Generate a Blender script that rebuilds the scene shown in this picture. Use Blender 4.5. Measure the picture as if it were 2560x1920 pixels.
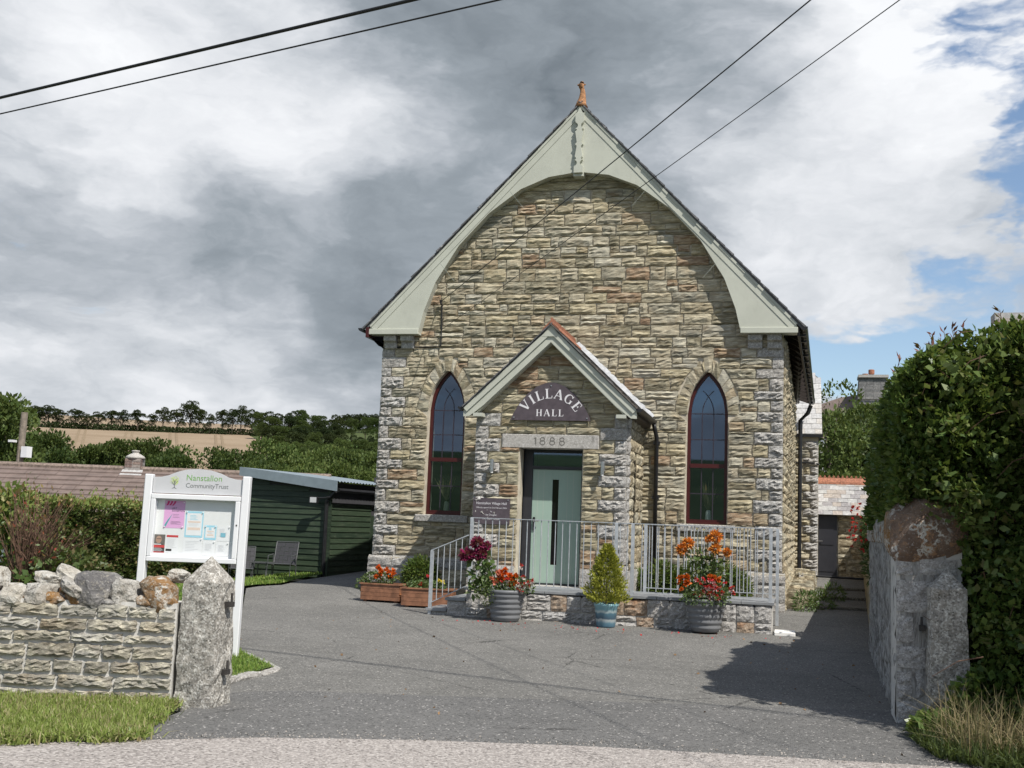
import bpy, bmesh, math, random
import numpy as np
from mathutils import Vector, Matrix
R_ = math.radians
for o in list(bpy.data.objects): bpy.data.objects.remove(o)
sc = bpy.context.scene
COL = sc.collection
# ------------------------------------------------------------------ camera
# world: X runs along the hall front (to the right), Y away from the viewer, Z up; the hall front stands at Y = 21
EYE = Vector((0.0, 0.0, 1.62))
YAW, PITCH, ROLL, FPX = R_(13.8888), R_(7.0489), R_(2.1681), 2822.8
def cam_axes():
    fwd = Vector((-math.sin(YAW)*math.cos(PITCH), math.cos(YAW)*math.cos(PITCH), math.sin(PITCH)))
    right = Vector((math.cos(YAW), math.sin(YAW), 0))
    down = fwd.cross(right)
    r2 = math.cos(ROLL)*right - math.sin(ROLL)*down
    d2 = math.sin(ROLL)*right + math.cos(ROLL)*down
    return r2, d2, fwd
_r, _d, _f = cam_axes()
cam = bpy.data.cameras.new('camera'); camo = bpy.data.objects.new('camera', cam); COL.objects.link(camo)
camo.matrix_world = Matrix(((_r.x, -_d.x, -_f.x, EYE.x), (_r.y, -_d.y, -_f.y, EYE.y), (_r.z, -_d.z, -_f.z, EYE.z), (0, 0, 0, 1)))
cam.sensor_fit = 'HORIZONTAL'; cam.sensor_width = 36.0; cam.lens = 36.0*FPX/2560.0
cam.clip_start = 0.05; cam.clip_end = 9000
sc.camera = camo
# ------------------------------------------------------------------ sun, sky, exposure
LIGHT = Vector((-0.59, 0.47, -1.0)).normalized()          # the way the sunlight travels
sun = bpy.data.lights.new('sun', 'SUN'); suno = bpy.data.objects.new('sun', sun); COL.objects.link(suno)
sun.energy = 4.6; sun.angle = R_(0.55); sun.color = (1.0, 0.955, 0.88)
suno.rotation_euler = LIGHT.to_track_quat('-Z', 'Y').to_euler()
suno.location = (6, -6, 30)
sc.view_settings.view_transform = 'Standard'; sc.view_settings.look = 'None'
sc.view_settings.exposure = 0.3; sc.view_settings.gamma = 1.0; sc.view_settings.use_curve_mapping = False
sc.render.resolution_x = 1024; sc.render.resolution_y = 768

class NT:
    """small helper for node trees"""
    def __init__(s, tree): s.t = tree; s.n = tree.nodes; s.l = tree.links
    def new(s, typ, **kw):
        n = s.n.new(typ)
        for k, v in kw.items(): setattr(n, k, v)
        return n
    def put(s, sock, v):
        if v is None: return
        if isinstance(v, bpy.types.NodeSocket): s.l.new(v, sock)
        else:
            if sock.type == 'RGBA' and not hasattr(v, '__len__'): v = (v, v, v, 1)
            elif sock.type == 'RGBA' and len(v) == 3: v = (*v, 1)
            elif sock.type == 'VECTOR' and not hasattr(v, '__len__'): v = (v, v, v)
            sock.default_value = v
    def math(s, op, a, b=None, c=None, clamp=False):
        n = s.new('ShaderNodeMath', operation=op, use_clamp=clamp)
        for i, v in enumerate((a, b, c)): s.put(n.inputs[i], v)
        return n.outputs[0]
    def vmath(s, op, a, b=None, c=None):
        n = s.new('ShaderNodeVectorMath', operation=op)
        for i, v in enumerate((a, b, c)):
            if v is not None: s.put(n.inputs[i], v)
        return n.outputs[1] if op in ('DOT_PRODUCT', 'LENGTH', 'DISTANCE') else n.outputs[0]
    def scale(s, v, k):
        n = s.new('ShaderNodeVectorMath', operation='MULTIPLY'); s.put(n.inputs[0], v); s.put(n.inputs[1], k); return n.outputs[0]
    def noise(s, vec, scale=5, detail=4, rough=.55, dist=0.0, lac=2.0):
        n = s.new('ShaderNodeTexNoise'); s.put(n.inputs['Vector'], vec)
        n.inputs['Scale'].default_value = scale; n.inputs['Detail'].default_value = detail
        n.inputs['Roughness'].default_value = rough; n.inputs['Distortion'].default_value = dist; n.inputs['Lacunarity'].default_value = lac
        return n.outputs['Fac']
    def voro(s, vec, scale=5, feature='F1', out='Distance', rnd=1.0):
        n = s.new('ShaderNodeTexVoronoi', feature=feature); s.put(n.inputs['Vector'], vec)
        n.inputs['Scale'].default_value = scale; n.inputs['Randomness'].default_value = rnd
        return n.outputs[out]
    def ramp(s, fac, stops, interp='LINEAR'):
        n = s.new('ShaderNodeValToRGB'); s.put(n.inputs[0], fac); cr = n.color_ramp; cr.interpolation = interp
        while len(cr.elements) < len(stops): cr.elements.new(.5)
        for e, (p, c) in zip(cr.elements, stops):
            e.position = p; e.color = (c, c, c, 1) if not hasattr(c, '__len__') else (*c, 1)
        return n.outputs[0]
    def mix(s, f, a, b, mode='MIX'):
        n = s.new('ShaderNodeMix', data_type='RGBA', blend_type=mode)
        s.put(n.inputs[0], f); s.put(n.inputs[6], a); s.put(n.inputs[7], b); return n.outputs[2]
    def mixf(s, f, a, b):
        n = s.new('ShaderNodeMix', data_type='FLOAT'); s.put(n.inputs[0], f); s.put(n.inputs[2], a); s.put(n.inputs[3], b); return n.outputs[0]
    def step(s, v, lo, hi):
        n = s.new('ShaderNodeMapRange', clamp=True); s.put(n.inputs[0], v); s.put(n.inputs[1], lo); s.put(n.inputs[2], hi)
        n.interpolation_type = 'SMOOTHSTEP'; return n.outputs[0]
    def bump(s, h, strength=.5, dist=.02, normal=None):
        n = s.new('ShaderNodeBump'); s.put(n.inputs['Height'], h); n.inputs['Strength'].default_value = strength
        n.inputs['Distance'].default_value = dist; s.put(n.inputs['Normal'], normal); return n.outputs[0]
    def pos(s): return s.new('ShaderNodeNewGeometry').outputs['Position']
    def obj(s): return s.new('ShaderNodeTexCoord').outputs['Object']
    def rnd(s):
        """a random number for each object and each loose piece of a mesh"""
        a = s.new('ShaderNodeObjectInfo').outputs['Random']; b = s.new('ShaderNodeNewGeometry').outputs['Random Per Island']
        return s.math('FRACT', s.math('ADD', a, s.math('MULTIPLY', b, 7.31)))

# world: a Nishita blue sky with one continuous field of broken cloud in front of it
world = bpy.data.worlds.new('World'); sc.world = world; world.use_nodes = True
W = NT(world.node_tree)
for n in list(W.n): W.n.remove(n)
sky = W.new('ShaderNodeTexSky', sky_type='NISHITA'); sky.sun_disc = False
_toS = -LIGHT
sky.sun_elevation = math.asin(_toS.z); sky.sun_rotation = math.atan2(_toS.x, _toS.y)
sky.air_density = 1.0; sky.dust_density = 0.6; sky.ozone_density = 1.2
gen = W.new('ShaderNodeTexCoord').outputs['Generated']
dirv = W.vmath('NORMALIZE', gen)
sep = W.new('ShaderNodeSeparateXYZ'); W.l.new(dirv, sep.inputs[0])
def blob(az, el, size, amt):
    """a soft bank of cloud (amt > 0) or a clearing (amt < 0) round a compass direction"""
    c = (-math.sin(R_(az))*math.cos(R_(el)), math.cos(R_(az))*math.cos(R_(el)), math.sin(R_(el)))
    d = W.vmath('DISTANCE', warp, c)
    g = W.math('POWER', math.e, W.math('MULTIPLY', W.math('MULTIPLY', d, d), -1.0/(size*size)))
    return W.math('MULTIPLY', g, amt)
# one field of cumulus all round: rounded billows on large soft banks, flattened by distance from overhead
flatv = W.scale(dirv, (1.0, 1.0, 2.1))
wv = W.new('ShaderNodeTexNoise'); W.put(wv.inputs['Vector'], flatv); wv.inputs['Scale'].default_value = 4.0; wv.inputs['Detail'].default_value = 6; wv.inputs['Roughness'].default_value = .58
wcol = W.vmath('SUBTRACT', wv.outputs['Color'], (.5, .5, .5))
warp = W.vmath('ADD', dirv, W.scale(wcol, (.34, .34, .17)))
q1 = W.vmath('ADD', flatv, W.scale(wcol, (.22, .22, .22)))
def billow(vec, scale, octaves=4):
    """rounded heads: folded noise summed over a few octaves"""
    v = None; amp = .5
    for k in range(octaves):
        f = W.math('SUBTRACT', W.math('MULTIPLY', W.noise(W.vmath('ADD', vec, (k*3.1, k*1.7, k*2.3)), scale*2**k, 1, .5), 2.0), 1.0)
        f = W.math('SQRT', W.math('ADD', W.math('MULTIPLY', f, f), .012))
        f = W.math('MULTIPLY', f, amp); v = f if v is None else W.math('ADD', v, f); amp *= .56
    return W.math('SUBTRACT', 1.0, W.math('MULTIPLY', v, 2.2))       # low on the bright heads, high in the creases
puff = billow(W.vmath('ADD', q1, (2.3, .7, 5.1)), 6.5)               # 0 at the crown of a billow
big_ = W.noise(W.vmath('ADD', flatv, (7.7, 3.1, 1.9)), 2.1, 3, .5, .3)
fine_ = W.noise(W.vmath('ADD', q1, (1.1, 9.3, 4.4)), 9.0, 9, .62, .3)
def total(base, terms):
    v = base
    for t in terms: v = W.math('ADD', v, t)
    return v
cover = total(W.math('ADD', W.math('MULTIPLY', big_, .9), W.math('SUBTRACT', W.math('MULTIPLY', fine_, .55), W.math('MULTIPLY', puff, .5))),
              [blob(-6.5, 8.2, .075, -.60), blob(-3, 7.5, .05, -.25), blob(-11, 15, .05, -.34), blob(-11.5, 20.5, .05, -.24), blob(19, 17, .42, .50), W.math('MULTIPLY', W.math('SUBTRACT', 1.0, W.step(sep.outputs[2], .03, .11)), .45)])
cov = W.step(cover, .36, .56)
thick = total(W.math('ADD', W.math('MULTIPLY', big_, .55), W.math('ADD', W.math('MULTIPLY', puff, .30), W.math('MULTIPLY', fine_, .44))),
              [blob(13, 23, .16, .38), blob(8, 21, .09, .14), blob(30, 12.8, .085, .32), blob(38, 13.5, .09, .24), blob(22, 10.5, .075, .30), blob(20, 15, .06, .08), blob(18, 27, .10, .10),
               blob(33, 20, .11, -.30), blob(25, 19, .07, -.22), blob(-2, 17, .16, -.26), blob(-8, 25, .12, -.22), blob(34, 26, .12, -.12), blob(28, 6.5, .10, -.14), blob(40, 7, .10, -.12)])
ccol = W.ramp(W.math('MULTIPLY', thick, .84), [(.22, (.90, .915, .94)), (.38, (.76, .78, .815)), (.50, (.61, .64, .68)), (.61, (.455, .49, .535)), (.75, (.305, .345, .385)), (1.0, (.165, .195, .225))])
bg1 = W.new('ShaderNodeBackground'); W.l.new(sky.outputs[0], bg1.inputs[0]); bg1.inputs[1].default_value = 0.115
bg2 = W.new('ShaderNodeBackground'); W.l.new(ccol, bg2.inputs[0]); bg2.inputs[1].default_value = 0.87
mx = W.new('ShaderNodeMixShader'); W.l.new(cov, mx.inputs[0]); W.l.new(bg1.outputs[0], mx.inputs[1]); W.l.new(bg2.outputs[0], mx.inputs[2])
wo = W.new('ShaderNodeOutputWorld'); W.l.new(mx.outputs[0], wo.inputs[0])
# ------------------------------------------------------------------ materials
def newmat(name):
    m = bpy.data.materials.new(name); m.use_nodes = True
    n = NT(m.node_tree)
    for x in list(n.n): n.n.remove(x)
    out = n.new('ShaderNodeOutputMaterial'); b = n.new('ShaderNodeBsdfPrincipled'); n.l.new(b.outputs[0], out.inputs[0])
    return m, n, b
def setb(n, b, col=None, rough=None, normal=None, metal=None, spec=None):
    n.put(b.inputs['Base Color'], col); n.put(b.inputs['Roughness'], rough); n.put(b.inputs['Normal'], normal)
    n.put(b.inputs['Metallic'], metal)
    if spec is not None: b.inputs['Specular IOR Level'].default_value = spec
def plain(name, col, rough=.6, metal=0., var=.08, scale=6, bump=0.0, bscale=60, spec=.4, dirt=0.0):
    m, n, b = newmat(name)
    p = n.pos(); f = n.noise(p, scale, 5, .6)
    c = n.mix(n.step(f, .3, .7), tuple(x*(1-var) for x in col), tuple(min(1, x*(1+var)) for x in col))
    if dirt:
        g = n.step(n.noise(n.scale(p, (1, 1, .35)), 9, 6, .65), .5, .8)
        c = n.mix(n.math('MULTIPLY', g, dirt), c, (.16, .15, .12))
    nm = n.bump(n.noise(p, bscale, 3, .6), bump, .01) if bump else None
    setb(n, b, c, n.mixf(f, rough*.9, min(1, rough*1.1)), nm, metal, spec)
    return m
def stone(name, palette, streak=(3, 3, 34), lich=.25, bump=.9, bdist=.02, dark=.55, grime=(.10, .09, .07)):
    """bedded killas: a colour for each stone, bedding streaks, pale lichen, dark weathering"""
    m, n, b = newmat(name)
    r = n.rnd(); p = n.pos()
    comb = n.new('ShaderNodeCombineXYZ'); n.l.new(n.math('MULTIPLY', r, 37.0), comb.inputs[0]); n.l.new(n.math('MULTIPLY', r, 11.0), comb.inputs[2])
    q = n.vmath('ADD', p, comb.outputs[0])
    base = n.ramp(r, palette, 'CONSTANT')
    lay = n.noise(n.scale(q, streak), 1.0, 7, .66, .3)
    big = n.noise(q, 3.2, 4, .6)
    base = n.mix(n.step(big, .45, .75), base, n.mix(.55, base, (.34, .24, .13)))
    c = n.mix(n.step(lay, .42, .66), n.mix(dark, base, (.06, .05, .033)), n.mix(.42, base, (.70, .64, .48)))
    c = n.mix(n.math('MULTIPLY', n.step(n.noise(q, 26, 5, .7), .6, .74), lich), c, (.64, .60, .48))
    c = n.mix(n.math('MULTIPLY', n.step(n.noise(p, 1.3, 5, .65), .56, .8), .25), c, grime)
    fine = n.noise(n.scale(q, (1, 1, 2.2)), 70, 5, .75)
    c = n.mix(n.math('MULTIPLY', n.step(fine, .52, .68), .28), c, (.05, .044, .03))
    h = n.math('ADD', n.math('MULTIPLY', lay, .60), n.math('MULTIPLY', fine, .50))
    setb(n, b, c, .9, n.bump(h, bump, bdist), spec=.2)
    return m
def granite(name, base, dark, light, lich=.2, bump=.8, stain=None, scale=1.0):
    m, n, b = newmat(name)
    r = n.rnd(); p = n.pos()
    comb = n.new('ShaderNodeCombineXYZ'); n.l.new(n.math('MULTIPLY', r, 29.0), comb.inputs[1])
    q = n.vmath('ADD', p, comb.outputs[0])
    sp = n.voro(q, 95*scale, out='Color'); s1 = n.new('ShaderNodeSeparateColor'); n.l.new(sp, s1.inputs[0])
    c = n.ramp(s1.outputs[0], [(0, dark), (.20, base), (.62, base), (.80, light), (1, light)])
    mid = n.noise(q, 24*scale, 6, .75)
    c = n.mix(n.step(mid, .40, .66), n.mix(.55, c, dark), n.mix(.12, c, light))
    c = n.mix(n.math('MULTIPLY', r, .30), c, n.mix(.6, c, (.36, .30, .24)))
    blot = n.noise(q, 5.5*scale, 6, .72, .3)
    c = n.mix(n.math('MULTIPLY', n.step(blot, .55, .68), lich), c, (.62, .61, .57))
    c = n.mix(n.math('MULTIPLY', n.step(n.noise(n.vmath('ADD', q, (4, 4, 4)), 4.0*scale, 6, .7, .2), .56, .70), .55), c, (.115, .11, .10))
    if stain: c = n.mix(n.math('MULTIPLY', n.step(n.noise(n.vmath('ADD', q, (7, 1, 3)), 3.0, 4, .6), .52, .64), .8), c, stain)
    h = n.math('ADD', n.math('MULTIPLY', mid, .6), n.math('MULTIPLY', n.noise(q, 9*scale, 5, .65), .9))
    setb(n, b, c, .88, n.bump(h, bump, .025), spec=.25)
    return m
KPAL = [(0, (.40, .345, .235)), (.09, (.50, .44, .315)), (.17, (.25, .225, .155)), (.25, (.54, .48, .355)), (.34, (.43, .385, .29)), (.42, (.34, .32, .245)), (.50, (.47, .405, .265)), (.58, (.29, .255, .18)),
        (.66, (.55, .515, .415)), (.74, (.42, .325, .215)), (.80, (.38, .35, .27)), (.87, (.36, .24, .155)), (.92, (.48, .455, .38)), (.96, (.27, .26, .215))]
M = {}
M['killas'] = stone('slatestone', KPAL, bump=.8, dark=.36, streak=(4, 4, 26))
M['killas_porch'] = stone('slatestone_porch', [(0, (.35, .31, .205)), (.2, (.42, .37, .255)), (.4, (.28, .25, .165)), (.55, (.385, .34, .23)), (.7, (.31, .195, .12)), (.82, (.42, .385, .28)), (.92, (.24, .15, .10))], bump=.8, dark=.36, streak=(4, 4, 26))
M['killas_low'] = stone('garden_wall_stone', [(0, (.44, .415, .36)), (.2, (.52, .50, .445)), (.4, (.36, .335, .285)), (.6, (.48, .445, .37)), (.8, (.53, .515, .475))], streak=(9, 9, 17), lich=.9, dark=.42, bump=1.0, bdist=.025)
M['rubble'] = stone('rubble_side', [(0, (.40, .33, .22)), (.3, (.44, .385, .27)), (.6, (.34, .29, .20)), (.8, (.45, .42, .33))], streak=(9, 9, 16), lich=.35)
M['granite'] = granite('granite_quoin', (.40, .385, .36), (.13, .125, .12), (.62, .61, .585), lich=.55)
M['granite_new'] = granite('granite_block', (.44, .43, .415), (.19, .185, .18), (.62, .61, .60), lich=.3)
M['granite_brown'] = granite('granite_brown', (.36, .27, .19), (.16, .11, .08), (.50, .42, .34), lich=.1, stain=(.30, .17, .10))
M['granite_pier'] = granite('granite_pier', (.38, .355, .315), (.10, .095, .085), (.68, .66, .61), lich=.35, bump=1.0, scale=.75)
M['lintel'] = granite('granite_lintel', (.46, .44, .41), (.25, .24, .225), (.60, .59, .57), lich=0.0, bump=.25)
def boulder():
    m, n, b = newmat('quartz_boulder')
    r = n.rnd(); p = n.pos()
    comb = n.new('ShaderNodeCombineXYZ'); n.l.new(n.math('MULTIPLY', r, 17.0), comb.inputs[0]); q = n.vmath('ADD', p, comb.outputs[0])
    base = n.ramp(r, [(0, (.56, .53, .47)), (.22, (.17, .165, .16)), (.42, (.50, .47, .42)), (.58, (.24, .22, .20)), (.72, (.62, .60, .55)), (.86, (.33, .19, .09))], 'CONSTANT')
    v = n.noise(q, 6.5, 6, .65, 1.2)
    c = n.mix(n.step(v, .48, .58), base, n.mix(.5, base, (.70, .68, .63)))
    c = n.mix(n.math('MULTIPLY', n.step(n.noise(n.vmath('ADD', q, (3, 3, 3)), 9, 6, .7, .5), .55, .68), .8), c, (.11, .10, .09))
    c = n.mix(n.math('MULTIPLY', n.step(n.noise(n.vmath('ADD', q, (9, 3, 1)), 4, 5, .6), .56, .66), .55), c, (.42, .22, .08))
    w = n.math('ABSOLUTE', n.math('SUBTRACT', n.noise(n.vmath('ADD', q, (1, 8, 2)), 3.2, 3, .5, .8), .5))
    c = n.mix(n.step(w, .03, .0), c, (.72, .70, .66))
    setb(n, b, c, .85, n.bump(n.math('ADD', v, n.math('MULTIPLY', n.noise(q, 60, 4, .7), .4)), .8, .03), spec=.25)
    return m
M['boulder'] = boulder()
M['mortar'] = plain('mortar', (.50, .45, .36), .95, var=.18, scale=5, bump=.5, bscale=90, spec=.1)
M['mortar_grey'] = plain('mortar_grey', (.52, .505, .475), .95, var=.12, scale=7, bump=.5, bscale=80, spec=.1)
def roughcast():
    m, n, b = newmat('rough_rendered_rubble')
    p = n.pos(); q = n.scale(p, (14, 7, 3.2))
    a = n.noise(q, 1.0, 6, .7, .8); g = n.noise(n.scale(p, (30, 30, 12)), 1.0, 5, .7)
    c = n.mix(n.step(a, .35, .62), (.17, .16, .15), (.42, .41, .39))
    c = n.mix(n.math('MULTIPLY', n.step(g, .5, .7), .5), c, (.56, .55, .53))
    setb(n, b, c, .95, n.bump(n.math('ADD', a, n.math('MULTIPLY', g, .5)), 1.0, .05), spec=.1)
    return m
M['roughcast'] = roughcast()
M['paint'] = plain('sage_white_paint', (.485, .495, .425), .45, var=.05, scale=2.2, dirt=.14)
M['paint_dull'] = plain('grey_green_paint', (.40, .44, .395), .45, var=.05, scale=2, dirt=.08)
def slate(name, pal, rough=.6, lich=.55, spec=.4):
    m, n, b = newmat(name)
    r = n.rnd(); p = n.pos(); c = n.ramp(r, pal, 'CONSTANT')
    f = n.noise(p, 14, 6, .7); c = n.mix(n.step(f, .38, .7), n.mix(.35, c, (.09, .085, .085)), n.mix(.15, c, (.66, .65, .63)))
    c = n.mix(n.math('MULTIPLY', n.step(n.noise(p, 5, 6, .75, .4), .56, .68), lich), c, (.60, .59, .57))
    setb(n, b, c, rough, n.bump(n.noise(p, 45, 5, .65), .35, .01), spec=spec)
    return m
M['slate'] = slate('old_slate', [(0, (.33, .33, .33)), (.2, (.42, .42, .41)), (.38, (.36, .31, .27)), (.55, (.46, .45, .44)), (.7, (.28, .265, .27)), (.85, (.40, .345, .295))])
M['slate_mid'] = slate('mid_slate', [(0, (.12, .12, .12)), (.25, (.165, .16, .155)), (.5, (.15, .125, .105)), (.75, (.19, .18, .17))], 1.0, .18, 0.0)
M['slate_pale'] = slate('pale_slate', [(0, (.50, .495, .49)), (.3, (.56, .555, .545)), (.6, (.45, .445, .44)), (.85, (.52, .49, .45))])
M['slate_dark'] = slate('dark_slate', [(0, (.07, .075, .085)), (.4, (.10, .10, .11)), (.7, (.055, .058, .065))])
M['slate_slab'] = plain('slate_paving', (.235, .245, .255), .55, var=.14, scale=5, bump=.25, bscale=25)
M['terracotta'] = plain('terracotta', (.30, .125, .075), .8, var=.35, scale=22, bump=.4, bscale=60, dirt=.35)
M['terra_lichen'] = plain('lichened_terracotta', (.34, .165, .075), .8, var=.4, scale=26, bump=.5, bscale=70, dirt=.2)
M['roof_tile'] = plain('brown_roof_tile', (.165, .125, .110), .85, var=.16, scale=3, bump=.3, bscale=40, dirt=.3)
M['lead'] = plain('lead_flashing', (.36, .37, .39), .6, var=.2, scale=12, bump=.3, bscale=30)
M['black'] = plain('black_plastic', (.018, .018, .02), .38, var=.2)
M['blackwood'] = plain('dark_stained_wood', (.035, .026, .021), .6, var=.3, scale=12)
M['anthracite'] = plain('anthracite_frame', (.03, .031, .038), .38, var=.05)
M['oxblood'] = plain('oxblood_frame', (.055, .010, .010), .32, var=.08)
M['door_green'] = plain('sage_green_door', (.30, .405, .345), .38, var=.03, scale=1.5)
M['galv'] = plain('galvanised_steel', (.44, .465, .49), .5, metal=.35, var=.14, scale=14)
M['steel'] = plain('brushed_steel', (.55, .55, .55), .28, metal=.9, var=.08)
M['white_paint'] = plain('white_powder_coat', (.74, .745, .76), .35, var=.02)
M['silver'] = plain('silver_panel', (.52, .525, .54), .4, var=.03)
M['white'] = plain('white_card', (.78, .78, .77), .6, var=.02)
M['iron'] = plain('rusty_iron', (.04, .036, .033), .7, var=.3, scale=30)
M['grey_plastic'] = plain('grey_plastic_pot', (.165, .17, .18), .5, var=.06, scale=4)
M['cedar'] = plain('stained_planter_wood', (.235, .11, .062), .6, var=.28, scale=9, bump=.2, bscale=30)
M['soil'] = plain('soil', (.05, .035, .025), .95, var=.3, scale=30, bump=.6, bscale=60)
M['pole_wood'] = plain('pole_wood', (.22, .185, .15), .85, var=.25, scale=8)
M['cable'] = plain('black_cable', (.015, .015, .016), .5)
M['render_white'] = plain('white_render', (.76, .75, .72), .85, var=.04)
M['brick_dull'] = slate('chimney_brick', [(0, (.23, .15, .12)), (.25, (.30, .25, .22)), (.5, (.19, .12, .10)), (.75, (.34, .31, .29))], .9)
M['bldg_stone'] = slate('chimney_slatestone', [(0, (.17, .17, .17)), (.3, (.22, .215, .21)), (.6, (.13, .13, .13)), (.85, (.26, .25, .24))], .9)
M['shed'] = None
def shedwood():
    m, n, b = newmat('dark_green_boards')
    r = n.rnd(); p = n.pos(); g = n.noise(n.scale(p, (2.5, 2.5, 40)), 1.0, 5, .6)
    c = n.mix(r, (.020, .034, .021), (.036, .056, .032)); c = n.mix(n.step(g, .45, .75), c, (.055, .075, .045))
    c = n.mix(n.math('MULTIPLY', n.step(n.noise(p, 2.2, 4, .6), .55, .8), .4), c, (.10, .11, .085))
    setb(n, b, c, .55, n.bump(g, .3, .01), spec=.35)
    return m
M['shed'] = shedwood()
M['tin'] = plain('blue_grey_sheet_metal', (.235, .285, .32), .42, metal=.15, var=.07)
M['felt'] = plain('dark_felt', (.05, .05, .056), .8)
M['timber'] = plain('plain_timber', (.36, .25, .15), .75, var=.2, scale=9)
M['weave'] = plain('dark_woven_seat', (.035, .035, .04), .6, var=.4, scale=60)
M['chair_metal'] = plain('grey_painted_tube', (.11, .115, .12), .4, metal=.3)
def glass():
    m = bpy.data.materials.new('window_glass'); m.use_nodes = True; n = NT(m.node_tree)
    for x in list(n.n): n.n.remove(x)
    out = n.new('ShaderNodeOutputMaterial')
    lw = n.new('ShaderNodeLayerWeight'); lw.inputs[0].default_value = .5
    f = n.math('ADD', n.math('MULTIPLY', n.math('POWER', lw.outputs['Facing'], 4.0), .8), .17, clamp=True)
    t = n.new('ShaderNodeBsdfTransparent'); t.inputs[0].default_value = (.52, .60, .60, 1)
    g = n.new('ShaderNodeBsdfGlossy'); g.inputs['Roughness'].default_value = .015; g.inputs[0].default_value = (.58, .74, 1.0, 1)
    mxs = n.new('ShaderNodeMixShader'); n.l.new(f, mxs.inputs[0]); n.l.new(t.outputs[0], mxs.inputs[1]); n.l.new(g.outputs[0], mxs.inputs[2])
    n.l.new(mxs.outputs[0], out.inputs[0]); return m
M['glass'] = glass()
def clear_glass():
    m = glass(); m.name = 'clear_sheet'
    for x in m.node_tree.nodes:
        if x.type == 'BSDF_TRANSPARENT': x.inputs[0].default_value = (.97, .98, .98, 1)
        if x.type == 'MATH' and x.operation == 'ADD': x.inputs[1].default_value = .035
    return m
M['black_glass'] = plain('black_glass', (.006, .006, .007), .06, spec=.5)
M['glaze_bar'] = plain('glazing_bar', (.035, .028, .04), .4)
M['room'] = plain('dim_interior', (.045, .043, .042), .9)  # near-black; the dimness of the unlit room is put into this colour
M['sill_in'] = plain('inner_sill', (.55, .62, .62), .5)
def tarmac(name, lo, hi, chips, chipcol, scale=1.0, streaky=.0, cracks=.8):
    m, n, b = newmat(name)
    p = n.pos(); big = n.noise(n.scale(p, (1, .8, 1)), .55, 6, .6); mid = n.noise(p, 4.2, 6, .7)
    c = n.mix(n.step(n.math('ADD', n.math('MULTIPLY', big, .65), n.math('MULTIPLY', mid, .35)), .34, .66), lo, hi)
    ag = n.voro(p, 75*scale, out='Color'); sg = n.new('ShaderNodeSeparateColor'); n.l.new(ag, sg.inputs[0])
    c = n.mix(n.ramp(sg.outputs[0], [(0, .85), (.22, .35), (.5, 0), (1, 0)]), c, tuple(x*.32 for x in lo))
    c = n.mix(n.math('MULTIPLY', n.math('GREATER_THAN', sg.outputs[1], 1-chips), .8), c, chipcol)
    fine = n.noise(p, 190, 3, .7); c = n.mix(n.math('MULTIPLY', n.step(fine, .5, .75), .3), c, chipcol)
    if streaky:
        st = n.noise(n.scale(p, (.25, 1.5, 1)), 1.6, 6, .65, .4); c = n.mix(n.math('MULTIPLY', n.step(st, .5, .72), streaky), c, tuple(x*.5 for x in lo))
    ce = n.voro(p, .42, 'DISTANCE_TO_EDGE')
    wob = n.math('ADD', ce, n.math('MULTIPLY', n.math('SUBTRACT', n.noise(p, 9, 4, .7), .5), .05))
    crack = n.math('MULTIPLY', n.step(n.math('ABSOLUTE', wob), .006, .001), n.step(n.noise(p, .6, 3, .5), .50, .60))
    c = n.mix(n.math('MULTIPLY', crack, cracks), c, tuple(x*.25 for x in lo))
    oil = n.step(n.noise(n.vmath('ADD', p, (3.3, 8.1, 0)), 1.1, 5, .6), .62, .78); c = n.mix(n.math('MULTIPLY', oil, .35), c, tuple(x*.45 for x in lo))
    d = n.voro(p, 75*scale)
    setb(n, b, c, .92, n.bump(n.math('ADD', n.math('MULTIPLY', d, -1.0), n.math('MULTIPLY', fine, .3)), .55, .012), spec=.25)
    return m
M['forecourt'] = tarmac('worn_tarmac', (.140, .137, .129), (.195, .190, .178), .030, (.42, .40, .37), 1.0, .22)
M['apron'] = tarmac('newer_tarmac', (.118, .117, .114), (.160, .157, .152), .022, (.44, .42, .40), .9, .12)
M['road'] = tarmac('surface_dressed_road', (.285, .258, .240), (.345, .315, .293), .22, (.47, .435, .405), .8, .0)
M['lane'] = tarmac('lane_concrete', (.12, .112, .092), (.185, .17, .14), .03, (.36, .34, .30), .8, .35)
def grassground(name, a, bcol, dry):
    m, n, b = newmat(name); p = n.pos()
    c = n.mix(n.step(n.noise(p, 3.0, 6, .65), .35, .65), a, bcol); c = n.mix(n.math('MULTIPLY', n.step(n.noise(p, 7, 5, .7), .55, .72), .6), c, dry)
    setb(n, b, c, .95, n.bump(n.noise(p, 90, 4, .7), .8, .03), spec=.1); return m
M['turf'] = grassground('turf', (.06, .10, .022), (.11, .16, .045), (.22, .17, .09))
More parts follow.
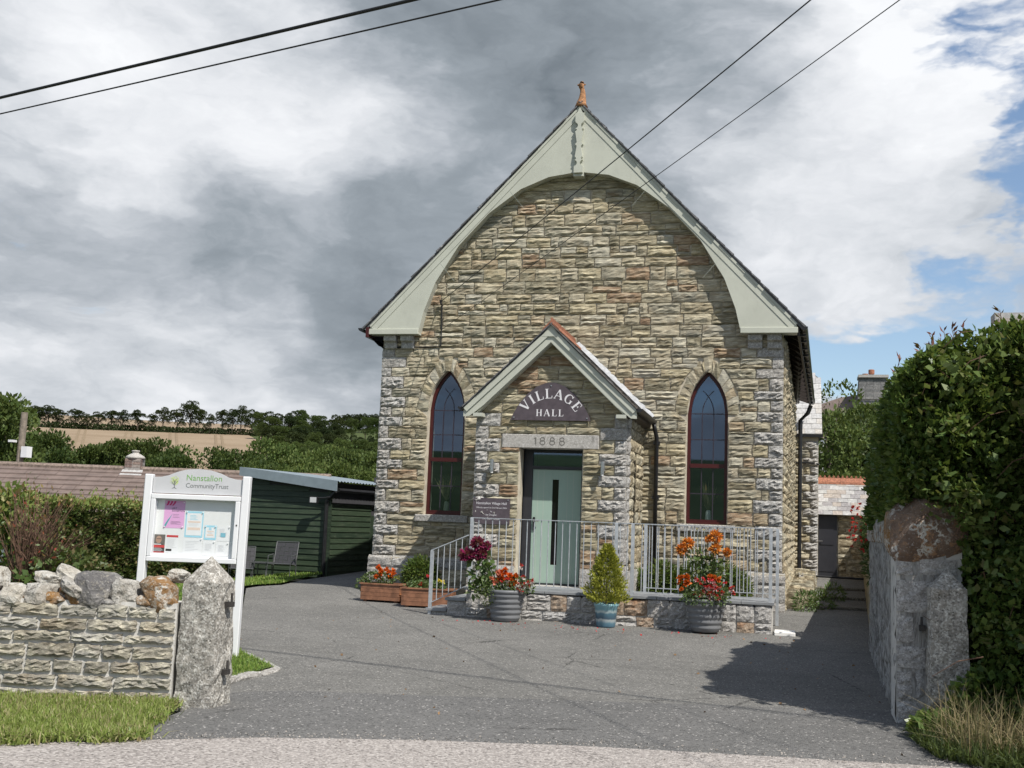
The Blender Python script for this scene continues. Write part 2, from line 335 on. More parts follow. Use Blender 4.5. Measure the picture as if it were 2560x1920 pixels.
def leafmat(name, a, bcol, c3=None, rough=.5, trans=.25, spec=.4):
    m, n, b = newmat(name)
    g = n.new('ShaderNodeNewGeometry'); r = g.outputs['Random Per Island']; p = g.outputs['Position']
    c = n.mix(r, a, bcol)
    big = n.noise(p, 1.7, 4, .6)
    if c3: c = n.mix(n.math('MULTIPLY', n.step(n.math('ADD', n.math('MULTIPLY', r, .5), n.math('MULTIPLY', big, .5)), .56, .70), 1.0), c, c3)
    oi = n.new('ShaderNodeObjectInfo').outputs['Random']
    c = n.mix(n.math('MULTIPLY', oi, .35), c, n.mix(.5, c, (.11, .11, .03)))
    setb(n, b, c, rough, spec=spec)
    out = [x for x in n.n if x.type == 'OUTPUT_MATERIAL'][0]
    t = n.new('ShaderNodeBsdfTranslucent'); n.l.new(n.mix(.4, c, (.25, .30, .04)), t.inputs[0])
    mxs = n.new('ShaderNodeMixShader'); mxs.inputs[0].default_value = trans
    n.l.new(b.outputs[0], mxs.inputs[1]); n.l.new(t.outputs[0], mxs.inputs[2]); n.l.new(mxs.outputs[0], out.inputs[0])
    return m
M['leaf_hedge'] = leafmat('climber_leaf', (.046, .100, .022), (.115, .190, .048), (.165, .215, .06), .36, .30)
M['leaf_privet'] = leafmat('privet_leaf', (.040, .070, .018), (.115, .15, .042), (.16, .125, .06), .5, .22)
M['leaf_privet_top'] = leafmat('pale_privet_leaf', (.15, .21, .05), (.25, .31, .085), (.28, .20, .09), .5, .28)  # paler leaf colour, used along the tops
M['leaf_bush'] = leafmat('shrub_leaf', (.075, .12, .03), (.15, .19, .05), (.26, .06, .035), .5, .28)
M['leaf_tree'] = leafmat('tree_leaf', (.024, .047, .012), (.058, .092, .022), (.075, .105, .026), .6, .18, .2)
M['leaf_tree_light'] = leafmat('light_tree_leaf', (.048, .082, .020), (.10, .145, .038), (.12, .155, .045), .6, .22, .2)
M['leaf_far'] = leafmat('distant_tree_leaf', (.014, .025, .011), (.029, .043, .016), None, .7, .12, .1)
M['leaf_garden'] = leafmat('garden_shrub_leaf', (.030, .060, .015), (.085, .125, .035), (.13, .16, .055), .5, .22)
M['leaf_pot'] = leafmat('pot_plant_leaf', (.06, .115, .03), (.12, .19, .06), (.16, .21, .09), .5, .28)
M['leaf_lime'] = leafmat('lime_conifer', (.22, .25, .03), (.36, .37, .05), (.42, .40, .06), .6, .25)
M['leaf_conifer'] = leafmat('green_conifer', (.05, .10, .018), (.11, .165, .03), (.14, .18, .035), .6, .25)
M['grass'] = leafmat('grass_blade', (.12, .22, .03), (.21, .33, .06), (.28, .32, .09), .5, .3)
M['grass_verge'] = leafmat('verge_blade', (.19, .26, .05), (.34, .41, .115), (.40, .35, .19), .5, .3)
M['straw'] = leafmat('dry_grass', (.22, .17, .09), (.34, .28, .16), (.12, .13, .05), .7, .25)
M['bark'] = plain('bark', (.075, .06, .045), .9, var=.3, scale=20, bump=.5)
M['twig'] = plain('red_brown_twig', (.13, .075, .05), .8, var=.3, scale=20)
def petal(name, a, b2, trans=.3):
    return leafmat(name, a, b2, None, .55, trans, .25)
M['p_magenta'] = petal('magenta_petal', (.20, .005, .07), (.32, .010, .12))
M['p_orange'] = petal('orange_petal', (.75, .16, .02), (.85, .42, .09))
M['p_marigold'] = petal('marigold_petal', (.62, .07, .01), (.80, .17, .02))
M['p_red'] = petal('red_petal', (.50, .012, .02), (.66, .03, .06))
M['p_pink'] = petal('pink_petal', (.70, .25, .30), (.80, .68, .66))
M['p_white'] = petal('white_petal', (.75, .72, .68), (.80, .70, .66))
M['p_yellow'] = petal('yellow_petal', (.70, .55, .05), (.80, .66, .12))
# ------------------------------------------------------------------ geometry helpers
rng = random.Random(7)
NP = np.random.default_rng(11)
def link(o, parent=None):
    COL.objects.link(o)
    if parent is not None: o.parent = parent
    return o
def mk(name, verts, faces, mat, parent=None, smooth=False, kind=None):
    me = bpy.data.meshes.new(name); me.from_pydata([tuple(v) for v in verts], [], faces); me.update()
    for m in (mat if isinstance(mat, (list, tuple)) else [mat]): me.materials.append(m)
    if smooth: me.polygons.foreach_set('use_smooth', [True]*len(me.polygons))
    o = bpy.data.objects.new(name, me); link(o, parent)
    if kind: o['kind'] = kind
    return o
def quads_np(name, V, nper, mat, parent=None, kind=None):
    """V (n, nper, 3): n loose polygons of nper corners"""
    n = len(V); me = bpy.data.meshes.new(name)
    me.vertices.add(n*nper); me.vertices.foreach_set('co', np.ascontiguousarray(V, dtype=np.float32).ravel())
    me.loops.add(n*nper); me.loops.foreach_set('vertex_index', np.arange(n*nper, dtype=np.int32))
    me.polygons.add(n); me.polygons.foreach_set('loop_start', np.arange(0, n*nper, nper, dtype=np.int32))
    me.update(calc_edges=True)
    me.materials.append(mat)
    o = bpy.data.objects.new(name, me); link(o, parent)
    if kind: o['kind'] = kind
    return o
def thing(name, label, cat, loc=(0, 0, 0), group=None):
    o = bpy.data.objects.new(name, None); o.empty_display_size = .1; link(o); o.location = loc
    o['label'] = label; o['category'] = cat
    if group: o['group'] = group
    return o
def tag(o, label, cat, group=None):
    o['label'] = label; o['category'] = cat
    if group: o['group'] = group
    return o
def struct(o): o['kind'] = 'structure'; return o
class MB:
    def __init__(s): s.v = []; s.f = []
    def add(s, vs, fs):
        k = len(s.v); s.v += [tuple(v) for v in vs]; s.f += [tuple(i+k for i in f) for f in fs]; return s
    def box(s, a, b, T=None):
        (x0, y0, z0), (x1, y1, z1) = a, b
        vs = [(x0, y0, z0), (x1, y0, z0), (x1, y1, z0), (x0, y1, z0), (x0, y0, z1), (x1, y0, z1), (x1, y1, z1), (x0, y1, z1)]
        if T: vs = [T(v) for v in vs]
        return s.add(vs, [(0, 3, 2, 1), (4, 5, 6, 7), (0, 1, 5, 4), (1, 2, 6, 5), (2, 3, 7, 6), (3, 0, 4, 7)])
    def bar(s, p, q, w, h=None, up=(0, 0, 1)):
        """a square bar from p to q"""
        p = Vector(p); q = Vector(q); d = (q-p).normalized(); u = Vector(up)
        if abs(d.dot(u)) > .98: u = Vector((0, 1, 0))
        a = d.cross(u).normalized()*(w/2); b = a.cross(d).normalized()*((h or w)/2)
        vs = [p-a-b, p+a-b, p+a+b, p-a+b, q-a-b, q+a-b, q+a+b, q-a+b]
        return s.add(vs, [(0, 3, 2, 1), (4, 5, 6, 7), (0, 1, 5, 4), (1, 2, 6, 5), (2, 3, 7, 6), (3, 0, 4, 7)])
    def tube(s, pts, r, n=8, caps=True):
        pts = [Vector(p) for p in pts]; rs = r if hasattr(r, '__len__') else [r]*len(pts); base = len(s.v)
        up = Vector((.13, .31, .94))
        for i, p in enumerate(pts):
            d = (pts[min(i+1, len(pts)-1)]-pts[max(i-1, 0)]).normalized()
            a = d.cross(up)
            if a.length < .05: a = d.cross(Vector((1, 0, 0)))
            a.normalize(); b = d.cross(a).normalized()
            for k in range(n):
                t = 2*math.pi*k/n; s.v.append(tuple(p+a*(rs[i]*math.cos(t))+b*(rs[i]*math.sin(t))))
        for i in range(len(pts)-1):
            for k in range(n):
                a0 = base+i*n+k; a1 = base+i*n+(k+1) % n
                s.f.append((a0, a1, a1+n, a0+n))
        if caps:
            s.f.append(tuple(base+k for k in range(n))[::-1]); s.f.append(tuple(base+(len(pts)-1)*n+k for k in range(n)))
        return s
    def lathe(s, prof, c=(0, 0, 0), n=28):
        base = len(s.v)
        for (r, z) in prof:
            for k in range(n):
                t = 2*math.pi*k/n; s.v.append((c[0]+r*math.cos(t), c[1]+r*math.sin(t), c[2]+z))
        for i in range(len(prof)-1):
            for k in range(n):
                a0 = base+i*n+k; a1 = base+i*n+(k+1) % n; s.f.append((a0, a1, a1+n, a0+n))
        return s
    def prism(s, poly, y0, y1, T=None):
        """polygon (x, z) pushed through in y"""
        n = len(poly); vs = [(x, y0, z) for x, z in poly]+[(x, y1, z) for x, z in poly]
        if T: vs = [T(v) for v in vs]
        return s.add(vs, [tuple(range(n)), tuple(range(n, 2*n))[::-1]]+[((i+1) % n, i, n+i, n+(i+1) % n) for i in range(n)])
    def build(s, name, mat, parent=None, smooth=False, kind=None): return mk(name, s.v, s.f, mat, parent, smooth, kind)
def bevel(o, w, seg=1):
    m = o.modifiers.new('bevel', 'BEVEL'); m.width = w; m.segments = seg; m.limit_method = 'ANGLE'; m.angle_limit = R_(40); return o

# ---- stones -----------------------------------------------------------------
class Wall:
    """a wall face: u runs along it, z up, d outwards"""
    def __init__(s, O, U, N): s.O = Vector(O); s.U = Vector(U).normalized(); s.N = Vector(N).normalized()
    def p(s, u, z, d): return s.O+s.U*u+s.N*d+Vector((0, 0, z))
def stone_mesh(wall, q, proud=.012, bulge=.03, rough=.5, cell=.095, gap=.007, back=.03, layered=True, jit=.006):
    """q = four corners (u, z), bottom-left, bottom-right, top-right, top-left"""
    (ax, az), (bx, bz), (cx, cz), (dx, dz) = q
    w = max(abs(bx-ax), abs(cx-dx)); h = max(abs(dz-az), abs(cz-bz))
    nu = max(2, min(12, int(round(w/cell)))); nv = max(2, min(6, int(round(h/(cell*.5)))))
    gx = min(.2, gap/max(w, .02)); gz = min(.2, gap/max(h, .02))
    row = [rng.uniform(-1, 1) for _ in range(nv+1)]
    tilt = rng.uniform(-.3, .3); lean = rng.uniform(-.35, .35)
    V = []
    for j in range(nv+1):
        for i in range(nu+1):
            s = gx+(1-2*gx)*i/nu; t = gz+(1-2*gz)*j/nv
            edge = i in (0, nu) or j in (0, nv)
            jx = rng.uniform(-jit, jit); jz = rng.uniform(-jit, jit)
            if not edge: jz += rng.uniform(-.18, .18)*h/nv; jx += rng.uniform(-.2, .2)*w/nu
            u = (ax*(1-s)+bx*s)*(1-t)+(dx*(1-s)+cx*s)*t+jx; z = (az*(1-s)+bz*s)*(1-t)+(dz*(1-s)+cz*s)*t+jz
            if edge: d = proud+rng.uniform(-.003, .006)
            else:
                n = (row[j]*.6+rng.uniform(-1, 1)*.5) if layered else rng.uniform(-1, 1)
                d = proud+bulge*(1+rough*n+tilt*(2*s-1)+lean*(2*t-1))
            V.append(wall.p(u, z, max(d, .003)))
    F = []
    for j in range(nv):
        for i in range(nu):
            a = j*(nu+1)+i; b = a+1; c = b+nu+1; e = a+nu+1
            F.append((a, b, c, e))
    ring = [i for i in range(nu+1)]+[j*(nu+1)+nu for j in range(1, nv+1)]+[nv*(nu+1)+i for i in range(nu-1, -1, -1)]+[j*(nu+1) for j in range(nv-1, 0, -1)]
    k = len(V)
    for r in ring: V.append(V[r]-wall.N*(back+proud))
    m = len(ring)
    for i in range(m): F.append((ring[(i+1) % m], ring[i], k+i, k+(i+1) % m))
    return V, F
def spans_minus(spans, cuts):
    for c0, c1 in cuts:
        out = []
        for a, b in spans:
            if c1 <= a or c0 >= b: out.append((a, b)); continue
            if c0 > a: out.append((a, c0))
            if c1 < b: out.append((c1, b))
        spans = out
    return [(a, b) for a, b in spans if b-a > .03]
def courses(z0, z1, events, lo, hi):
    zs = sorted(set([z0, z1]+[e for e in events if z0 < e < z1])); out = []
    for a, b in zip(zs[:-1], zs[1:]):
        n = max(1, round((b-a)/rng.uniform(lo*1.1, hi*.95)))
        cuts = [a+(b-a)*i/n for i in range(n+1)]
        for i in range(1, n): cuts[i] += rng.uniform(-.16, .16)*(b-a)/n
        out += list(zip(cuts[:-1], cuts[1:]))
    return out
def lay(z0, z1, spanf, events=(), hr=(.15, .26), wr=(.24, .72), split=.25):
    """coursed rubble: list of quads"""
    Q = []
    for a, b in courses(z0, z1, events, *hr):
        S0 = spanf(a+1e-4); S1 = spanf(b-1e-4)
        if len(S0) != len(S1):
            mid = spanf((a+b)/2); S0 = S1 = mid
        for (l0, r0), (l1, r1) in zip(S0, S1):
            L = max(l0, l1); Rr = min(r0, r1); w = Rr-L
            if w < .06: 
                if max(r0-l0, r1-l1) > .08: Q.append(((l0, a), (r0, a), (r1, b), (l1, b)))
                continue
            xs = [L]; 
            while True:
                s = rng.uniform(*wr)*(1.15 if b-a < .17 else 1)
                if xs[-1]+s > Rr-wr[0]*.8: break
                xs.append(xs[-1]+s)
            xs.append(Rr)
            for i in range(len(xs)-1):
                x0, x1 = xs[i], xs[i+1]
                b0, t0 = (l0, l1) if i == 0 else (x0, x0+rng.uniform(-.012, .012))
                b1, t1 = (r0, r1) if i == len(xs)-2 else (x1, x1+rng.uniform(-.012, .012))
                if b-a > .2 and rng.random() < split:
                    m = a+(b-a)*rng.uniform(.35, .65)
                    bm0 = (b0+t0)/2; bm1 = (b1+t1)/2
                    Q.append(((b0, a), (b1, a), (bm1, m), (bm0, m)))
                    if x1-x0 > .45 and rng.random() < .6:
                        xm = x0+(x1-x0)*rng.uniform(.35, .65)
                        Q.append(((bm0, m), (xm, m), (xm, b), (t0, b))); Q.append(((xm, m), (bm1, m), (t1, b), (xm, b)))
                    else: Q.append(((bm0, m), (bm1, m), (t1, b), (t0, b)))
                else:
                    j = rng.uniform(-.008, .008)
                    Q.append(((b0, a), (b1, a), (t1, b+j), (t0, b+j)))
    return Q
def qarea(q): return abs((q[1][0]-q[0][0])*(q[3][1]-q[0][1]))
def emit(wall, Q, name, mat, parent, keep=300, **kw):
    """the keep largest become objects of their own, the rest one joined part"""
    order = sorted(range(len(Q)), key=lambda i: -qarea(Q[i])); big = set(order[:keep]); rest = MB()
    for i, q in enumerate(Q):
        mm = mat(i, q) if callable(mat) else mat
        V, F = stone_mesh(wall, q, **kw)
        if i in big: mk(name, V, F, mm, parent)
        else: rest.add(V, F)
    if rest.v: rest.build('small_stones', mat if not callable(mat) else mm, parent, kind='stuff')
# ---- leaves -----------------------------------------------------------------
def leaves(P, Nrm, size, aspect=.55, spread=.8, droop=0.0, sizevar=.4):
    """P (n,3) leaf bases, Nrm (n,3) outward; returns (n,4,3) folded leaf rhombs"""
    n = len(P); d = Nrm+NP.normal(0, spread, (n, 3)); d[:, 2] -= droop
    d /= np.linalg.norm(d, axis=1)[:, None]+1e-9
    r = NP.normal(0, 1, (n, 3)); s = np.cross(d, r); s /= np.linalg.norm(s, axis=1)[:, None]+1e-9
    L = (size*(1+NP.uniform(-sizevar, sizevar, n)))[:, None]; w = L*aspect*.5
    nn = np.cross(d, s)
    a = P; b = P+d*L*.45+s*w+nn*L*.08; c = P+d*L; e = P+d*L*.45-s*w+nn*L*.08
    return np.stack([a, b, c, e], 1)
def unit(n):
    v = NP.normal(0, 1, (n, 3)); return v/np.linalg.norm(v, axis=1)[:, None]
# ------------------------------------------------------------------ ground, road, fields
def gz(x, y):
    b = float(np.interp(y, [-20, 8, 10, 17, 18.5, 21, 24, 33, 45], [0, 0, .01, .10, .13, .24, .24, .42, .5]))
    if x < -12: b -= .13*(-12-x)*min(1, max(0, (y-9)/6))
    if x < -9 and y > 19: b -= .05*(-9-x)*min(1, (y-19)/3)
    return b
def hill(r): return float(np.interp(r, [60, 100, 150, 200, 250, 300, 330, 450, 560, 700, 1500, 5000], [-2, -6, -8, -4, 3.5, 11.0, 15.5, 30.3, 44.5, 50, 58, 70]))
def terr(x, y):
    r = math.hypot(x, y); n = gz(x, y)-.09; n = max(n, -4.5)
    if r < 45: return n
    t = min(1, (r-45)/40); t = t*t*(3-2*t)
    a = math.atan2(-x, y)
    h = hill(r)*(1 if abs(a-.55) < .6 else .92+.08*math.cos(3*a))
    if r > 200: h += 1.2*math.sin(a*9+r*.01)*min(1, (r-200)/200)
    return n*(1-t)+h*t
rs = [0, 4, 8, 12, 16, 20, 25, 30, 36, 42, 48, 55, 62, 70, 80, 92, 106, 122, 140, 160, 180, 200, 225, 250, 275, 300, 330, 360, 390, 420, 450, 480, 510, 560, 620, 700, 900, 1500, 3000, 6000]
NA = 144; V = [(0, 0, terr(0, 0))]; F = []
for r in rs[1:]:
    for k in range(NA):
        a = 2*math.pi*k/NA; V.append((-r*math.sin(a), r*math.cos(a), terr(-r*math.sin(a), r*math.cos(a))))
for k in range(NA): F.append((0, 1+k, 1+(k+1) % NA))
for i in range(len(rs)-2):
    for k in range(NA):
        a = 1+i*NA+k; b = 1+i*NA+(k+1) % NA; F.append((a, a+NA, b+NA, b))
def pasture():
    m, n, b = newmat('pasture'); p = n.pos()
    c = n.mix(n.step(n.noise(p, .02, 5, .6), .4, .6), (.040, .062, .020), (.070, .092, .034))
    setb(n, b, n.mix(n.math('MULTIPLY', n.noise(p, .4, 5, .7), .5), c, (.05, .06, .02)), .95, spec=.1); return m
M['pasture'] = pasture()
struct(mk('ground', V, F, M['pasture'], smooth=True))
def wheat():
    m, n, b = newmat('ripe_wheat'); p = n.pos()
    c = n.mix(n.step(n.noise(n.scale(p, (.6, 1, 1)), .05, 6, .65), .35, .65), (.225, .172, .122), (.28, .22, .16))
    c = n.mix(n.math('MULTIPLY', n.noise(p, .5, 5, .7), .35), c, (.30, .22, .13))
    setb(n, b, c, .95, spec=.05); return m
M['wheat'] = wheat()
def azim(xd): return YAW+math.atan((1106-xd)*1.15732/FPX)          # bearing (left of the hall axis) of a landmark
def polar(a, r, dz=0.0): x = -r*math.sin(a); y = r*math.cos(a); return (x, y, terr(x, y)+dz)
def patch(name, rr, left, right, mat, n=24, dz=.25):
    V = []; F = []
    for i, r in enumerate(rr):
        a0, a1 = azim(left[i]), azim(right[i])
        for k in range(n+1): V.append(polar(a0+(a1-a0)*k/n, r, dz))
    for i in range(len(rr)-1):
        for k in range(n): q = i*(n+1)+k; F.append((q, q+1, q+n+2, q+n+1))
    return struct(mk(name, V, F, mat, smooth=True))
rr = [255, 275, 300, 330, 360, 390, 420, 450, 462]
patch('wheat_field', rr, [60]*9, [600, 602, 604, 602, 596, 585, 566, 548, 540], M['wheat'])
patch('upper_field', [470, 490, 510, 560, 620, 700], [90]*6, [560, 560, 550, 545, 545, 545], M['wheat'])
M['tramline'] = plain('wheel_track', (.21, .155, .095), .95, var=.2)
def tramline(x0, x1, r0, r1, w):
    for s in (-1, 1):
        V = []
        for i in range(13):
            t = i/12; r = r0+(r1-r0)*t; x = x0+(x1-x0)*(t**.8); a = azim(x); c = Vector(polar(a, r, .4)); e = Vector((math.cos(a), math.sin(a), 0))
            V += [c+e*(s*1.1-w), c+e*(s*1.1+w)]
        struct(mk('wheel_track', V, [(2*i, 2*i+1, 2*i+3, 2*i+2) for i in range(12)], M['tramline']))
for x0, x1 in ((168, 182), (272, 284), (385, 378), (488, 476), (598, 573), (640, 612)): tramline(x0, x1, 285, 455, .42)
patch('meadow', [330, 360, 400, 430, 452], [745, 745, 750, 755, 760], [870]*5, plain('meadow_grass', (.085, .155, .035), .9, var=.12, scale=.05), n=10, dz=.3)

def grid(name, A, B, mat, dz, n=14, sub=3, zf=gz):
    """a sheet between two polylines with the same number of points"""
    def res(L):
        out = []
        for p, q in zip(L[:-1], L[1:]):
            for i in range(sub): t = i/sub; out.append((p[0]+(q[0]-p[0])*t, p[1]+(q[1]-p[1])*t))
        return out+[L[-1]]
    A = res(A); B = res(B); V = []; F = []
    for (ax, ay), (bx, by) in zip(A, B):
        for k in range(n+1):
            t = k/n; x = ax+(bx-ax)*t; y = ay+(by-ay)*t; V.append((x, y, zf(x, y)+dz))
    for i in range(len(A)-1):
        for k in range(n): q = i*(n+1)+k; F.append((q, q+1, q+n+2, q+n+1))
    return mk(name, V, F, mat, smooth=True)
struct(grid('forecourt', [(-4.6, 6.0), (-4.65, 8.6), (-5.2, 10.2), (-5.15, 11.1), (-6.15, 12.2), (-8.0, 15.9), (-10.2, 20.4), (-10.2, 22), (-10.8, 24.3), (-11.0, 36)],
                 [(1.6, 7.6), (1.5, 10.6), (1.5, 11.5), (1.5, 12.5), (1.5, 14), (1.5, 17), (2.4, 20), (2.6, 22), (2.6, 24.3), (2.6, 34)], M['forecourt'], 0.0))
_redge = [(-4.6, 6.6), (-3.71, 7.2), (-2.6, 7.6), (-1.42, 7.9), (0, 8.1), (1.0, 8.2), (1.7, 8.3)]
struct(grid('apron', _redge, [(-4.86, 9.6), (-4.4, 9.94), (-3.6, 10.12), (-2.2, 10.48), (-.83, 10.83), (.4, 11.14), (1.35, 11.38)], M['apron'], .007, n=8))
struct(mk('road', [(x, yy, .014) for x, ye in ((-70, -7), (-30, 1.9), (-12, 6.0), (-6, 6.9), (-4.42, 7.34), (-3.71, 7.79), (-2.6, 8.2), (-1.42, 8.50), (0, 8.71), (1.0, 8.84), (1.7, 8.95), (6, 9.4), (20, 10.5), (70, 14)) for yy in (ye-7.5, ye)],
          [(2*i, 2*i+2, 2*i+3, 2*i+1) for i in range(13)], M['road']))
def poly(name, pts, mat, dz, zf=gz):
    bm = bmesh.new(); vs = [bm.verts.new((x, y, zf(x, y)+dz)) for x, y in pts]; f = bm.faces.new(vs)
    bmesh.ops.triangulate(bm, faces=[f]); bmesh.ops.subdivide_edges(bm, edges=bm.edges[:], cuts=3, use_grid_fill=True)
    for v in bm.verts: v.co.z = zf(v.co.x, v.co.y)+dz
    bmesh.ops.recalc_face_normals(bm, faces=bm.faces[:])
    me = bpy.data.meshes.new(name); bm.to_mesh(me); bm.free(); me.materials.append(mat); o = bpy.data.objects.new(name, me); link(o); return o
LAWN = [(-5.22, 10.22), (-5.18, 11.1), (-6.2, 12.2), (-8.06, 15.94), (-10.3, 20.4), (-10.25, 22), (-10.9, 24.3), (-11.2, 26.5), (-15, 26.9), (-18, 23), (-15, 15), (-12, 9.2), (-5.0, 9.1)]
VERGE = [(-4.92, 8.72), (-4.84, 8.5), (-4.82, 8.25), (-4.66, 8.02), (-4.64, 7.75), (-4.47, 7.52), (-4.42, 7.34), (-4.58, 7.16), (-4.85, 7.08), (-5.05, 6.86), (-5.45, 6.80), (-5.8, 6.58), (-6.3, 6.48), (-7, 6.15), (-12, 4.9), (-12, 7.0), (-6.3, 8.32)]
RVERGE = [(1.3, 10.4), (1.22, 9.9), (1.3, 9.4), (1.5, 9.05), (2.5, 9.0), (8, 9.6), (8, 18), (1.6, 18)]
struct(poly('lawn', LAWN, M['turf'], .035)); struct(poly('verge', VERGE, M['turf'], .024)); struct(poly('hedge_bank', RVERGE, M['soil'], .03))
def inside(pts, x, y):
    c = False; n = len(pts); j = n-1
    for i in range(n):
        xi, yi = pts[i]; xj, yj = pts[j]
        if (yi > y) != (yj > y) and x < (xj-xi)*(y-yi)/(yj-yi)+xi: c = not c
        j = i
    return c
def blades(name, polyg, box, n, h, mat, wide=.007, lean=.5, patchy=.0, dz=.02, fray=.0):
    P = []
    while len(P) < n:
        x = rng.uniform(box[0], box[2]); y = rng.uniform(box[1], box[3])
        f = fray*abs(rng.gauss(0, 1)); a_ = rng.uniform(0, 6.28)
        if not inside(polyg, x, y): continue
        x += f*math.cos(a_); y += f*math.sin(a_)
        if patchy and (math.sin(x*3.1+y*1.7)+math.sin(x*1.3-y*4.1+2)) < rng.uniform(-2, 2)*patchy-1.0*(1-patchy): continue
        P.append((x, y, gz(x, y)+dz))
    P = np.array(P); n = len(P); a = NP.uniform(0, 2*np.pi, n); ln = np.clip(np.abs(NP.normal(0, lean, n)), 0, 1.0); H = h*NP.uniform(.45, 1.25, n)
    d = np.stack([np.cos(a)*ln, np.sin(a)*ln, np.ones(n)], 1); d /= np.linalg.norm(d, axis=1)[:, None]
    b = NP.uniform(0, 2*np.pi, n); s = np.stack([np.cos(b), np.sin(b), np.zeros(n)], 1)*wide
    bend = np.stack([np.cos(a), np.sin(a), -.4*np.ones(n)], 1)*(H*ln*.5)[:, None]
    mid = P+d*(H*.55)[:, None]; tip = P+d*H[:, None]+bend
    V = np.concatenate([np.stack([P-s, P+s, mid+s*.8, mid-s*.8], 1), np.stack([mid-s*.8, mid+s*.8, tip+s*.12, tip-s*.12], 1)])
    return quads_np(name, V, 4, mat, kind='stuff')
g = blades('lawn_grass', LAWN, (-8.2, 9.3, -5.1, 16), 26000, .06, M['grass'], .005)
tag(g, 'short mown green lawn around the notice board', 'grass')
g = blades('shed_lawn_grass', LAWN, (-15, 15, -7.5, 26.8), 26000, .085, M['grass'], .011)
tag(g, 'bright green lawn in front of the dark green shed', 'grass')
g = blades('verge_grass', VERGE, (-7.2, 6.1, -4.3, 8.75), 60000, .085, M['grass_verge'], .006, .75, 0, fray=.06)
g2 = blades('verge_weeds', VERGE, (-7.2, 6.1, -4.3, 8.75), 2600, .07, leafmat('plantain_leaf', (.10, .17, .03), (.20, .27, .07), (.30, .24, .12)), .016, .95, 0, fray=.05)
tag(g2, 'broad leaved plantain weeds among the roadside grass', 'weeds')
tag(g, 'patchy roadside grass below the low stone wall', 'grass')
# kerb of small stones round the lawn corner
kerb = thing('lawn_kerb', 'low row of rough kerb stones edging the lawn corner', 'kerb')
ks = [(-5.02, 9.35), (-5.1, 9.75), (-5.18, 10.2), (-5.12, 10.65), (-5.12, 11.08), (-5.42, 11.46), (-5.8, 11.86), (-6.16, 12.2)]
for (x0, y0), (x1, y1) in zip(ks[:-1], ks[1:]):
    w = Wall((x0, y0, gz(x0, y0)), (x1-x0, y1-y0, 0), (0, 0, 1)); L = math.hypot(x1-x0, y1-y0)
    d = Vector((x1-x0, y1-y0, 0)).normalized(); nrm = Vector((d.y, -d.x, 0))
    class K: pass
    k = Wall((x0, y0, gz(x0, y0)-.02), d, nrm)
    hh = .07 if y0 < 10.5 else .045
    V, F = stone_mesh(k, ((.01, 0), (L-.01, 0), (L-.01, hh), (.01, hh)), proud=.03, bulge=.012, back=.1)
    m = MB(); m.add(V, F); m.box((0, 0, 0), (L-.02, .09, hh-.012), T=lambda v: k.p(v[0]+.01, v[2], .02-v[1])); m.build('kerb_stone', M['granite'], kerb)
# ------------------------------------------------------------------ the hall
CX = -3.97; YF = 21.0; XL, XR = CX-3.90, CX+3.88; ZPL = .93; ZE = 5.22; YB = 33.0
hall = thing('village_hall', 'stone gabled village hall with pale arched bargeboards and a small porch', 'building', (0, 0, 0))
front = Wall((0, YF, 0), (1, 0, 0), (0, -1, 0))
WA, WSILL, WSPR, WAP = .372, 1.74, 3.76, 4.575           # lancet half width, sill, springing, apex
WR = ((WAP-WSPR)**2+WA*WA)/(2*WA)
WC = (CX-2.515, CX+2.515)
def lancet_half(z, a=WA, r=WR, spr=WSPR):
    if z <= spr: return a
    s = r*r-(z-spr)**2
    return math.sqrt(s)-(r-a) if s > 0 else -1
OA, OR = WA+.225, WR+.225                                 # outside of the ring of arch stones
def ring_half(z): return lancet_half(z, OA, OR)
OAP = WSPR+math.sqrt(max(0, OR*OR-(OR-OA)**2))
BARC = [(-7.04, 5.19), (-6.94, 5.64), (-6.73, 6.21), (-6.29, 6.93), (-5.71, 7.56), (-5.09, 8.02), (-4.55, 8.24), (-4.05, 8.31)]
BARC = BARC+[(2*CX-x, z) for x, z in BARC[::-1]]
def arc_half(z):
    xs = [CX-x for x, _ in BARC[:8]]; zs = [z for _, z in BARC[:8]]
    return float(np.interp(z, zs, xs))
QH = [0.0]
def quoin_w(z): return 0
# quoin courses, 20 of them from the plinth to the corbels
QZ = [ZPL]
for i in range(20): QZ.append(QZ[-1]+rng.uniform(.82, 1.18))
QZ = [ZPL+(q-ZPL)*(5.0-ZPL)/(QZ[-1]-ZPL) for q in QZ]
def qidx(z, Z): return max(0, min(len(Z)-2, sum(1 for q in Z if q <= z+1e-6)-1))
def qlen(z, side):
    i = qidx(z, QZ)
    long_ = (i+(0 if side < 0 else 1)) % 2 == 0
    return (.50 if long_ else .235)+.03*math.sin(i*5.1+side)
SILLZ = (1.60, 1.735)
def fspans(z):
    h = 3.88
    l, r = XL, XR
    if z > ZE-.25:
        k = min(3.84, arc_half(z)+.32) if z > 5.2 else 3.84
        l, r = CX-k, CX+k
    if z < 5.0: l += qlen(z, -1)+.006; r -= qlen(z, 1)+.006
    S = [(l, r)]; cuts = []
    for c in WC:
        if z < OAP and z > WSILL:
            k = ring_half(z) if z > WSPR else WA+.004
            if k > 0: cuts.append((c-k-.004, c+k+.004))
        elif SILLZ[0] < z < SILLZ[1]+.01: cuts.append((c-.52, c+.52))
    if z < 3.4: cuts.append((CX-1.25, CX+1.25))
    elif z < 4.7: k = (4.7-z)*1.0-.02; cuts.append((CX-max(.01, k), CX+max(.01, k))) if k > .05 else None
    return spans_minus(S, cuts)
ev = [SILLZ[0], SILLZ[1], 5.0, 5.2, 3.4]+QZ[1:20]
fw = MB()
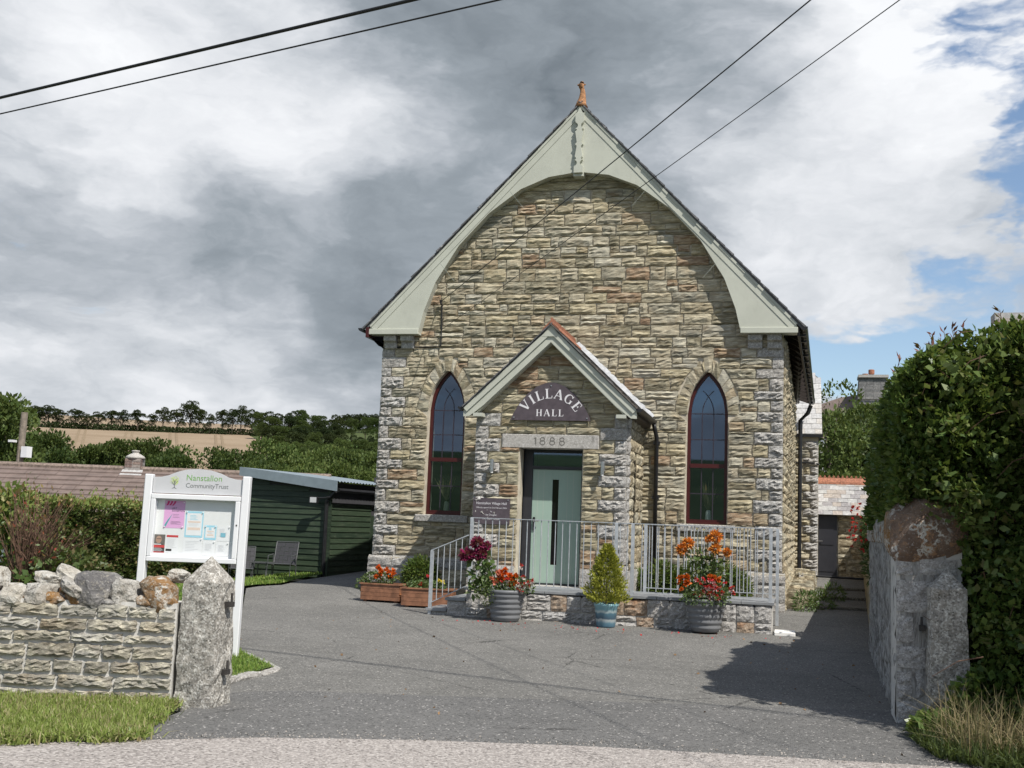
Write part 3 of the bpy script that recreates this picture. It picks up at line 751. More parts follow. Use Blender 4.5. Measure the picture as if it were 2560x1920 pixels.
# backing wall of mortar, with the window openings
def wallmesh(mb, y, outline, holes):
    pass
def mortar_wall(parent):
    """front wall as thin vertical strips so that the lancets stay open"""
    xs = sorted(set([XL+.012, XR-.012]+[c+s*WA for c in WC for s in (-1, 1)]+[c+WA*(i/8) for c in WC for i in range(-7, 8)]+[CX+i*.5 for i in range(-7, 8)]))
    def top(x): return min(9.35, 5.25+(4.05-abs(x-CX))*1.062)
    mb = MB()
    for a, b in zip(xs[:-1], xs[1:]):
        m = (a+b)/2; c = min(WC, key=lambda w: abs(w-m)); q = abs(m-c)
        def pz(z0a, z0b, z1a, z1b):
            mb.add([(a, YF, z0a), (b, YF, z0b), (b, YF, z1b), (a, YF, z1a), (a, YF+.45, z0a), (b, YF+.45, z0b), (b, YF+.45, z1b), (a, YF+.45, z1a)],
                   [(0, 1, 2, 3), (5, 4, 7, 6), (4, 5, 1, 0), (3, 2, 6, 7), (0, 3, 7, 4), (1, 5, 6, 2)])
        if q < WA:
            ha = WSPR+math.sqrt(max(0, WR**2-(WR-WA+abs(a-c))**2)); hb = WSPR+math.sqrt(max(0, WR**2-(WR-WA+abs(b-c))**2))
            pz(.1, .1, WSILL, WSILL); pz(ha, hb, top(a), top(b))
        else: pz(.1, .1, top(a), top(b))
    return mb.build('front_wall', M['mortar'], parent)
fwall = mortar_wall(hall)
Q = lay(ZPL+.01, 8.75, fspans, ev, (.13, .25), (.16, .72), .24)
NSTONE = len(Q)
emit(front, Q, 'stone', M['killas'], fwall, keep=190, proud=.026, bulge=.016, rough=1.3, gap=.011, jit=.010, cell=.075)
# granite quoins
for side in (-1, 1):
    for i in range(20):
        a, b = QZ[i], QZ[i+1]; L = qlen((a+b)/2, side)
        q = ((XL, a), (XL+L, a), (XL+L, b), (XL, b)) if side < 0 else ((XR-L, a), (XR, a), (XR, b), (XR-L, b))
        V, F = stone_mesh(front, q, proud=.026, bulge=.024 if i < 17 else .008, rough=.9, cell=.055, gap=.007, layered=False)
        mk('quoin', V, F, M['granite'], fwall)
# plinth: one projecting course of granite with a sloping top, granite and slatestone below
pw = Wall((0, YF-.07, 0), (1, 0, 0), (0, -1, 0))
mb = MB(); mb.box((XL-.05, YF-.07, .05), (XR+.05, YF+.1, ZPL-.03)); plinth = mb.build('plinth', M['mortar'], hall)
def plinth_spans(z): return spans_minus([(XL-.06, XR+.06)], [(CX-1.3, CX+1.3)])
def pl_mat(i, q): return M['granite'] if (q[0][1] > .6 or q[0][0] < XL+.6 or q[1][0] > XR-.8 or rng.random() < .3) else M['killas']
for q in lay(.70, ZPL, plinth_spans, (), (.3, .3), (.45, 1.0), 0):
    V, F = stone_mesh(pw, q, proud=.012, bulge=.02, rough=.4, layered=False)
    for k in range(len(V)):                                # weathered slope on top
        if V[k].z > ZPL-.05: V[k] += Vector((0, .05, 0))
    mk('plinth_stone', V, F, M['granite'], plinth)
for q in lay(.12, .70, plinth_spans, (), (.2, .3), (.35, .8), .1):
    V, F = stone_mesh(pw, q, proud=.01, bulge=.022, layered=False); mk('plinth_stone', V, F, pl_mat(0, q), plinth)
# side and rear walls, splayed a little like the real ones
RX = .16                                                   # the right wall runs slightly outwards
mb = MB()
mb.add([(XR-.02, YF+.02, .1), (RX, YB, .1), (RX, YB, 5.3), (XR-.02, YF+.02, 5.3)], [(0, 1, 2, 3)])
side_wall = mb.build('side_wall', M['rubble'], hall)
sw = Wall((XR, YF, 0), (RX-XR, YB-YF, 0), (YB-YF, -(RX-XR), 0)); SL = math.hypot(RX-XR, YB-YF)
def side_spans(z): return [(.02, SL)]
emit(sw, lay(.2, 5.2, side_spans, (), (.16, .3), (.25, .7), .2), 'side_stone', M['rubble'], side_wall, keep=0, bulge=.05, cell=.16)
mb = MB(); mb.add([(XL+.02, YF+.02, -1), (XL+.02, YB, -1), (XL+.02, YB, 5.3), (XL+.02, YF+.02, 5.3)], [(0, 3, 2, 1)])
mb.add([(XL+.02, YB, -1), (RX, YB, -1), (RX, YB, 5.3), (CX, YB, 9.4), (XL+.02, YB, 5.3)], [(0, 4, 3, 2, 1)]); mb.build('rear_wall', M['rubble'], hall)
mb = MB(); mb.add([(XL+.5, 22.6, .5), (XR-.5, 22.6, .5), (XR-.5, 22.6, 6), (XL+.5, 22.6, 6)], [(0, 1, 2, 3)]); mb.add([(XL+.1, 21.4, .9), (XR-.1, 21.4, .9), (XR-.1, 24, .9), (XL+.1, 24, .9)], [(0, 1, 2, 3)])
mb.build('dim_room', M['room'], hall)  # dark planes behind the windows; room dimness is put into their colour

# arch stones and windows
def arc_pt(c, r, a, t, s):
    """t from 0 (springing) to 1 (apex) along the s side of the lancet"""
    top = math.acos((r-a)/r); th = top*t
    return (c+s*(r*math.cos(th)-(r-a)), WSPR+r*math.sin(th))
for wi, c in enumerate(WC):
    n = 7
    for s in (-1, 1):
        cuts = [-.0]+[min(1, (i+rng.uniform(-.12, .12))/n) for i in range(1, n)]+[.93]
        for t0, t1 in zip(cuts[:-1], cuts[1:]):
            p0 = arc_pt(c, WR, WA, t0, s); p1 = arc_pt(c, WR, WA, t1, s); k = rng.uniform(-.03, .02)
            o0 = arc_pt(c, OR+k, OA+k, t0, s); o1 = arc_pt(c, OR+k, OA+k, t1, s)
            q = (p0, o0, o1, p1) if s > 0 else (o0, p0, p1, o1)
            V, F = stone_mesh(front, q, proud=.02, bulge=.016, rough=.7, cell=.10, gap=.005); mk('voussoir', V, F, M['killas'], fwall)
    a0 = arc_pt(c, WR, WA, .93, -1); a1 = arc_pt(c, WR, WA, .93, 1); b0 = arc_pt(c, OR, OA, .93, -1); b1 = arc_pt(c, OR, OA, .93, 1)
    V, F = stone_mesh(front, (a0, a1, (b1[0]+.03, b1[1]+.05), (b0[0]-.03, b0[1]+.05)), proud=.024, bulge=.02, cell=.12); mk('voussoir', V, F, M['killas'], fwall)
    if wi == 1 or True:
        mb = MB(); mb.box((c-.53, YF-.085, SILLZ[0]), (c+.53, YF+.2, SILLZ[1])); bevel(mb.build('window_sill', M['granite'], hall), .012)
    # frame
    win = MB()
    def outline(inset, zb):
        pts = [(c-WA+inset, zb)]
        a = WA-inset; r = WR-inset; top = math.acos((r-a)/r)
        pts += [(c-(r*math.cos(top*i/12)-(r-a)), WSPR+r*math.sin(top*i/12)) for i in range(13)]
        pts += [(c+(r*math.cos(top*i/12)-(r-a)), WSPR+r*math.sin(top*i/12)) for i in range(11, -1, -1)]
        return pts+[(c+WA-inset, zb)]
    yf = YF+.13
    O = outline(.002, WSILL+.002); I = outline(.062, WSILL+.085); n = len(O)
    vs = [(x, yf, z) for x, z in O]+[(x, yf, z) for x, z in I]+[(x, yf+.07, z) for x, z in O]+[(x, yf+.07, z) for x, z in I]
    fs = []
    for i in range(n):
        j = (i+1) % n
        fs += [(i, j, n+j, n+i), (n+i, n+j, 3*n+j, 3*n+i), (j, i, 2*n+i, 2*n+j)]
    win.add(vs, fs); win.box((c-WA+.06, yf-.012, 2.775), (c+WA-.06, yf+.06, 2.85)); win.box((c-WA+.02, yf-.03, WSILL+.004), (c+WA-.02, yf+.02, WSILL+.05))
    wf = win.build('window', M['oxblood'], hall)
    gp = outline(.058, WSILL+.08); mk('pane', [(x, yf+.035, z) for x, z in gp], [tuple(range(len(gp)))], M['glass'], wf)
    bars = MB(); yb = yf+.036
    for dx in (-.105, .105):
        bars.box((c+dx-.009, yb-.008, WSILL+.08), (c+dx+.009, yb+.008, 3.78))
    for z in (2.30, 3.30, 3.78): bars.box((c-WA+.06, yb-.0075, z-.009), (c+WA-.06, yb+.0075, z+.009))
    for s in (-1, 1):                                      # interlaced tracery
        pts = [(c+s*.105-s*.56*(1-math.cos(t)), yb, 3.78+.56*math.sin(t)) for t in [i*.098 for i in range(10)]]
        bars.tube(pts, .009, 5)
    bars.build('glazing_bar', M['glaze_bar'], wf)
    mb = MB(); mb.box((c-.42, YF+.21, WSILL-.03), (c+.42, YF+.44, WSILL+.03)); mb.build('inner_sill', M['sill_in'], wf)
# vases standing inside on the sills
def vase(c, dx, label, mat):
    v = thing('vase', label, 'vase', (c+dx, YF+.33, WSILL+.03))
    mb = MB().lathe([(.0, 0), (.045, 0), (.055, .08), (.05, .2), (.038, .23), (.03, .235)], n=16); mb.build('vessel', mat, v, True)
    P = np.array([[0, 0, .22]]*90); Nn = np.stack([NP.normal(0, .22, 90), NP.normal(0, .15, 90), np.ones(90)], 1)
    quads_np('dried_stems', leaves(P, Nn, .42, .08, .12), 4, M['straw'], v)
vase(WC[0], -.02, 'cream pot of dried stems behind the left lancet window', plain('cream_pot', (.62, .60, .48), .5))
vase(WC[1], .02, 'pale vase of dried stems behind the right lancet window', M['white'])

# roof: slate courses on both slopes, dark eaves, gutters
SLP = (9.66-5.30)/(4.17); YR0, YR1 = 20.58, 33.2
def roofpt(s, t, y, up=0.0):
    """t 0 at the eave, 1 at the ridge on the s side"""
    x = CX+s*4.17*(1-t); nx, nz = s*SLP/math.hypot(1, SLP), 1/math.hypot(1, SLP)
    return (x+nx*up, y, 5.30+4.36*t+nz*up)
for s in (-1, 1):
    mb = MB()
    P = [roofpt(s, 0, YR0, -.05), roofpt(s, 1, YR0, -.05), roofpt(s, 1, YR1, -.05), roofpt(s, 0, YR1, -.05), roofpt(s, 0, YR0, .0), roofpt(s, 1, YR0, .0), roofpt(s, 1, YR1, .0), roofpt(s, 0, YR1, .0)]
    mb.add(P, [(0, 1, 2, 3), (7, 6, 5, 4), (4, 5, 1, 0), (5, 6, 2, 1), (6, 7, 3, 2), (7, 4, 0, 3)])
    rf = mb.build('roof', M['slate_dark'], hall)
    for i in range(26):
        t0 = i/26-.004; t1 = t0+1/26+.015; j = rng.uniform(-.02, .02); u0 = .034+rng.uniform(-.005, .005)
        P = [roofpt(s, t0, YR0-.03+j, .002), roofpt(s, t0, YR1, .002), roofpt(s, t0, YR1, u0), roofpt(s, t0, YR0-.03+j, u0), roofpt(s, t1, YR0-.03+j, .001), roofpt(s, t1, YR1, .001), roofpt(s, t1, YR1, .014), roofpt(s, t1, YR0-.03+j, .014)]
        mk('slate_course', P, [(0, 1, 2, 3), (4, 7, 6, 5), (0, 3, 7, 4), (1, 5, 6, 2), (3, 2, 6, 7), (0, 4, 5, 1)], M['slate_dark'], rf)
mb = MB(); mb.prism([(CX-.17, 9.50), (CX, 9.68), (CX+.17, 9.50), (CX+.15, 9.55), (CX, 9.75), (CX-.15, 9.55)], 20.62, 33.2); mb.build('ridge_tile', M['terracotta'], hall)
# finial: a lichened terracotta neck and head
mb = MB(); yy = 20.66
mb.tube([(CX, yy, 9.62), (CX, yy, 9.70), (CX+.015, yy+.01, 9.80), (CX+.02, yy, 9.92), (CX+.005, yy-.01, 10.0), (CX, yy-.02, 10.03)], [.13, .095, .07, .05, .042, .046], 12)
fin = mb.build('finial', M['terra_lichen'], hall, True)
mb = MB(); mb.tube([(CX-.005, yy, 9.985), (CX-.008, yy-.02, 10.02), (CX-.005, yy-.025, 10.07), (CX, yy-.01, 10.11), (CX, yy, 10.135)], [.035, .052, .055, .042, .016], 10)
mb.tube([(CX-.06, yy-.02, 10.06), (CX-.085, yy-.02, 10.065)], [.022, .012], 6); mb.tube([(CX+.05, yy-.02, 10.06), (CX+.075, yy-.02, 10.07)], [.022, .012], 6)
mb.build('finial_head', M['terra_lichen'], fin, True)
# bargeboards
YB0, YB1 = 20.60, 20.645
for s in (-1, 1):
    arc = [(x, z) for x, z in BARC if (x-CX)*s > .05]
    if s < 0: arc = arc[::-1]                              # from apex outwards
    top = (CX, 9.58)
    mb = MB(); poly_ = [top, (CX+s*4.05, 5.34), (CX+s*4.05, 5.20), (arc[-1][0]+s*.0, 5.20)]+[p for p in arc[::-1]][1:]+[(CX, 8.315)]
    if s > 0: poly_ = poly_
    mb.prism(poly_ if s < 0 else poly_[::-1], YB0, YB1)
    mb.build('bargeboard', M['paint'], hall)
    # soffit following the arch back to the wall
    ap = [(CX, 8.315)]+arc; mb = MB()
    for (x0, z0), (x1, z1) in zip(ap[:-1], ap[1:]):
        mb.add([(x0, YB1-.002, z0), (x1, YB1-.002, z1), (x1, YF+.01, z1), (x0, YF+.01, z0), (x0, YB1-.002, z0+.03), (x1, YB1-.002, z1+.03), (x1, YF+.01, z1+.03), (x0, YF+.01, z0+.03)],
               [(0, 1, 2, 3), (7, 6, 5, 4), (0, 4, 5, 1), (2, 6, 7, 3)])
    mb.build('soffit', M['paint'], hall)
    # raised trim along the verge and the boxed foot
    mb = MB(); d = Vector((s*4.05, 0, -4.24)).normalized(); nrm = Vector((-s*d.z*s, 0, abs(d.x)))
    for off, wdt, th in ((.075, .15, .010), (.02, .04, .022)):
        a = Vector((CX+s*.02, 0, 9.62)); b = Vector((CX+s*4.06, 0, 5.36)); pz = Vector((-s*abs(d.z), 0, -abs(d.x)))
        q = [a+pz*(off-wdt/2), b+pz*(off-wdt/2), b+pz*(off+wdt/2), a+pz*(off+wdt/2)]
        q = [(v.x, v.z) for v in q]; mb.prism(q if s < 0 else q[::-1], YB0-th, YB0-.001)
    mb.build('verge_trim', M['paint'], hall)
    mb = MB(); x0, x1 = sorted((CX+s*3.06, CX+s*4.07)); mb.box((x0, YB0-.025, 5.19), (x1, YF+.02, 5.295)); bevel(mb.build('barge_foot', M['paint'], hall), .006)
    # granite corbels
    for off in (3.36, 3.71):
        c = CX+s*off; mb = MB()
        mb.prism([(0, 0), (0, .27), (-.17, .27), (-.17, .15), (-.10, .14), (-.09, .01)], c-.13, c+.13, T=lambda v: (v[1], YF-.0+v[0], 4.965+v[2]))
        bevel(mb.build('corbel', M['granite'], hall), .012)
for s in (-1, 1):                                          # butt joints of the boards
    for t, ln in ((.33, 1), (.66, 1)):
        x0 = CX+s*4.05*t; z0 = 9.58-4.24*t-.20
        mb = MB(); a = Vector((x0, YB0-.0012, z0)); k = arc_half(5.3+.1)
        low = Vector((x0-s*.30, YB0-.0012, z0-.36)); mb.bar(a, low, .004, .001, up=(0, 1, 0)); mb.build('board_joint', M['paint_dull'], hall)
# ornamental post at the apex
prof = [(9.46, .082), (9.30, .082), (9.27, .07)]
prof += [(9.215+.055*math.cos(t), .082-.055*math.sin(t)) for t in [i*math.pi/6 for i in range(1, 6)]]
prof += [(9.155, .078)]+[(9.13+.024*math.cos(t), .078-.03*math.sin(t)) for t in [i*math.pi/4 for i in range(1, 4)]]+[(9.10, .078), (9.08, .075), (8.88, .042), (8.845, .078), (8.81, .042), (8.60, .072)]
prof += [(8.565+.024*math.cos(t), .074-.03*math.sin(t)) for t in [i*math.pi/4 for i in range(1, 4)]]+[(8.535, .076)]
prof += [(8.475+.055*math.cos(t), .082-.055*math.sin(t)) for t in [i*math.pi/6 for i in range(1, 6)]]+[(8.41, .085), (8.285, .085)]
pts = [(CX+w, z) for z, w in prof]+[(CX-w, z) for z, w in prof[::-1]]
mb = MB(); mb.prism(pts[::-1], YB0-.075, YB0-.002); mb.build('king_post', M['paint'], hall)
mb = MB(); mb.prism([(CX-.06, 9.46), (CX+.06, 9.46), (CX, 9.58)], YB0-.07, YB0-.002); mb.box((CX-.1, YB0-.02, 8.23), (CX+.1, YF, 8.30)); mb.build('king_post_foot', M['paint'], hall)
# gutters, fascia and downpipes
def gutter(parent, x, y0, y1, z, r=.065, s=1, x1=None):
    mb = MB(); n = 8; x1 = x if x1 is None else x1; ring = [(r*math.cos(math.pi+math.pi*i/n), r*math.sin(math.pi+math.pi*i/n)) for i in range(n+1)]
    vs = []
    for yy, xx in ((y0, x), (y1, x1)):
        vs += [(xx+a, yy, z+b) for a, b in ring]+[(xx+a*.88, yy, z+b*.88) for a, b in ring[::-1]]
    m = len(vs)//2; mb.add(vs, [(i, (i+1) % m, m+(i+1) % m, m+i) for i in range(m)]+[tuple(range(m))[::-1], tuple(range(m, 2*m))])
    mb.add([(x+a, y0+.002, z+b) for a, b in ring], [tuple(range(len(ring)))])
    return mb.build('gutter', M['black'], parent)
gR = gutter(hall, CX+4.17+.005, 20.55, 32.9, 5.30, x1=RX+.44)
for i in range(14):
    mb = MB(); y = 20.9+i*.86; xx = CX+4.11+(RX+.36-(CX+4.11))*(y-20.6)/12.3
    mb.box((xx-.03, y, 5.18), (xx+.10, y+.04, 5.225)); mb.build('gutter_bracket', M['black'], gR)
mb = MB(); mb.add([(CX+4.06, 20.62, 5.14), (RX+.36, 32.9, 5.14), (RX+.36, 32.9, 5.32), (CX+4.06, 20.62, 5.32), (CX+4.10, 20.62, 5.14), (RX+.40, 32.9, 5.14), (RX+.40, 32.9, 5.32), (CX+4.10, 20.62, 5.32)],
    [(3, 2, 1, 0), (4, 5, 6, 7), (0, 1, 5, 4), (0, 4, 7, 3)])
fasc = mb.build('fascia', M['blackwood'], hall)
for i in range(16):
    mb = MB(); y = 21.0+i*.75; t = (y-20.6)/12.4; xo = CX+4.06+(RX+.36-CX-4.06)*t; xi = XR-.02+(RX-XR)*t
    mb.add([(xi, y, 5.32), (xo, y, 5.20), (xo, y+.06, 5.20), (xi, y+.06, 5.32), (xi, y, 5.44), (xo, y, 5.31), (xo, y+.06, 5.31), (xi, y+.06, 5.44)], [(0, 3, 2, 1), (4, 5, 6, 7), (0, 1, 5, 4), (1, 2, 6, 5), (2, 3, 7, 6), (3, 0, 4, 7)]); mb.build('rafter_end', M['blackwood'], fasc)
gutter(hall, CX-4.17-.05, 20.55, 33, 5.31)
mb = MB(); mb.box((CX-4.13, 20.57, 5.13), (CX-4.065, 33, 5.33)); mb.build('fascia', M['oxblood'], hall)
mb = MB(); mb.add([(XL, 20.7, 4.98), (CX-4.07, 20.7, 5.14), (CX-4.07, 33, 5.14), (XL, 33, 4.98)], [(0, 1, 2, 3)]); mb.build('eaves_soffit', M['blackwood'], hall)
# the gable stands only a hand's breadth proud of the wall: settle the barge and roof on it
KB = 1.0125
def settle(o):
    for v in o.data.vertices:
        v.co = (CX+(v.co.x-CX)*KB, v.co.y+(.17 if v.co.y < 20.95 else 0), 1.62+(v.co.z-1.62)*KB)
for o in list(hall.children):
    if o.name.split('.')[0] in ('bargeboard', 'soffit', 'verge_trim', 'barge_foot', 'king_post', 'king_post_foot', 'board_joint', 'roof', 'ridge_tile', 'finial', 'gutter', 'fascia', 'eaves_soffit'):
        for q in [o]+list(o.children): settle(q)
# downpipe on the right wall, near the wing
mb = MB(); mb.tube([(RX+.44, 32.5, 5.22), (RX+.36, 32.5, 5.0), (RX+.16, 32.55, 4.8), (RX+.15, 32.55, .7)], .06, 8); mb.build('downpipe', M['black'], hall)
# cable box and bracket on the gable
mb = MB(); mb.tube([(CX-2.69, YF-.06, 5.84), (CX-2.68, YF-.05, 5.5), (CX-2.68, YF-.05, 5.03), (CX-2.9, YF-.05, 5.01), (CX-3.9, YF-.06, 5.0)], .014, 6); mb.build('wall_cable', M['cable'], hall)
mb = MB(); mb.tube([(CX-2.69, YF-.01, 5.84), (CX-2.69, YF-.13, 5.86), (CX-2.69, YF-.13, 5.93)], [.02, .02, .035], 8); mb.build('insulator', M['iron'], hall)
# ------------------------------------------------------------------ porch (part of the hall)
PY = 18.95; PH = 1.33; PXL, PXR = CX-PH, CX+PH; PE = 3.52; LAND = .585
pf = Wall((0, PY, 0), (1, 0, 0), (0, -1, 0))
DX0, DX1, DZ1 = -4.50, -3.40, 2.93
mb = MB()
mb.prism([(PXL+.01, .1), (DX0, .1), (DX0, 3.0), (DX1, 3.0), (DX1, .1), (PXR-.01, .1), (PXR-.01, PE), (CX, PE+1.30), (PXL+.01, PE)], PY, PY+.30)
mb.box((PXL+.01, PY+.30, .1), (PXL+.3, YF, PE)); mb.box((PXR-.3, PY+.30, .1), (PXR-.012, YF, PE))
porch = mb.build('porch_wall', M['mortar'], hall)
PQ = [0.0]
for i in range(14): PQ.append(PQ[-1]+rng.uniform(.82, 1.18))
PQ = [LAND+.02+q*(3.50-LAND)/PQ[-1] for q in PQ]
def pql(z, s):
    i = qidx(z, PQ); return (.46 if (i+(s > 0)) % 2 else .22)+.02*math.sin(i*3.3+s)
def pspans(z):
    if z < PE: l, r = PXL+pql(z, -1)+.005, PXR-pql(z, 1)-.005
    else: k = PH-(z-PE)*PH/1.30-.01; l, r = CX-k, CX+k
    cuts = []
    if z < DZ1: cuts.append((DX0-.005, DX1+.005))
    elif z < 3.165: cuts.append((CX-.86, CX+.86))
    return spans_minus([(l, r)], cuts)
Q = lay(LAND+.02, PE+1.2, pspans, [DZ1, 3.165, PE]+PQ[1:14], (.14, .24), (.22, .62), .3)
emit(pf, Q, 'stone', M['killas_porch'], porch, keep=70, proud=.026, bulge=.016, rough=1.3, gap=.011, jit=.010, cell=.075)
for s in (-1, 1):
    for i in range(14):
        a, b = PQ[i], PQ[i+1]; L = pql((a+b)/2, s)
        q = ((PXL, a), (PXL+L, a), (PXL+L, b), (PXL, b)) if s < 0 else ((PXR-L, a), (PXR, a), (PXR, b), (PXR-L, b))
        V, F = stone_mesh(pf, q, proud=.026, bulge=.024 if i < 12 else .010, rough=.9, cell=.055, layered=False)
        if i == 1:
            for k in range(len(V)): V[k] += Vector((0, -.03, 0))
        mk('quoin', V, F, M['granite'], porch)
# right flank of the porch, rubble with a slit window
ps = Wall((PXR, PY, 0), (0, 1, 0), (1, 0, 0))
def psp(z): return spans_minus([(.28, YF-PY-.01)], [(.78, 1.12)] if 1.5 < z < 2.95 else [])
emit(ps, lay(LAND+.02, PE, psp, (1.5, 2.95), (.14, .26), (.2, .5), .2), 'flank_stone', M['rubble'], porch, keep=40, bulge=.03, cell=.11)
for i in range(14):
    a, b = PQ[i], PQ[i+1]; V, F = stone_mesh(ps, ((0, a), (.28, a), (.28, b), (0, b)), proud=.014, bulge=.022, cell=.09, layered=False); mk('quoin', V, F, M['granite'], porch)
mb = MB(); mb.prism([(PY+.80, 1.52), (PY+1.10, 1.52), (PY+1.10, 2.6), (PY+.95, 2.92), (PY+.80, 2.6)], 0, 1, T=lambda v: (PXR+.002+v[1]*.01, v[0], v[2])); mb.build('slit_window', M['black_glass'], hall)
# porch plinth
mb = MB(); mb.box((PXL-.05, PY-.05, .1), (DX0-.01, PY+.1, LAND+.30)); mb.box((DX1+.01, PY-.05, .1), (PXR+.05, YF, LAND+.30)); pp = mb.build('porch_plinth', M['mortar'], hall)
w1 = Wall((0, PY-.05, 0), (1, 0, 0), (0, -1, 0))
for a, b in ((PXL-.05, DX0-.01), (DX1+.01, PXR+.05)):
    V, F = stone_mesh(w1, ((a, LAND), (b, LAND), (b, LAND+.33), (a, LAND+.33)), proud=.01, bulge=.02, layered=False)
    mk('plinth_stone', V, F, M['granite'], pp)
w2 = Wall((PXR+.05, PY-.05, 0), (0, 1, 0), (1, 0, 0))
V, F = stone_mesh(w2, ((0, .3), (2.0, .3), (2.0, LAND+.33), (0, LAND+.33)), proud=.01, bulge=.02, layered=False); mk('plinth_stone', V, F, M['granite'], pp)
# lintel with the date
mb = MB(); mb.box((CX-.845, PY-.035, 2.925), (CX+.845, PY+.31, 3.16)); lin = bevel(mb.build('lintel', M['lintel'], hall), .008)
def ring_strip(mb, cx, cz, rx, rz, w, y, n=20, a0=0, a1=2*math.pi):
    vs = []
    for i in range(n+1):
        t = a0+(a1-a0)*i/n
        vs += [(cx+(rx-w/2)*math.cos(t), y, cz+(rz-w/2)*math.sin(t)), (cx+(rx+w/2)*math.cos(t), y, cz+(rz+w/2)*math.sin(t))]
    mb.add(vs, [(2*i, 2*i+1, 2*i+3, 2*i+2)[::-1] for i in range(n)])
M['carve'] = plain('carved_shadowed_granite', (.15, .143, .13), .9, var=.12, scale=40)  # flat dark numerals; the shade of the cut is put into this colour
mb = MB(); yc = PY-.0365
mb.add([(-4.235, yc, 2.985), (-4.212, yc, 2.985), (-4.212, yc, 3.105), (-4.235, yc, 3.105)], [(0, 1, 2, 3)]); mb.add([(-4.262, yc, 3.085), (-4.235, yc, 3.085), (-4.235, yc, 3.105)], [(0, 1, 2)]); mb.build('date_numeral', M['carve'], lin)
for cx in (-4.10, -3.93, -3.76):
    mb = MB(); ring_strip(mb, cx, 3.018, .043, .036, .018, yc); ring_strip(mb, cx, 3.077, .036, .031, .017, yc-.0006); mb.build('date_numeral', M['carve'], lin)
# door set back in the opening
yd = PY+.36
mb = MB(); mb.box((DX0, yd, LAND), (DX0+.155, yd+.09, DZ1)); mb.box((DX1-.075, yd, LAND), (DX1, yd+.09, DZ1)); mb.box((DX0+.155, yd, 2.875), (DX1-.075, yd+.09, DZ1)); mb.box((DX0+.155, yd, 2.585), (DX1-.075, yd+.09, 2.64)); mb.box((DX0, yd-.03, LAND), (DX1, yd+.1, LAND+.035))
door = mb.build('door', M['anthracite'], hall)
lx0, lx1 = DX0+.16, DX1-.08
mb = MB()
xs = [lx0, -3.985, -3.875, lx1]
mb.box((lx0, yd+.025, LAND+.04), (-3.985, yd+.07, 2.582)); mb.box((-3.875, yd+.025, LAND+.04), (lx1, yd+.07, 2.582))
mb.box((-3.985, yd+.025, LAND+.04), (-3.875, yd+.07, .94)); mb.box((-3.985, yd+.025, 2.41), (-3.875, yd+.07, 2.582))
bevel(mb.build('door_leaf', M['door_green'], door), .002)
mb = MB()
for x in (-4.245, -4.14, -3.72, -3.615): mb.box((x-.003, yd+.0235, LAND+.06), (x+.003, yd+.026, 2.56))
mb.build('groove', M['paint_dull'], door)
mb = MB(); mb.box((-3.984, yd+.04, .941), (-3.876, yd+.05, 2.409)); mb.build('slit_pane', M['black_glass'], door)
mb = MB(); mb.box((lx0-.002, yd+.04, 2.641), (lx1+.002, yd+.05, 2.874)); mb.build('fanlight', M['glass'], door)
mb = MB(); mb.box((lx0, yd+.3, 2.6), (lx1, yd+.31, 2.9)); mb.build('fanlight_backing', M['room'], door)  # dark sheet; the dimness behind the fanlight is put into its colour
mb = MB(); mb.box((lx0+.03, yd+.005, 1.52), (lx0+.065, yd+.025, 1.75)); mb.build('handle_plate', M['black'], door)
mb = MB(); mb.tube([(lx0+.048, yd+.02, 1.68), (lx0+.048, yd-.035, 1.68), (lx0+.15, yd-.035, 1.685)], .010, 8); mb.build('handle', M['steel'], door)
mb = MB(); mb.box((DX0-.01, PY-.06, LAND-.01), (DX1+.01, yd, LAND+.012)); mb.build('threshold', M['lintel'], hall)
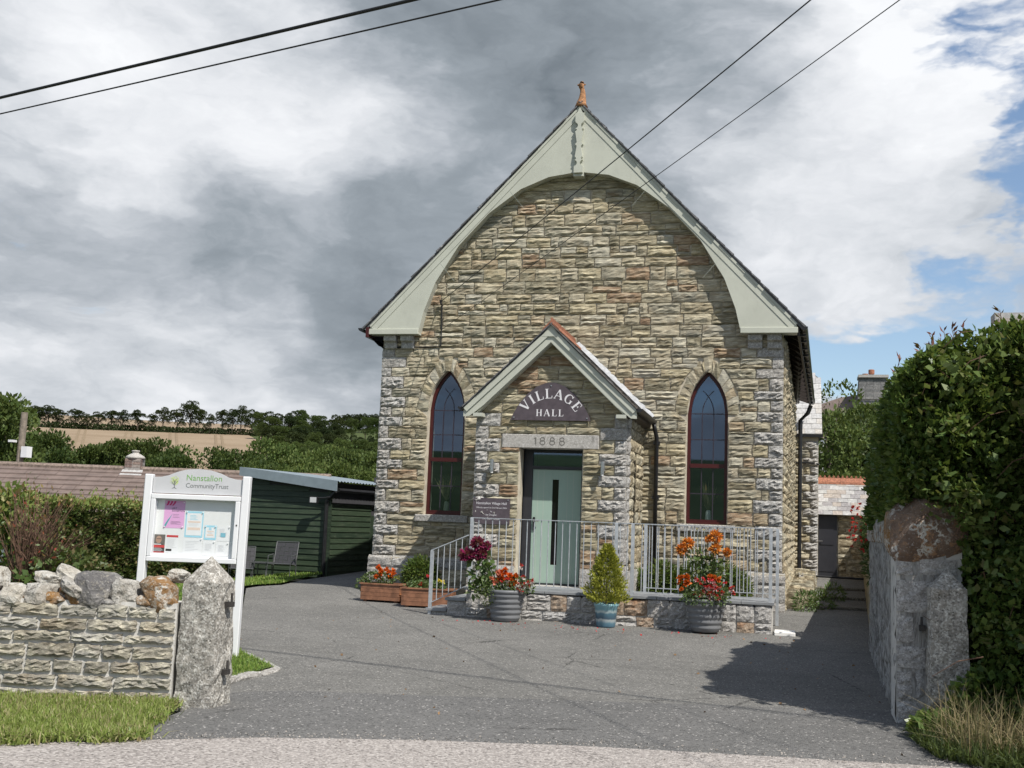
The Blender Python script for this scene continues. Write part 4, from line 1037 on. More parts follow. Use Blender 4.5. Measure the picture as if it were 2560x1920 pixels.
# roof of the porch
PA = 5.03; PS = (PA-3.60)/1.50; PY0 = 18.70
def ppt(s, t, y, up=0.0):
    nx, nz = s*PS/math.hypot(1, PS), 1/math.hypot(1, PS); return (CX+s*1.50*(1-t)+nx*up, y, 3.60+(PA-3.60)*t+nz*up)
for s in (-1, 1):
    mb = MB(); a = [ppt(s, 0, PY0, -.06), ppt(s, 1, PY0, -.06), ppt(s, 1, YF-.04, -.06), ppt(s, 0, YF-.04, -.06), ppt(s, 0, PY0, 0), ppt(s, 1, PY0, 0), ppt(s, 1, YF-.04, 0), ppt(s, 0, YF-.04, 0)]
    mb.add(a, [(0, 1, 2, 3), (7, 6, 5, 4), (4, 5, 1, 0), (5, 6, 2, 1), (6, 7, 3, 2), (7, 4, 0, 3)])
    pr = mb.build('porch_roof', M['slate_dark'], hall)
    NR = 11
    for i in range(NR):
        y = PY0-.04+rng.uniform(-.015, .01); k = 0
        while y < YF-.08:
            w = rng.uniform(.22, .30)
            if k == 0 and i % 2: w *= .55
            y1 = min(y+w, YF-.05); t0 = i/NR-.006; t1 = (i+1)/NR+.02; u = .026+rng.uniform(-.004, .006)
            P = [ppt(s, t0, y+.004, .004), ppt(s, t0, y1-.004, .004), ppt(s, t0, y1-.004, u), ppt(s, t0, y+.004, u), ppt(s, t1, y+.004, .002), ppt(s, t1, y1-.004, .002), ppt(s, t1, y1-.004, .012), ppt(s, t1, y+.004, .012)]
            mk('slate', P, [(0, 1, 2, 3), (4, 7, 6, 5), (0, 3, 7, 4), (1, 5, 6, 2), (3, 2, 6, 7), (0, 4, 5, 1)], M['slate_mid'] if s > 0 else M['slate_dark'], pr)
            y = y1; k += 1
    # bargeboard with an upper trim
    d = Vector((s*1.52, 0, -(PA-3.58))).normalized(); pz = Vector((-s*abs(d.z), 0, -abs(d.x)))
    mb = MB()
    a = Vector((CX, 0, PA-.03)); b = Vector((CX+s*1.505, 0, 3.585))
    top = [(a.x, a.z), (b.x, b.z), (b.x, b.z-.15), (b.x-s*.10, b.z-.145)]; 
    low = (CX, PA-.295)
    q = top+[(CX+s*1.16, low[1]-1.16*PS), low]
    mb.prism(q if s < 0 else q[::-1], PY0+.02, PY0+.06)
    mb.build('porch_bargeboard', M['paint_dull'] if False else M['paint'], hall)
    mb = MB(); q = [a, b, b+pz*.09, a+pz*.09]; q = [(v.x, v.z) for v in q]; mb.prism(q if s < 0 else q[::-1], PY0-.005, PY0+.019)
    mb.build('porch_verge_trim', M['paint'], hall)
    mb = MB(); x0, x1 = sorted((CX+s*1.33, CX+s*1.16)); mb.box((x0, PY0+.005, 3.40+.04), (x1, PY-.005, 3.50)); mb.build('barge_end', M['paint'], hall)
    mb = MB(); q = [(CX+s*1.48, 3.50), (CX+s*1.30, 3.44), (CX+s*1.30, 3.47), (CX+s*1.48, 3.55)]; mb.prism(q if s < 0 else q[::-1], PY0+.06, YF-.02); mb.build('porch_soffit', M['blackwood'], hall)
    # lining board under the front overhang
    mb = MB(); q = [(CX, PA-.31), (CX+s*1.30, PA-.31-1.30*PS), (CX+s*1.30, PA-.285-1.30*PS), (CX, PA-.285)]; mb.prism(q if s < 0 else q[::-1], PY0+.06, PY+.02); mb.build('porch_lining', M['paint'], hall)
gutter(hall, CX+1.55, PY0-.01, 20.86, 3.60, .058); gutter(hall, CX-1.55, PY0-.01, YF-.05, 3.60, .058)
mb = MB(); mb.tube([(CX+1.55, 20.8, 3.56), (CX+1.57, 20.82, 3.45), (CX+1.60, 20.9, 3.30), (CX+1.60, 20.9, .45)], .04, 10)
dp = mb.build('downpipe', M['black'], hall, True)
mb = MB()
for z in (3.2, 2.2, 1.1): mb.box((CX+1.54, 20.88, z-.03), (CX+1.66, 20.97, z+.03))
mb.build('pipe_clip', M['black'], dp)
mb = MB(); mb.prism([(CX-.16, PA-.20), (CX+.16, PA-.20), (CX+.02, PA-.01), (CX-.02, PA-.01)], PY0-.008, PY0+.05); mb.build('apex_block', M['paint'], hall)
# crested ridge tiles
for i in range(5):
    y0 = PY0-.03+i*.46; mb = MB()
    mb.prism([(CX-.15, PA-.10), (CX, PA+.035), (CX+.15, PA-.10), (CX+.135, PA-.055), (CX, PA+.075), (CX-.135, PA-.055)], y0, y0+.45)
    for k in range(9): mb.box((CX-.012, y0+.015+k*.048, PA+.06), (CX+.012, y0+.042+k*.048, PA+.125+.012*(k % 2)))
    mb.build('ridge_tile', M['terracotta'], hall)
mb = MB(); mb.add([ppt(1, 0.02, YF-.15, .035), ppt(1, 1, YF-.15, .035), ppt(1, 1.0, YF-.03, .12), ppt(1, 0.02, YF-.03, .12)], [(0, 1, 2, 3)]); mb.build('lead_flashing', M['lead'], hall)

# ---- sign, plaque, lamps ---------------------------------------------------------
M['plum_slate'] = plain('plum_slate', (.085, .068, .078), .45, var=.16, scale=9, bump=.08)
M['letter'] = plain('engraved_white', (.70, .68, .70), .6, var=.03)
sign = thing('slate_sign', 'arched plum slate sign reading VILLAGE HALL above the porch door', 'sign', (0, 0, 0))
ys = PY-.075
sp = [(CX-.70, 3.40), (CX+.70, 3.40)]
sp = [(CX-.70, 3.40), (CX+.70, 3.40), (CX+.66, 3.50), (CX+.56, 3.68), (CX+.42, 3.85), (CX+.26, 3.98), (CX+.1, 4.045), (CX, 4.06), (CX-.1, 4.045), (CX-.26, 3.98), (CX-.42, 3.85), (CX-.56, 3.68), (CX-.66, 3.50)]
mb = MB(); mb.prism(sp, ys, ys+.02); mb.build('sign_board', M['plum_slate'], sign)
for x, z in ((CX, 4.0), (CX-.64, 3.445), (CX+.64, 3.445)):
    mb = MB(); mb.tube([(x, ys-.012, z), (x, PY-.02, z)], .012, 8); mb.build('bolt', M['steel'], sign)
# serif capitals as strokes in a unit box: (x0, z0, x1, z1, width)
SER = {'V': [(.12, 1, .50, 0, .20), (.50, 0, .88, 1, .09), (0, .975, .30, .975, .05), (.68, .975, 1, .975, .05)],
       'I': [(.25, 0, .25, 1, .20), (.05, .975, .45, .975, .05), (.05, .025, .45, .025, .05)],
       'L': [(.25, 0, .25, 1, .19), (.05, .975, .45, .975, .05), (.05, .03, .80, .03, .06), (.76, .0, .82, .26, .07)],
       'A': [(.10, 0, .48, 1, .08), (.48, 1, .90, 0, .19), (.24, .34, .72, .34, .06), (0, .025, .24, .025, .05), (.70, .025, 1.04, .025, .05)],
       'E': [(.25, 0, .25, 1, .19), (.05, .97, .74, .97, .06), (.05, .03, .80, .03, .06), (.25, .52, .60, .52, .06), (.72, .98, .76, .74, .06), (.78, .02, .84, .28, .06), (.60, .40, .60, .64, .05)],
       'H': [(.22, 0, .22, 1, .18), (.82, 0, .82, 1, .18), (.22, .5, .82, .5, .06), (.05, .975, .4, .975, .05), (.05, .025, .4, .025, .05), (.65, .975, 1, .975, .05), (.65, .025, 1, .025, .05)],
       'G': []}
for i in range(14):
    t0 = R_(40+i*21); t1 = R_(40+(i+1)*21); wd = .07+.12*abs(math.cos((t0+t1)/2))**1.4*(1 if math.cos((t0+t1)/2) < 0 else .35)
    SER['G'].append((.50+.40*math.cos(t0), .50+.46*math.sin(t0), .50+.40*math.cos(t1), .50+.46*math.sin(t1), wd))
SER['G'] += [(.82, .08, .82, .44, .17), (.64, .44, 1.0, .44, .05), (.82, .72, .84, .98, .06)]
WID = {'V': 1.0, 'I': .5, 'L': .84, 'A': 1.02, 'E': .86, 'H': 1.02, 'G': 1.0}
def letter(mb, ch, ox, oz, h, rot, y, wx=.92):
    cr, sr = math.cos(rot), math.sin(rot); k = 0
    for x0, z0, x1, z1, w in SER[ch]:
        a = Vector(((x0-WID[ch]/2)*wx, z0)); b = Vector(((x1-WID[ch]/2)*wx, z1)); d = (b-a).normalized(); nn = Vector((-d.y, d.x))*w/2
        q = [a+nn, b+nn, b-nn, a-nn]; vs = [(ox+h*(p.x*cr-p.y*sr), y-.0004*k, oz+h*(p.x*sr+p.y*cr)) for p in q]
        k += 1; mb.add(vs, [(0, 1, 2, 3)])
def arc_text(word, cx, cz, r, h, gap, y):
    tot = sum(WID[c]*.92*h for c in word)+gap*(len(word)-1); s = -tot/2
    for c in word:
        m = MB(); w = WID[c]*.92*h; th = (s+w/2)/(r+h*.35)
        letter(m, c, cx+r*math.sin(th), cz+r*math.cos(th), h, -th, y); m.build('letter', M['letter'], sign); s += w+gap
arc_text('VILLAGE', CX, 3.275, .505, .168, .032, ys-.001)
xx = CX-.255
for c in 'HALL':
    m = MB(); w = WID[c]*.92*.118; letter(m, c, xx+w/2, 3.472, .118, 0, ys-.001); m.build('letter', M['letter'], sign); xx += w+.026
def text(name, s, size, mat, parent, T, align='CENTER', space=1.0):
    """flat lettering from the built-in font; T maps (x, z) on the surface to world"""
    cu = bpy.data.curves.new('tmp_text', 'FONT'); cu.body = s; cu.size = size; cu.align_x = align; cu.space_character = space; cu.resolution_u = 3
    ob = bpy.data.objects.new('tmp_text', cu); COL.objects.link(ob); bpy.context.view_layer.update()
    me = bpy.data.meshes.new_from_object(ob); bpy.data.objects.remove(ob); bpy.data.curves.remove(cu)
    for v in me.vertices: v.co = T(v.co.x, v.co.y)
    me.materials.clear(); me.materials.append(mat); me.name = name
    o = bpy.data.objects.new(name, me); link(o, parent); return o
pl = thing('wall_plaque', 'rectangular plum slate plaque with white lettering beside the door', 'plaque')
yp = PY-.062; px0, px1 = CX-1.31, CX-.655
mb = MB(); mb.box((px0, yp, 1.60), (px1, yp+.018, 2.045)); mb.build('plaque_slab', M['plum_slate'], pl)
for x in (px0+.035, px1-.035):
    for z in (1.63, 2.015): m = MB(); m.tube([(x, yp-.01, z), (x, PY-.01, z)], .010, 8); m.build('bolt', M['steel'], pl)
pcx = (px0+px1)/2
for s, sz, z in (('Nanstallon Village Hall', .060, 1.935), ('Officially opened on 2nd February 2024', .034, 1.868), ('by', .034, 1.807), ('Ivy Douglas', .042, 1.745), ('27/01/1934 - 03/02/2024', .030, 1.675)):
    text('inscription', s, sz, M['letter'], pl, lambda x, z2, z=z: (pcx+x, yp-.001, z+z2))
for c, lab in ((-4.945, 'steel cylinder wall lamp left of the porch door'), (-3.03, 'steel cylinder wall lamp right of the porch door')):
    l = thing('wall_lamp', lab, 'lamp'); y = PY-.17
    m = MB(); m.tube([(c, y, 2.50), (c, y, 2.705)], .032, 14); m.build('lamp_body', M['steel'], l, False)
    m = MB(); m.tube([(c, y, 2.475), (c, y, 2.499)], .024, 10); m.build('lamp_lens', M['white'], l)
    m = MB(); m.box((c-.035, y+.02, 2.55), (c+.035, PY-.0, 2.66)); m.build('bracket', M['steel'], l)
# ------------------------------------------------------------------ terrace, steps, railings
TY0, TY1, TX0, TX1 = 17.78, PY-.06, -5.02, -.22
ter = thing('terrace', 'low terrace of granite blocks with slate paving below the porch', 'terrace')
tw = Wall((0, TY0, 0), (1, 0, 0), (0, -1, 0))
mb = MB(); mb.box((TX0, TY0, 0.0), (TX1, TY1, LAND-.085)); tcore = mb.build('terrace_core', M['mortar_grey'], ter)
def tspan(z): return [(TX0, TX1)]
cnt = [0]
def tmat(i, q):
    return M['granite_brown'] if rng.random() < .17 else M['granite_new']
for q in lay(.04, LAND-.05, tspan, (.27,), (.16, .28), (.2, .46), .45):
    V, F = stone_mesh(tw, q, proud=.015, bulge=.016, rough=.9, cell=.05, gap=.008, layered=False); mk('block', V, F, tmat(0, q), ter)
x = TX0-.03; k = 0
while x < TX1-.02:
    w = min(rng.uniform(.55, .75), TX1+.03-x); 
    if TX1+.03-(x+w) < .2: w = TX1+.03-x
    for y0, y1 in ((TY0-.04, TY0+.42), (TY0+.426, TY1+.02)):
        m = MB(); m.box((x+.003, y0, LAND-.045), (x+w-.003, y1-.006, LAND+rng.uniform(-.002, .002))); bevel(m.build('paving_slab', M['slate_slab'], ter), .004)
    x += w
for i, (x0, x1, z) in enumerate(((-5.34, -5.03, .40), (-5.66, -5.345, .22))):
    m = MB(); m.box((x0, TY0+.02, 0), (x1, TY1-.02, z-.05)); m.build('step_riser', M['mortar_grey'], ter)
    m = MB(); m.box((x0-.03, TY0-.03, z-.045), (x1+.0, TY1-.01, z)); bevel(m.build('step_tread', M['slate_slab'], ter), .004)
    for q in lay(.03, z-.05, lambda zz, x0=x0, x1=x1: [(x0, x1)], (), (.16, .2), (.3, .4), 0):
        V, F = stone_mesh(Wall((0, TY0+.02, 0), (1, 0, 0), (0, -1, 0)), q, proud=.01, bulge=.02, cell=.09, layered=False); mk('block', V, F, M['granite_new'], ter)
m = MB(); m.box((TX1+.03, TY0-.12, gz(0, 17.8)-.05), (TX1+.34, TY0+.32, gz(0, 17.8)+.05)); tag(bevel(m.build('concrete_pad', M['render_white'], None), .01), 'small pale concrete pad at the foot of the terrace corner', 'concrete pad')
RT = 1.70
def railing(name, label, x0, x1, y, zb, posts, n, drop=(None, None)):
    r = thing(name, label, 'railing')
    m = MB(); m.box((x0-.02, y-.022, RT-.012), (x1+.02, y+.022, RT)); m.build('top_rail', M['galv'], r)
    m = MB(); m.box((x0, y-.015, zb), (x1, y+.015, zb+.012)); m.build('bottom_rail', M['galv'], r)
    for px, pz in posts:
        m = MB(); m.box((px-.025, y-.028, pz), (px+.025, y+.028, RT-.012)); m.build('post', M['galv'], r)
    for i in range(1, n):
        px = x0+(x1-x0)*i/n
        if min(abs(px-p[0]) for p in posts) < .05: continue
        m = MB(); m.tube([(px, y, zb+.006), (px, y, RT-.006)], .0085, 6); m.build('baluster', M['galv'], r)
    return r
YR = TY0-.045
railing('front_railing', 'galvanised steel railing along the front edge of the terrace', -4.99, -.25, YR+.09, LAND+.05, [(-4.985, .30), (-2.62, LAND), (-2.36, LAND-.05), (-.25, gz(0, 17.8))], 41)
railing('rear_railing', 'galvanised steel railing between the terrace and the planted hall wall', -2.30, -.16, 19.0, LAND+.06, [(-2.30, LAND), (-.16, gz(0, 19))], 20)
r = thing('step_railing', 'short sloping galvanised railing beside the terrace steps', 'railing')
lo = Vector((-5.63, YR+.06, 0)); hi = Vector((-5.03, YR+.06, 0))
m = MB(); m.box((lo.x-.025, lo.y-.025, gz(-5.6, 17.8)-.02), (lo.x+.025, lo.y+.025, 1.14)); m.build('post', M['galv'], r)
m = MB(); m.bar(lo+Vector((-.02, 0, 1.14)), hi+Vector((0, 0, 1.41)), .03, .014); m.build('top_rail', M['galv'], r)
m = MB(); m.bar(lo+Vector((0, 0, .30)), hi+Vector((0, 0, .60)), .026, .012); m.build('bottom_rail', M['galv'], r)
for i in range(1, 6):
    t = i/6; x = lo.x+(hi.x-lo.x)*t; m = MB(); m.tube([(x, lo.y, .30+.30*t), (x, lo.y, 1.14+.27*t)], .0085, 6); m.build('baluster', M['galv'], r)

# ------------------------------------------------------------------ wing and outbuilding on the right
wing = thing('side_wing', 'narrow stone wing with pale slate roof at the back of the hall', 'building')
WY = 32.95; ww = Wall((0, WY, 0), (1, 0, 0), (0, -1, 0)); WX0, WX1 = .12, .82
mb = MB(); mb.box((WX0-.1, WY, .2), (WX1, WY+3.5, 4.40)); wc = mb.build('wing_wall', M['mortar'], wing)
WQ = [.47+(4.25-.47)*i/16 for i in range(17)]
def wql(z): i = min(15, max(0, int((z-.47)/(4.25-.47)*16))); return .42 if i % 2 else .22
for q in lay(.47, 4.25, lambda z: [(WX0, WX1-wql(z)-.005)], WQ[1:16], (.2, .26), (.2, .4), .2):
    V, F = stone_mesh(ww, q, proud=.012, bulge=.05, cell=.09); mk('stone', V, F, M['killas'], wc)
for i in range(16):
    a, b = WQ[i], WQ[i+1]; L = wql((a+b)/2); V, F = stone_mesh(ww, ((WX1-L, a), (WX1, a), (WX1, b), (WX1-L, b)), proud=.016, bulge=.055, cell=.08, layered=False); mk('quoin', V, F, M['granite'], wc)
mb = MB(); mb.box((WX0-.1, WY-.14, 4.36), (WX1+.12, WY-.05, 4.46)); mb.build('gutter', M['black'], wing)
mb = MB(); mb.tube([(WX0-.1, WY-.06, 3.62), (.6, WY-.08, 3.64), (WX1+.02, WY-.05, 3.6)], .025, 6); mb.tube([(.14, WY-.06, .5), (WX1+1.4, WY-.06, .47)], .03, 6); mb.build('pipe', M['cable'], wing)
def slates(parent, O, U, D, nrows, rowh, length, mat, cut=None, wd=(.23, .29), nm='slate'):
    """rows of slates from the eave O upwards along D; U along the eave"""
    O = Vector(O); U = Vector(U).normalized(); D = Vector(D).normalized(); N = U.cross(D).normalized()
    if N.y > 0 or N.z < 0: N = -N
    for i in range(nrows):
        u = 0.0; k = 0
        while u < length-.02:
            w = rng.uniform(*wd)
            if k == 0 and i % 2: w *= .5
            u1 = min(u+w, length); 
            if length-u1 < .06: u1 = length
            lim = cut(i) if cut else length
            if u < lim-.03:
                u1c = min(u1, lim); a0 = i*rowh-.01; a1 = (i+1)*rowh+.05; t = .020+rng.uniform(-.004, .006)
                f = lambda uu, aa, nn: O+U*uu+D*aa+N*nn
                P = [f(u+.003, a0, .002), f(u1c-.003, a0, .002), f(u1c-.003, a0, t), f(u+.003, a0, t), f(u+.003, a1, .001), f(u1c-.003, a1, .001), f(u1c-.003, a1, .010), f(u+.003, a1, .010)]
                mk(nm, P, [(0, 1, 2, 3), (4, 7, 6, 5), (0, 3, 7, 4), (1, 5, 6, 2), (3, 2, 6, 7), (0, 4, 5, 1)], mat, parent)
            u = u1; k += 1
dW = Vector((0, .80, 1.0)); mb = MB()
mb.add([(WX0-.6, WY-.1, 4.44), (WX1+.09, WY-.1, 4.44), (WX1+.09, WY+1.30, 6.19), (WX1-.35, WY+1.62, 6.59), (WX0-.6, WY+2.5, 7.69), (WX0-.6, WY+3.4, 4.5), (WX1+.09, WY+3.4, 4.5)], [(0, 1, 2, 3, 4), (1, 6, 2), (4, 3, 2, 6, 5)])
wr = mb.build('wing_roof', M['slate_dark'], wing)
slates(wr, (WX0-.15, WY-.12, 4.44), (1, 0, 0), dW, 14, .205, WX1+.12-WX0+.13, M['slate_pale'], cut=lambda i: 1.1 if i < 11 else .98-.19*(i-10))
out = thing('outbuilding', 'low stone outbuilding with mottled slate roof and dark door beyond the lane', 'building')
OY = 34.0; ow = Wall((0, OY, 0), (1, 0, 0), (0, -1, 0))
mb = MB(); mb.box((.6, OY+.12, .2), (3.4, OY+3, 2.25)); oc = mb.build('outbuilding_wall', M['mortar'], out)
for q in lay(.4, 2.25, lambda z: [(1.40, 3.4)], (), (.14, .24), (.2, .5), .2):
    V, F = stone_mesh(Wall((0, OY+.1, 0), (1, 0, 0), (0, -1, 0)), q, proud=.012, bulge=.03, cell=.12); mk('stone', V, F, M['rubble'], oc)
mb = MB(); mb.box((.77, OY+.02, .42), (1.37, OY+.1, 2.2)); od = mb.build('door', M['anthracite'], out)
mb = MB(); mb.box((.86, OY+.006, .60), (1.28, OY+.019, 1.25)); mb.box((.86, OY+.006, 1.36), (1.28, OY+.019, 2.1)); mb.build('door_panel', M['anthracite'], od)
mb = MB(); mb.box((.83, OY-.01, 1.32), (.85, OY+.02, 1.55)); mb.tube([(.84, OY-.03, 1.46), (.97, OY-.03, 1.46)], .012, 6); mb.build('handle', M['steel'], od)
mb = MB(); mb.add([(.70, OY-.15, 2.22), (3.5, OY-.15, 2.22), (3.5, OY+.75, 3.22), (.70, OY+.75, 3.22), (.70, OY+3, 2.3), (3.5, OY+3, 2.3)], [(0, 1, 2, 3), (3, 2, 5, 4)]); orf = mb.build('outbuilding_roof', M['slate_dark'], out)
slates(orf, (.72, OY-.17, 2.22), (1, 0, 0), (0, .9, 1.0), 8, .165, 2.7, M['slate'])
for i in range(7):
    x0 = .74+i*.38; m = MB(); m.prism([(-.14, -.12), (0, .03), (.14, -.12), (.12, -.05), (0, .075), (-.12, -.05)], x0, x0+.375, T=lambda v: (v[1], OY+.75+v[0], 3.25+v[2]))
    for k in range(3): m.prism([(x0+.02+k*.125, 3.30), (x0+.10+k*.125, 3.30), (x0+.085+k*.125, 3.37), (x0+.06+k*.125, 3.40), (x0+.035+k*.125, 3.37)], OY+.735, OY+.765)
    m.build('ridge_tile', M['terracotta'], out)
# lane: rough step edges, drain shoe
for i, (y, h) in enumerate(((22.5, .05), (25.5, .06), (28.5, .06))):
    m = MB(); m.box((.55, y, gz(1, y)-.05), (2.1, y+.14, gz(1, y)+h)); o = bevel(m.build('lane_edging', M['lane'], None), .02); tag(o, 'worn concrete edging strip set across the narrow lane', 'edging', 'edging strips across the lane')
bank = thing('stone_bank', 'rough bank of bedded stone at the foot of the hall side wall', 'stone bank')
for i in range(16):
    y = 22.0+i*.62; u = rng.uniform(.3, .6); bw = Wall((XR+.05+.018*i, y, gz(0, y)-.03), (1, .15, 0), (0, -.6, .8))
    V, F = stone_mesh(bw, ((0, 0), (u, 0), (u-.05, .32), (.02, .34)), proud=.05, bulge=.05, back=.3); mk('bank_stone', V, F, M['rubble'], bank)
m = MB(); m.box((.26, 27.6, .62), (.36, 28.2, .66)); m.box((.26, 27.6, .66), (.275, 28.2, .72)); m.box((.345, 27.6, .66), (.36, 28.2, .72)); o = m.build('drain_shoe', M['lintel'], None); tag(o, 'short grey drain channel below the hall downpipe', 'drain channel')
# ------------------------------------------------------------------ low stone wall and gate pier on the left
gwall = thing('garden_wall', 'low grey slatestone wall topped with rough white and dark boulders', 'wall')
A = Vector((-4.99, 8.74, 0)); Bq = Vector((-9.6, 7.42, 0)); d = (A-Bq).normalized(); GL = (A-Bq).length
gn = Vector((d.y, -d.x, 0))
gw = Wall((Bq.x, Bq.y, .03), d, gn)
mb = MB(); mb.box((0, -.36, -.1), (GL, -.004, .815), T=lambda v: gw.p(v[0], v[2], v[1])); mb.build('wall_core', M['mortar_grey'], gwall)
for q in lay(.0, .79, lambda z: [(0, GL)], (), (.10, .19), (.16, .44), .38):
    V, F = stone_mesh(gw, q, proud=.018, bulge=.010, rough=1.2, cell=.04, gap=.014, jit=.009, layered=False); mk('wall_stone', V, F, M['killas_low'], gwall)
def rock(c, r, mat, parent, name, seed, squash=(1, 1, 1), n=3, rough=.28):
    """an angular boulder: a ball cut by random planes, then chipped"""
    bm = bmesh.new(); bmesh.ops.create_icosphere(bm, subdivisions=n, radius=1.0); rr = random.Random(seed)
    planes = [(Vector((rr.gauss(0, 1), rr.gauss(0, 1), rr.gauss(0, .8))).normalized(), rr.uniform(.72, 1.1)) for _ in range(9)]
    ph = [rr.uniform(0, 6) for _ in range(6)]
    for v in bm.verts:
        p = v.co.normalized()
        k = min([1.0/(abs(p.x)**5+abs(p.y)**5+abs(p.z)**5)**.2]+[h/max(1e-3, p.dot(nn)) for nn, h in planes if p.dot(nn) > .05])
        k *= 1+rough*(.16*math.sin(p.x*5+ph[0])*math.sin(p.z*6+ph[1])+.12*math.sin(p.y*9+p.z*7+ph[2])+rr.uniform(-.10, .10))
        v.co = Vector((p.x*k*r*squash[0], p.y*k*r*squash[1], p.z*k*r*squash[2]))
    me = bpy.data.meshes.new(name); bm.to_mesh(me); bm.free(); me.materials.append(mat); o = bpy.data.objects.new(name, me); link(o, parent); o.location = c
    return o
def vm(name, col, vein, dark, vs=5):
    m, n, b = newmat(name); p = n.pos()
    v = n.noise(p, vs, 6, .68, .9); c = n.mix(n.step(v, .42, .60), col, vein)
    c = n.mix(n.math('MULTIPLY', n.step(n.noise(n.vmath('ADD', p, (5, 2, 8)), vs*1.8, 6, .72, .4), .53, .66), .85), c, dark)
    w = n.math('ABSOLUTE', n.math('SUBTRACT', n.noise(n.vmath('ADD', p, (1, 8, 2)), 2.6, 7, .66, .3), .5)); c = n.mix(n.math('MULTIPLY', n.step(w, .03, .004), n.step(n.noise(p, 3, 4, .6), .48, .60)), c, (.62, .60, .55)); c = n.mix(n.math('MULTIPLY', n.step(n.noise(p, 42, 5, .7), .56, .68), .5), c, (.66, .64, .59))
    c = n.mix(n.math('MULTIPLY', n.step(n.noise(n.vmath('ADD', p, (2, 2, 7)), 17, 6, .75, .3), .56, .64), .7), c, dark)
    setb(n, b, c, .9, n.bump(n.math('ADD', v, n.math('ADD', n.math('MULTIPLY', n.noise(p, 24, 5, .7), .6), n.math('MULTIPLY', n.noise(p, 80, 4, .7), .3))), 1.0, .05), spec=.2); return m
BM = {'white': vm('white_quartz', (.50, .465, .40), (.62, .60, .55), (.22, .17, .12)), 'pale': vm('pale_lichened_rock', (.36, .33, .285), (.50, .48, .44), (.10, .092, .085)),
      'dark': vm('dark_slaty_rock', (.145, .14, .14), (.24, .23, .22), (.36, .33, .28)), 'brown': vm('rusty_quartz_rock', (.30, .165, .065), (.24, .17, .11), (.56, .51, .43))}
# coping boulders, seen from left to right
cop = [(-.14, .92, .17, .17, 'pale'), (-.44, .87, .14, .12, 'dark'), (.14, .87, .11, .12, 'dark'), (.36, .93, .12, .17, 'white'), (.59, .86, .13, .10, 'white'), (.82, .86, .11, .11, 'pale'), (1.00, .83, .08, .07, 'brown'),
       (1.25, .91, .18, .17, 'dark'), (1.54, .89, .12, .15, 'pale'), (1.79, .90, .14, .16, 'brown'), (-.72, .90, .15, .15, 'white'), (-1.02, .89, .16, .14, 'dark'), (-1.36, .90, .18, .15, 'pale'), (-1.7, .90, .17, .15, 'white')]
U0 = GL-1.98
for i in range(40):
    rock(gw.p(U0-1.9+i*.097+rng.uniform(-.02, .02), .80+rng.uniform(0, .04), -.07+rng.uniform(-.02, .03)), 1.0, BM[rng.choice(['pale', 'brown', 'dark', 'pale'])], gwall, 'filler_stone', 500+i, (rng.uniform(.05, .085), .07, rng.uniform(.035, .06)), 2)
for i, (u, z, rx, rz, k) in enumerate(cop):
    p = gw.p(U0+u, z-.02, -.14); rock(p, 1.0, BM[k], gwall, 'coping_boulder', 40+i, (rx*1.0, .17, rz*.92))
for i, (u, z, rx, rz, k, dy) in enumerate([(1.00, 1.00, .15, .085, 'white', -.22), (1.08, .92, .13, .05, 'pale', -.06), (.83, .97, .13, .06, 'white', -.2), (1.90, 1.03, .09, .06, 'white', -.30)]):
    o = rock(gw.p(U0+u, z, dy), 1.0, BM[k], gwall, 'loose_rock', 80+i, (rx, .10, rz)); o.rotation_euler = (0, R_(28 if i < 2 else 5), 0)
pier = thing('gate_pier', 'granite gate pier with pointed top at the end of the low wall', 'gate pier')
def monolith(c, w, dpt, h, pt, rot, seed, name, mat, parent):
    rr = random.Random(seed); bm = bmesh.new(); nz = 14; nx = 5
    ca, sa = math.cos(rot), math.sin(rot); V = []; F = []
    ringn = 4*nx
    for j in range(nz+1):
        z = h*j/nz; tp = 1.0-.09*j/nz
        for k in range(ringn):
            s = k//nx; t = (k % nx)/nx*2-1
            x, y = [(t, -1), (1, t), (-t, 1), (-1, -t)][s]
            x *= w/2*tp; y *= dpt/2*tp
            rnd = .97 if abs(t) > .95 else 1.0
            x = x*rnd+rr.gauss(0, .006); y = y*rnd+rr.gauss(0, .006)
            V.append((c[0]+x*ca-y*sa, c[1]+x*sa+y*ca, c[2]+z+rr.gauss(0, .006)))
    for j in range(nz):
        for k in range(ringn): a = j*ringn+k; b = j*ringn+(k+1) % ringn; F.append((a, b, b+ringn, a+ringn))
    base = len(V)
    for k in range(ringn):
        x, y, z = V[nz*ringn+k]; V.append((c[0]+(x-c[0])*.52+rr.gauss(0, .004), c[1]+(y-c[1])*.52, c[2]+h+pt*.48+rr.gauss(0, .005)))
    for k in range(ringn): a = nz*ringn+k; b = nz*ringn+(k+1) % ringn; F.append((a, b, base+(k+1) % ringn, base+k))
    V.append((c[0], c[1], c[2]+h+pt)); t = len(V)-1
    for k in range(ringn): F.append((base+k, base+(k+1) % ringn, t))
    return mk(name, V, F, mat, parent)
monolith((-4.80, 8.92, -.02), .36, .36, 1.05, .22, R_(1), 5, 'shaft', M['granite_pier'], pier)
for z in (.30, .86):
    p = Vector((-4.62, 8.92, z)); m = MB(); m.box((p.x-.04, p.y-.03, p.z-.03), (p.x+.05, p.y+.03, p.z+.012)); m.tube([(p.x+.035, p.y, p.z), (p.x+.035, p.y, p.z+.085)], .011, 6); m.build('hinge_pin', M['iron'], pier)

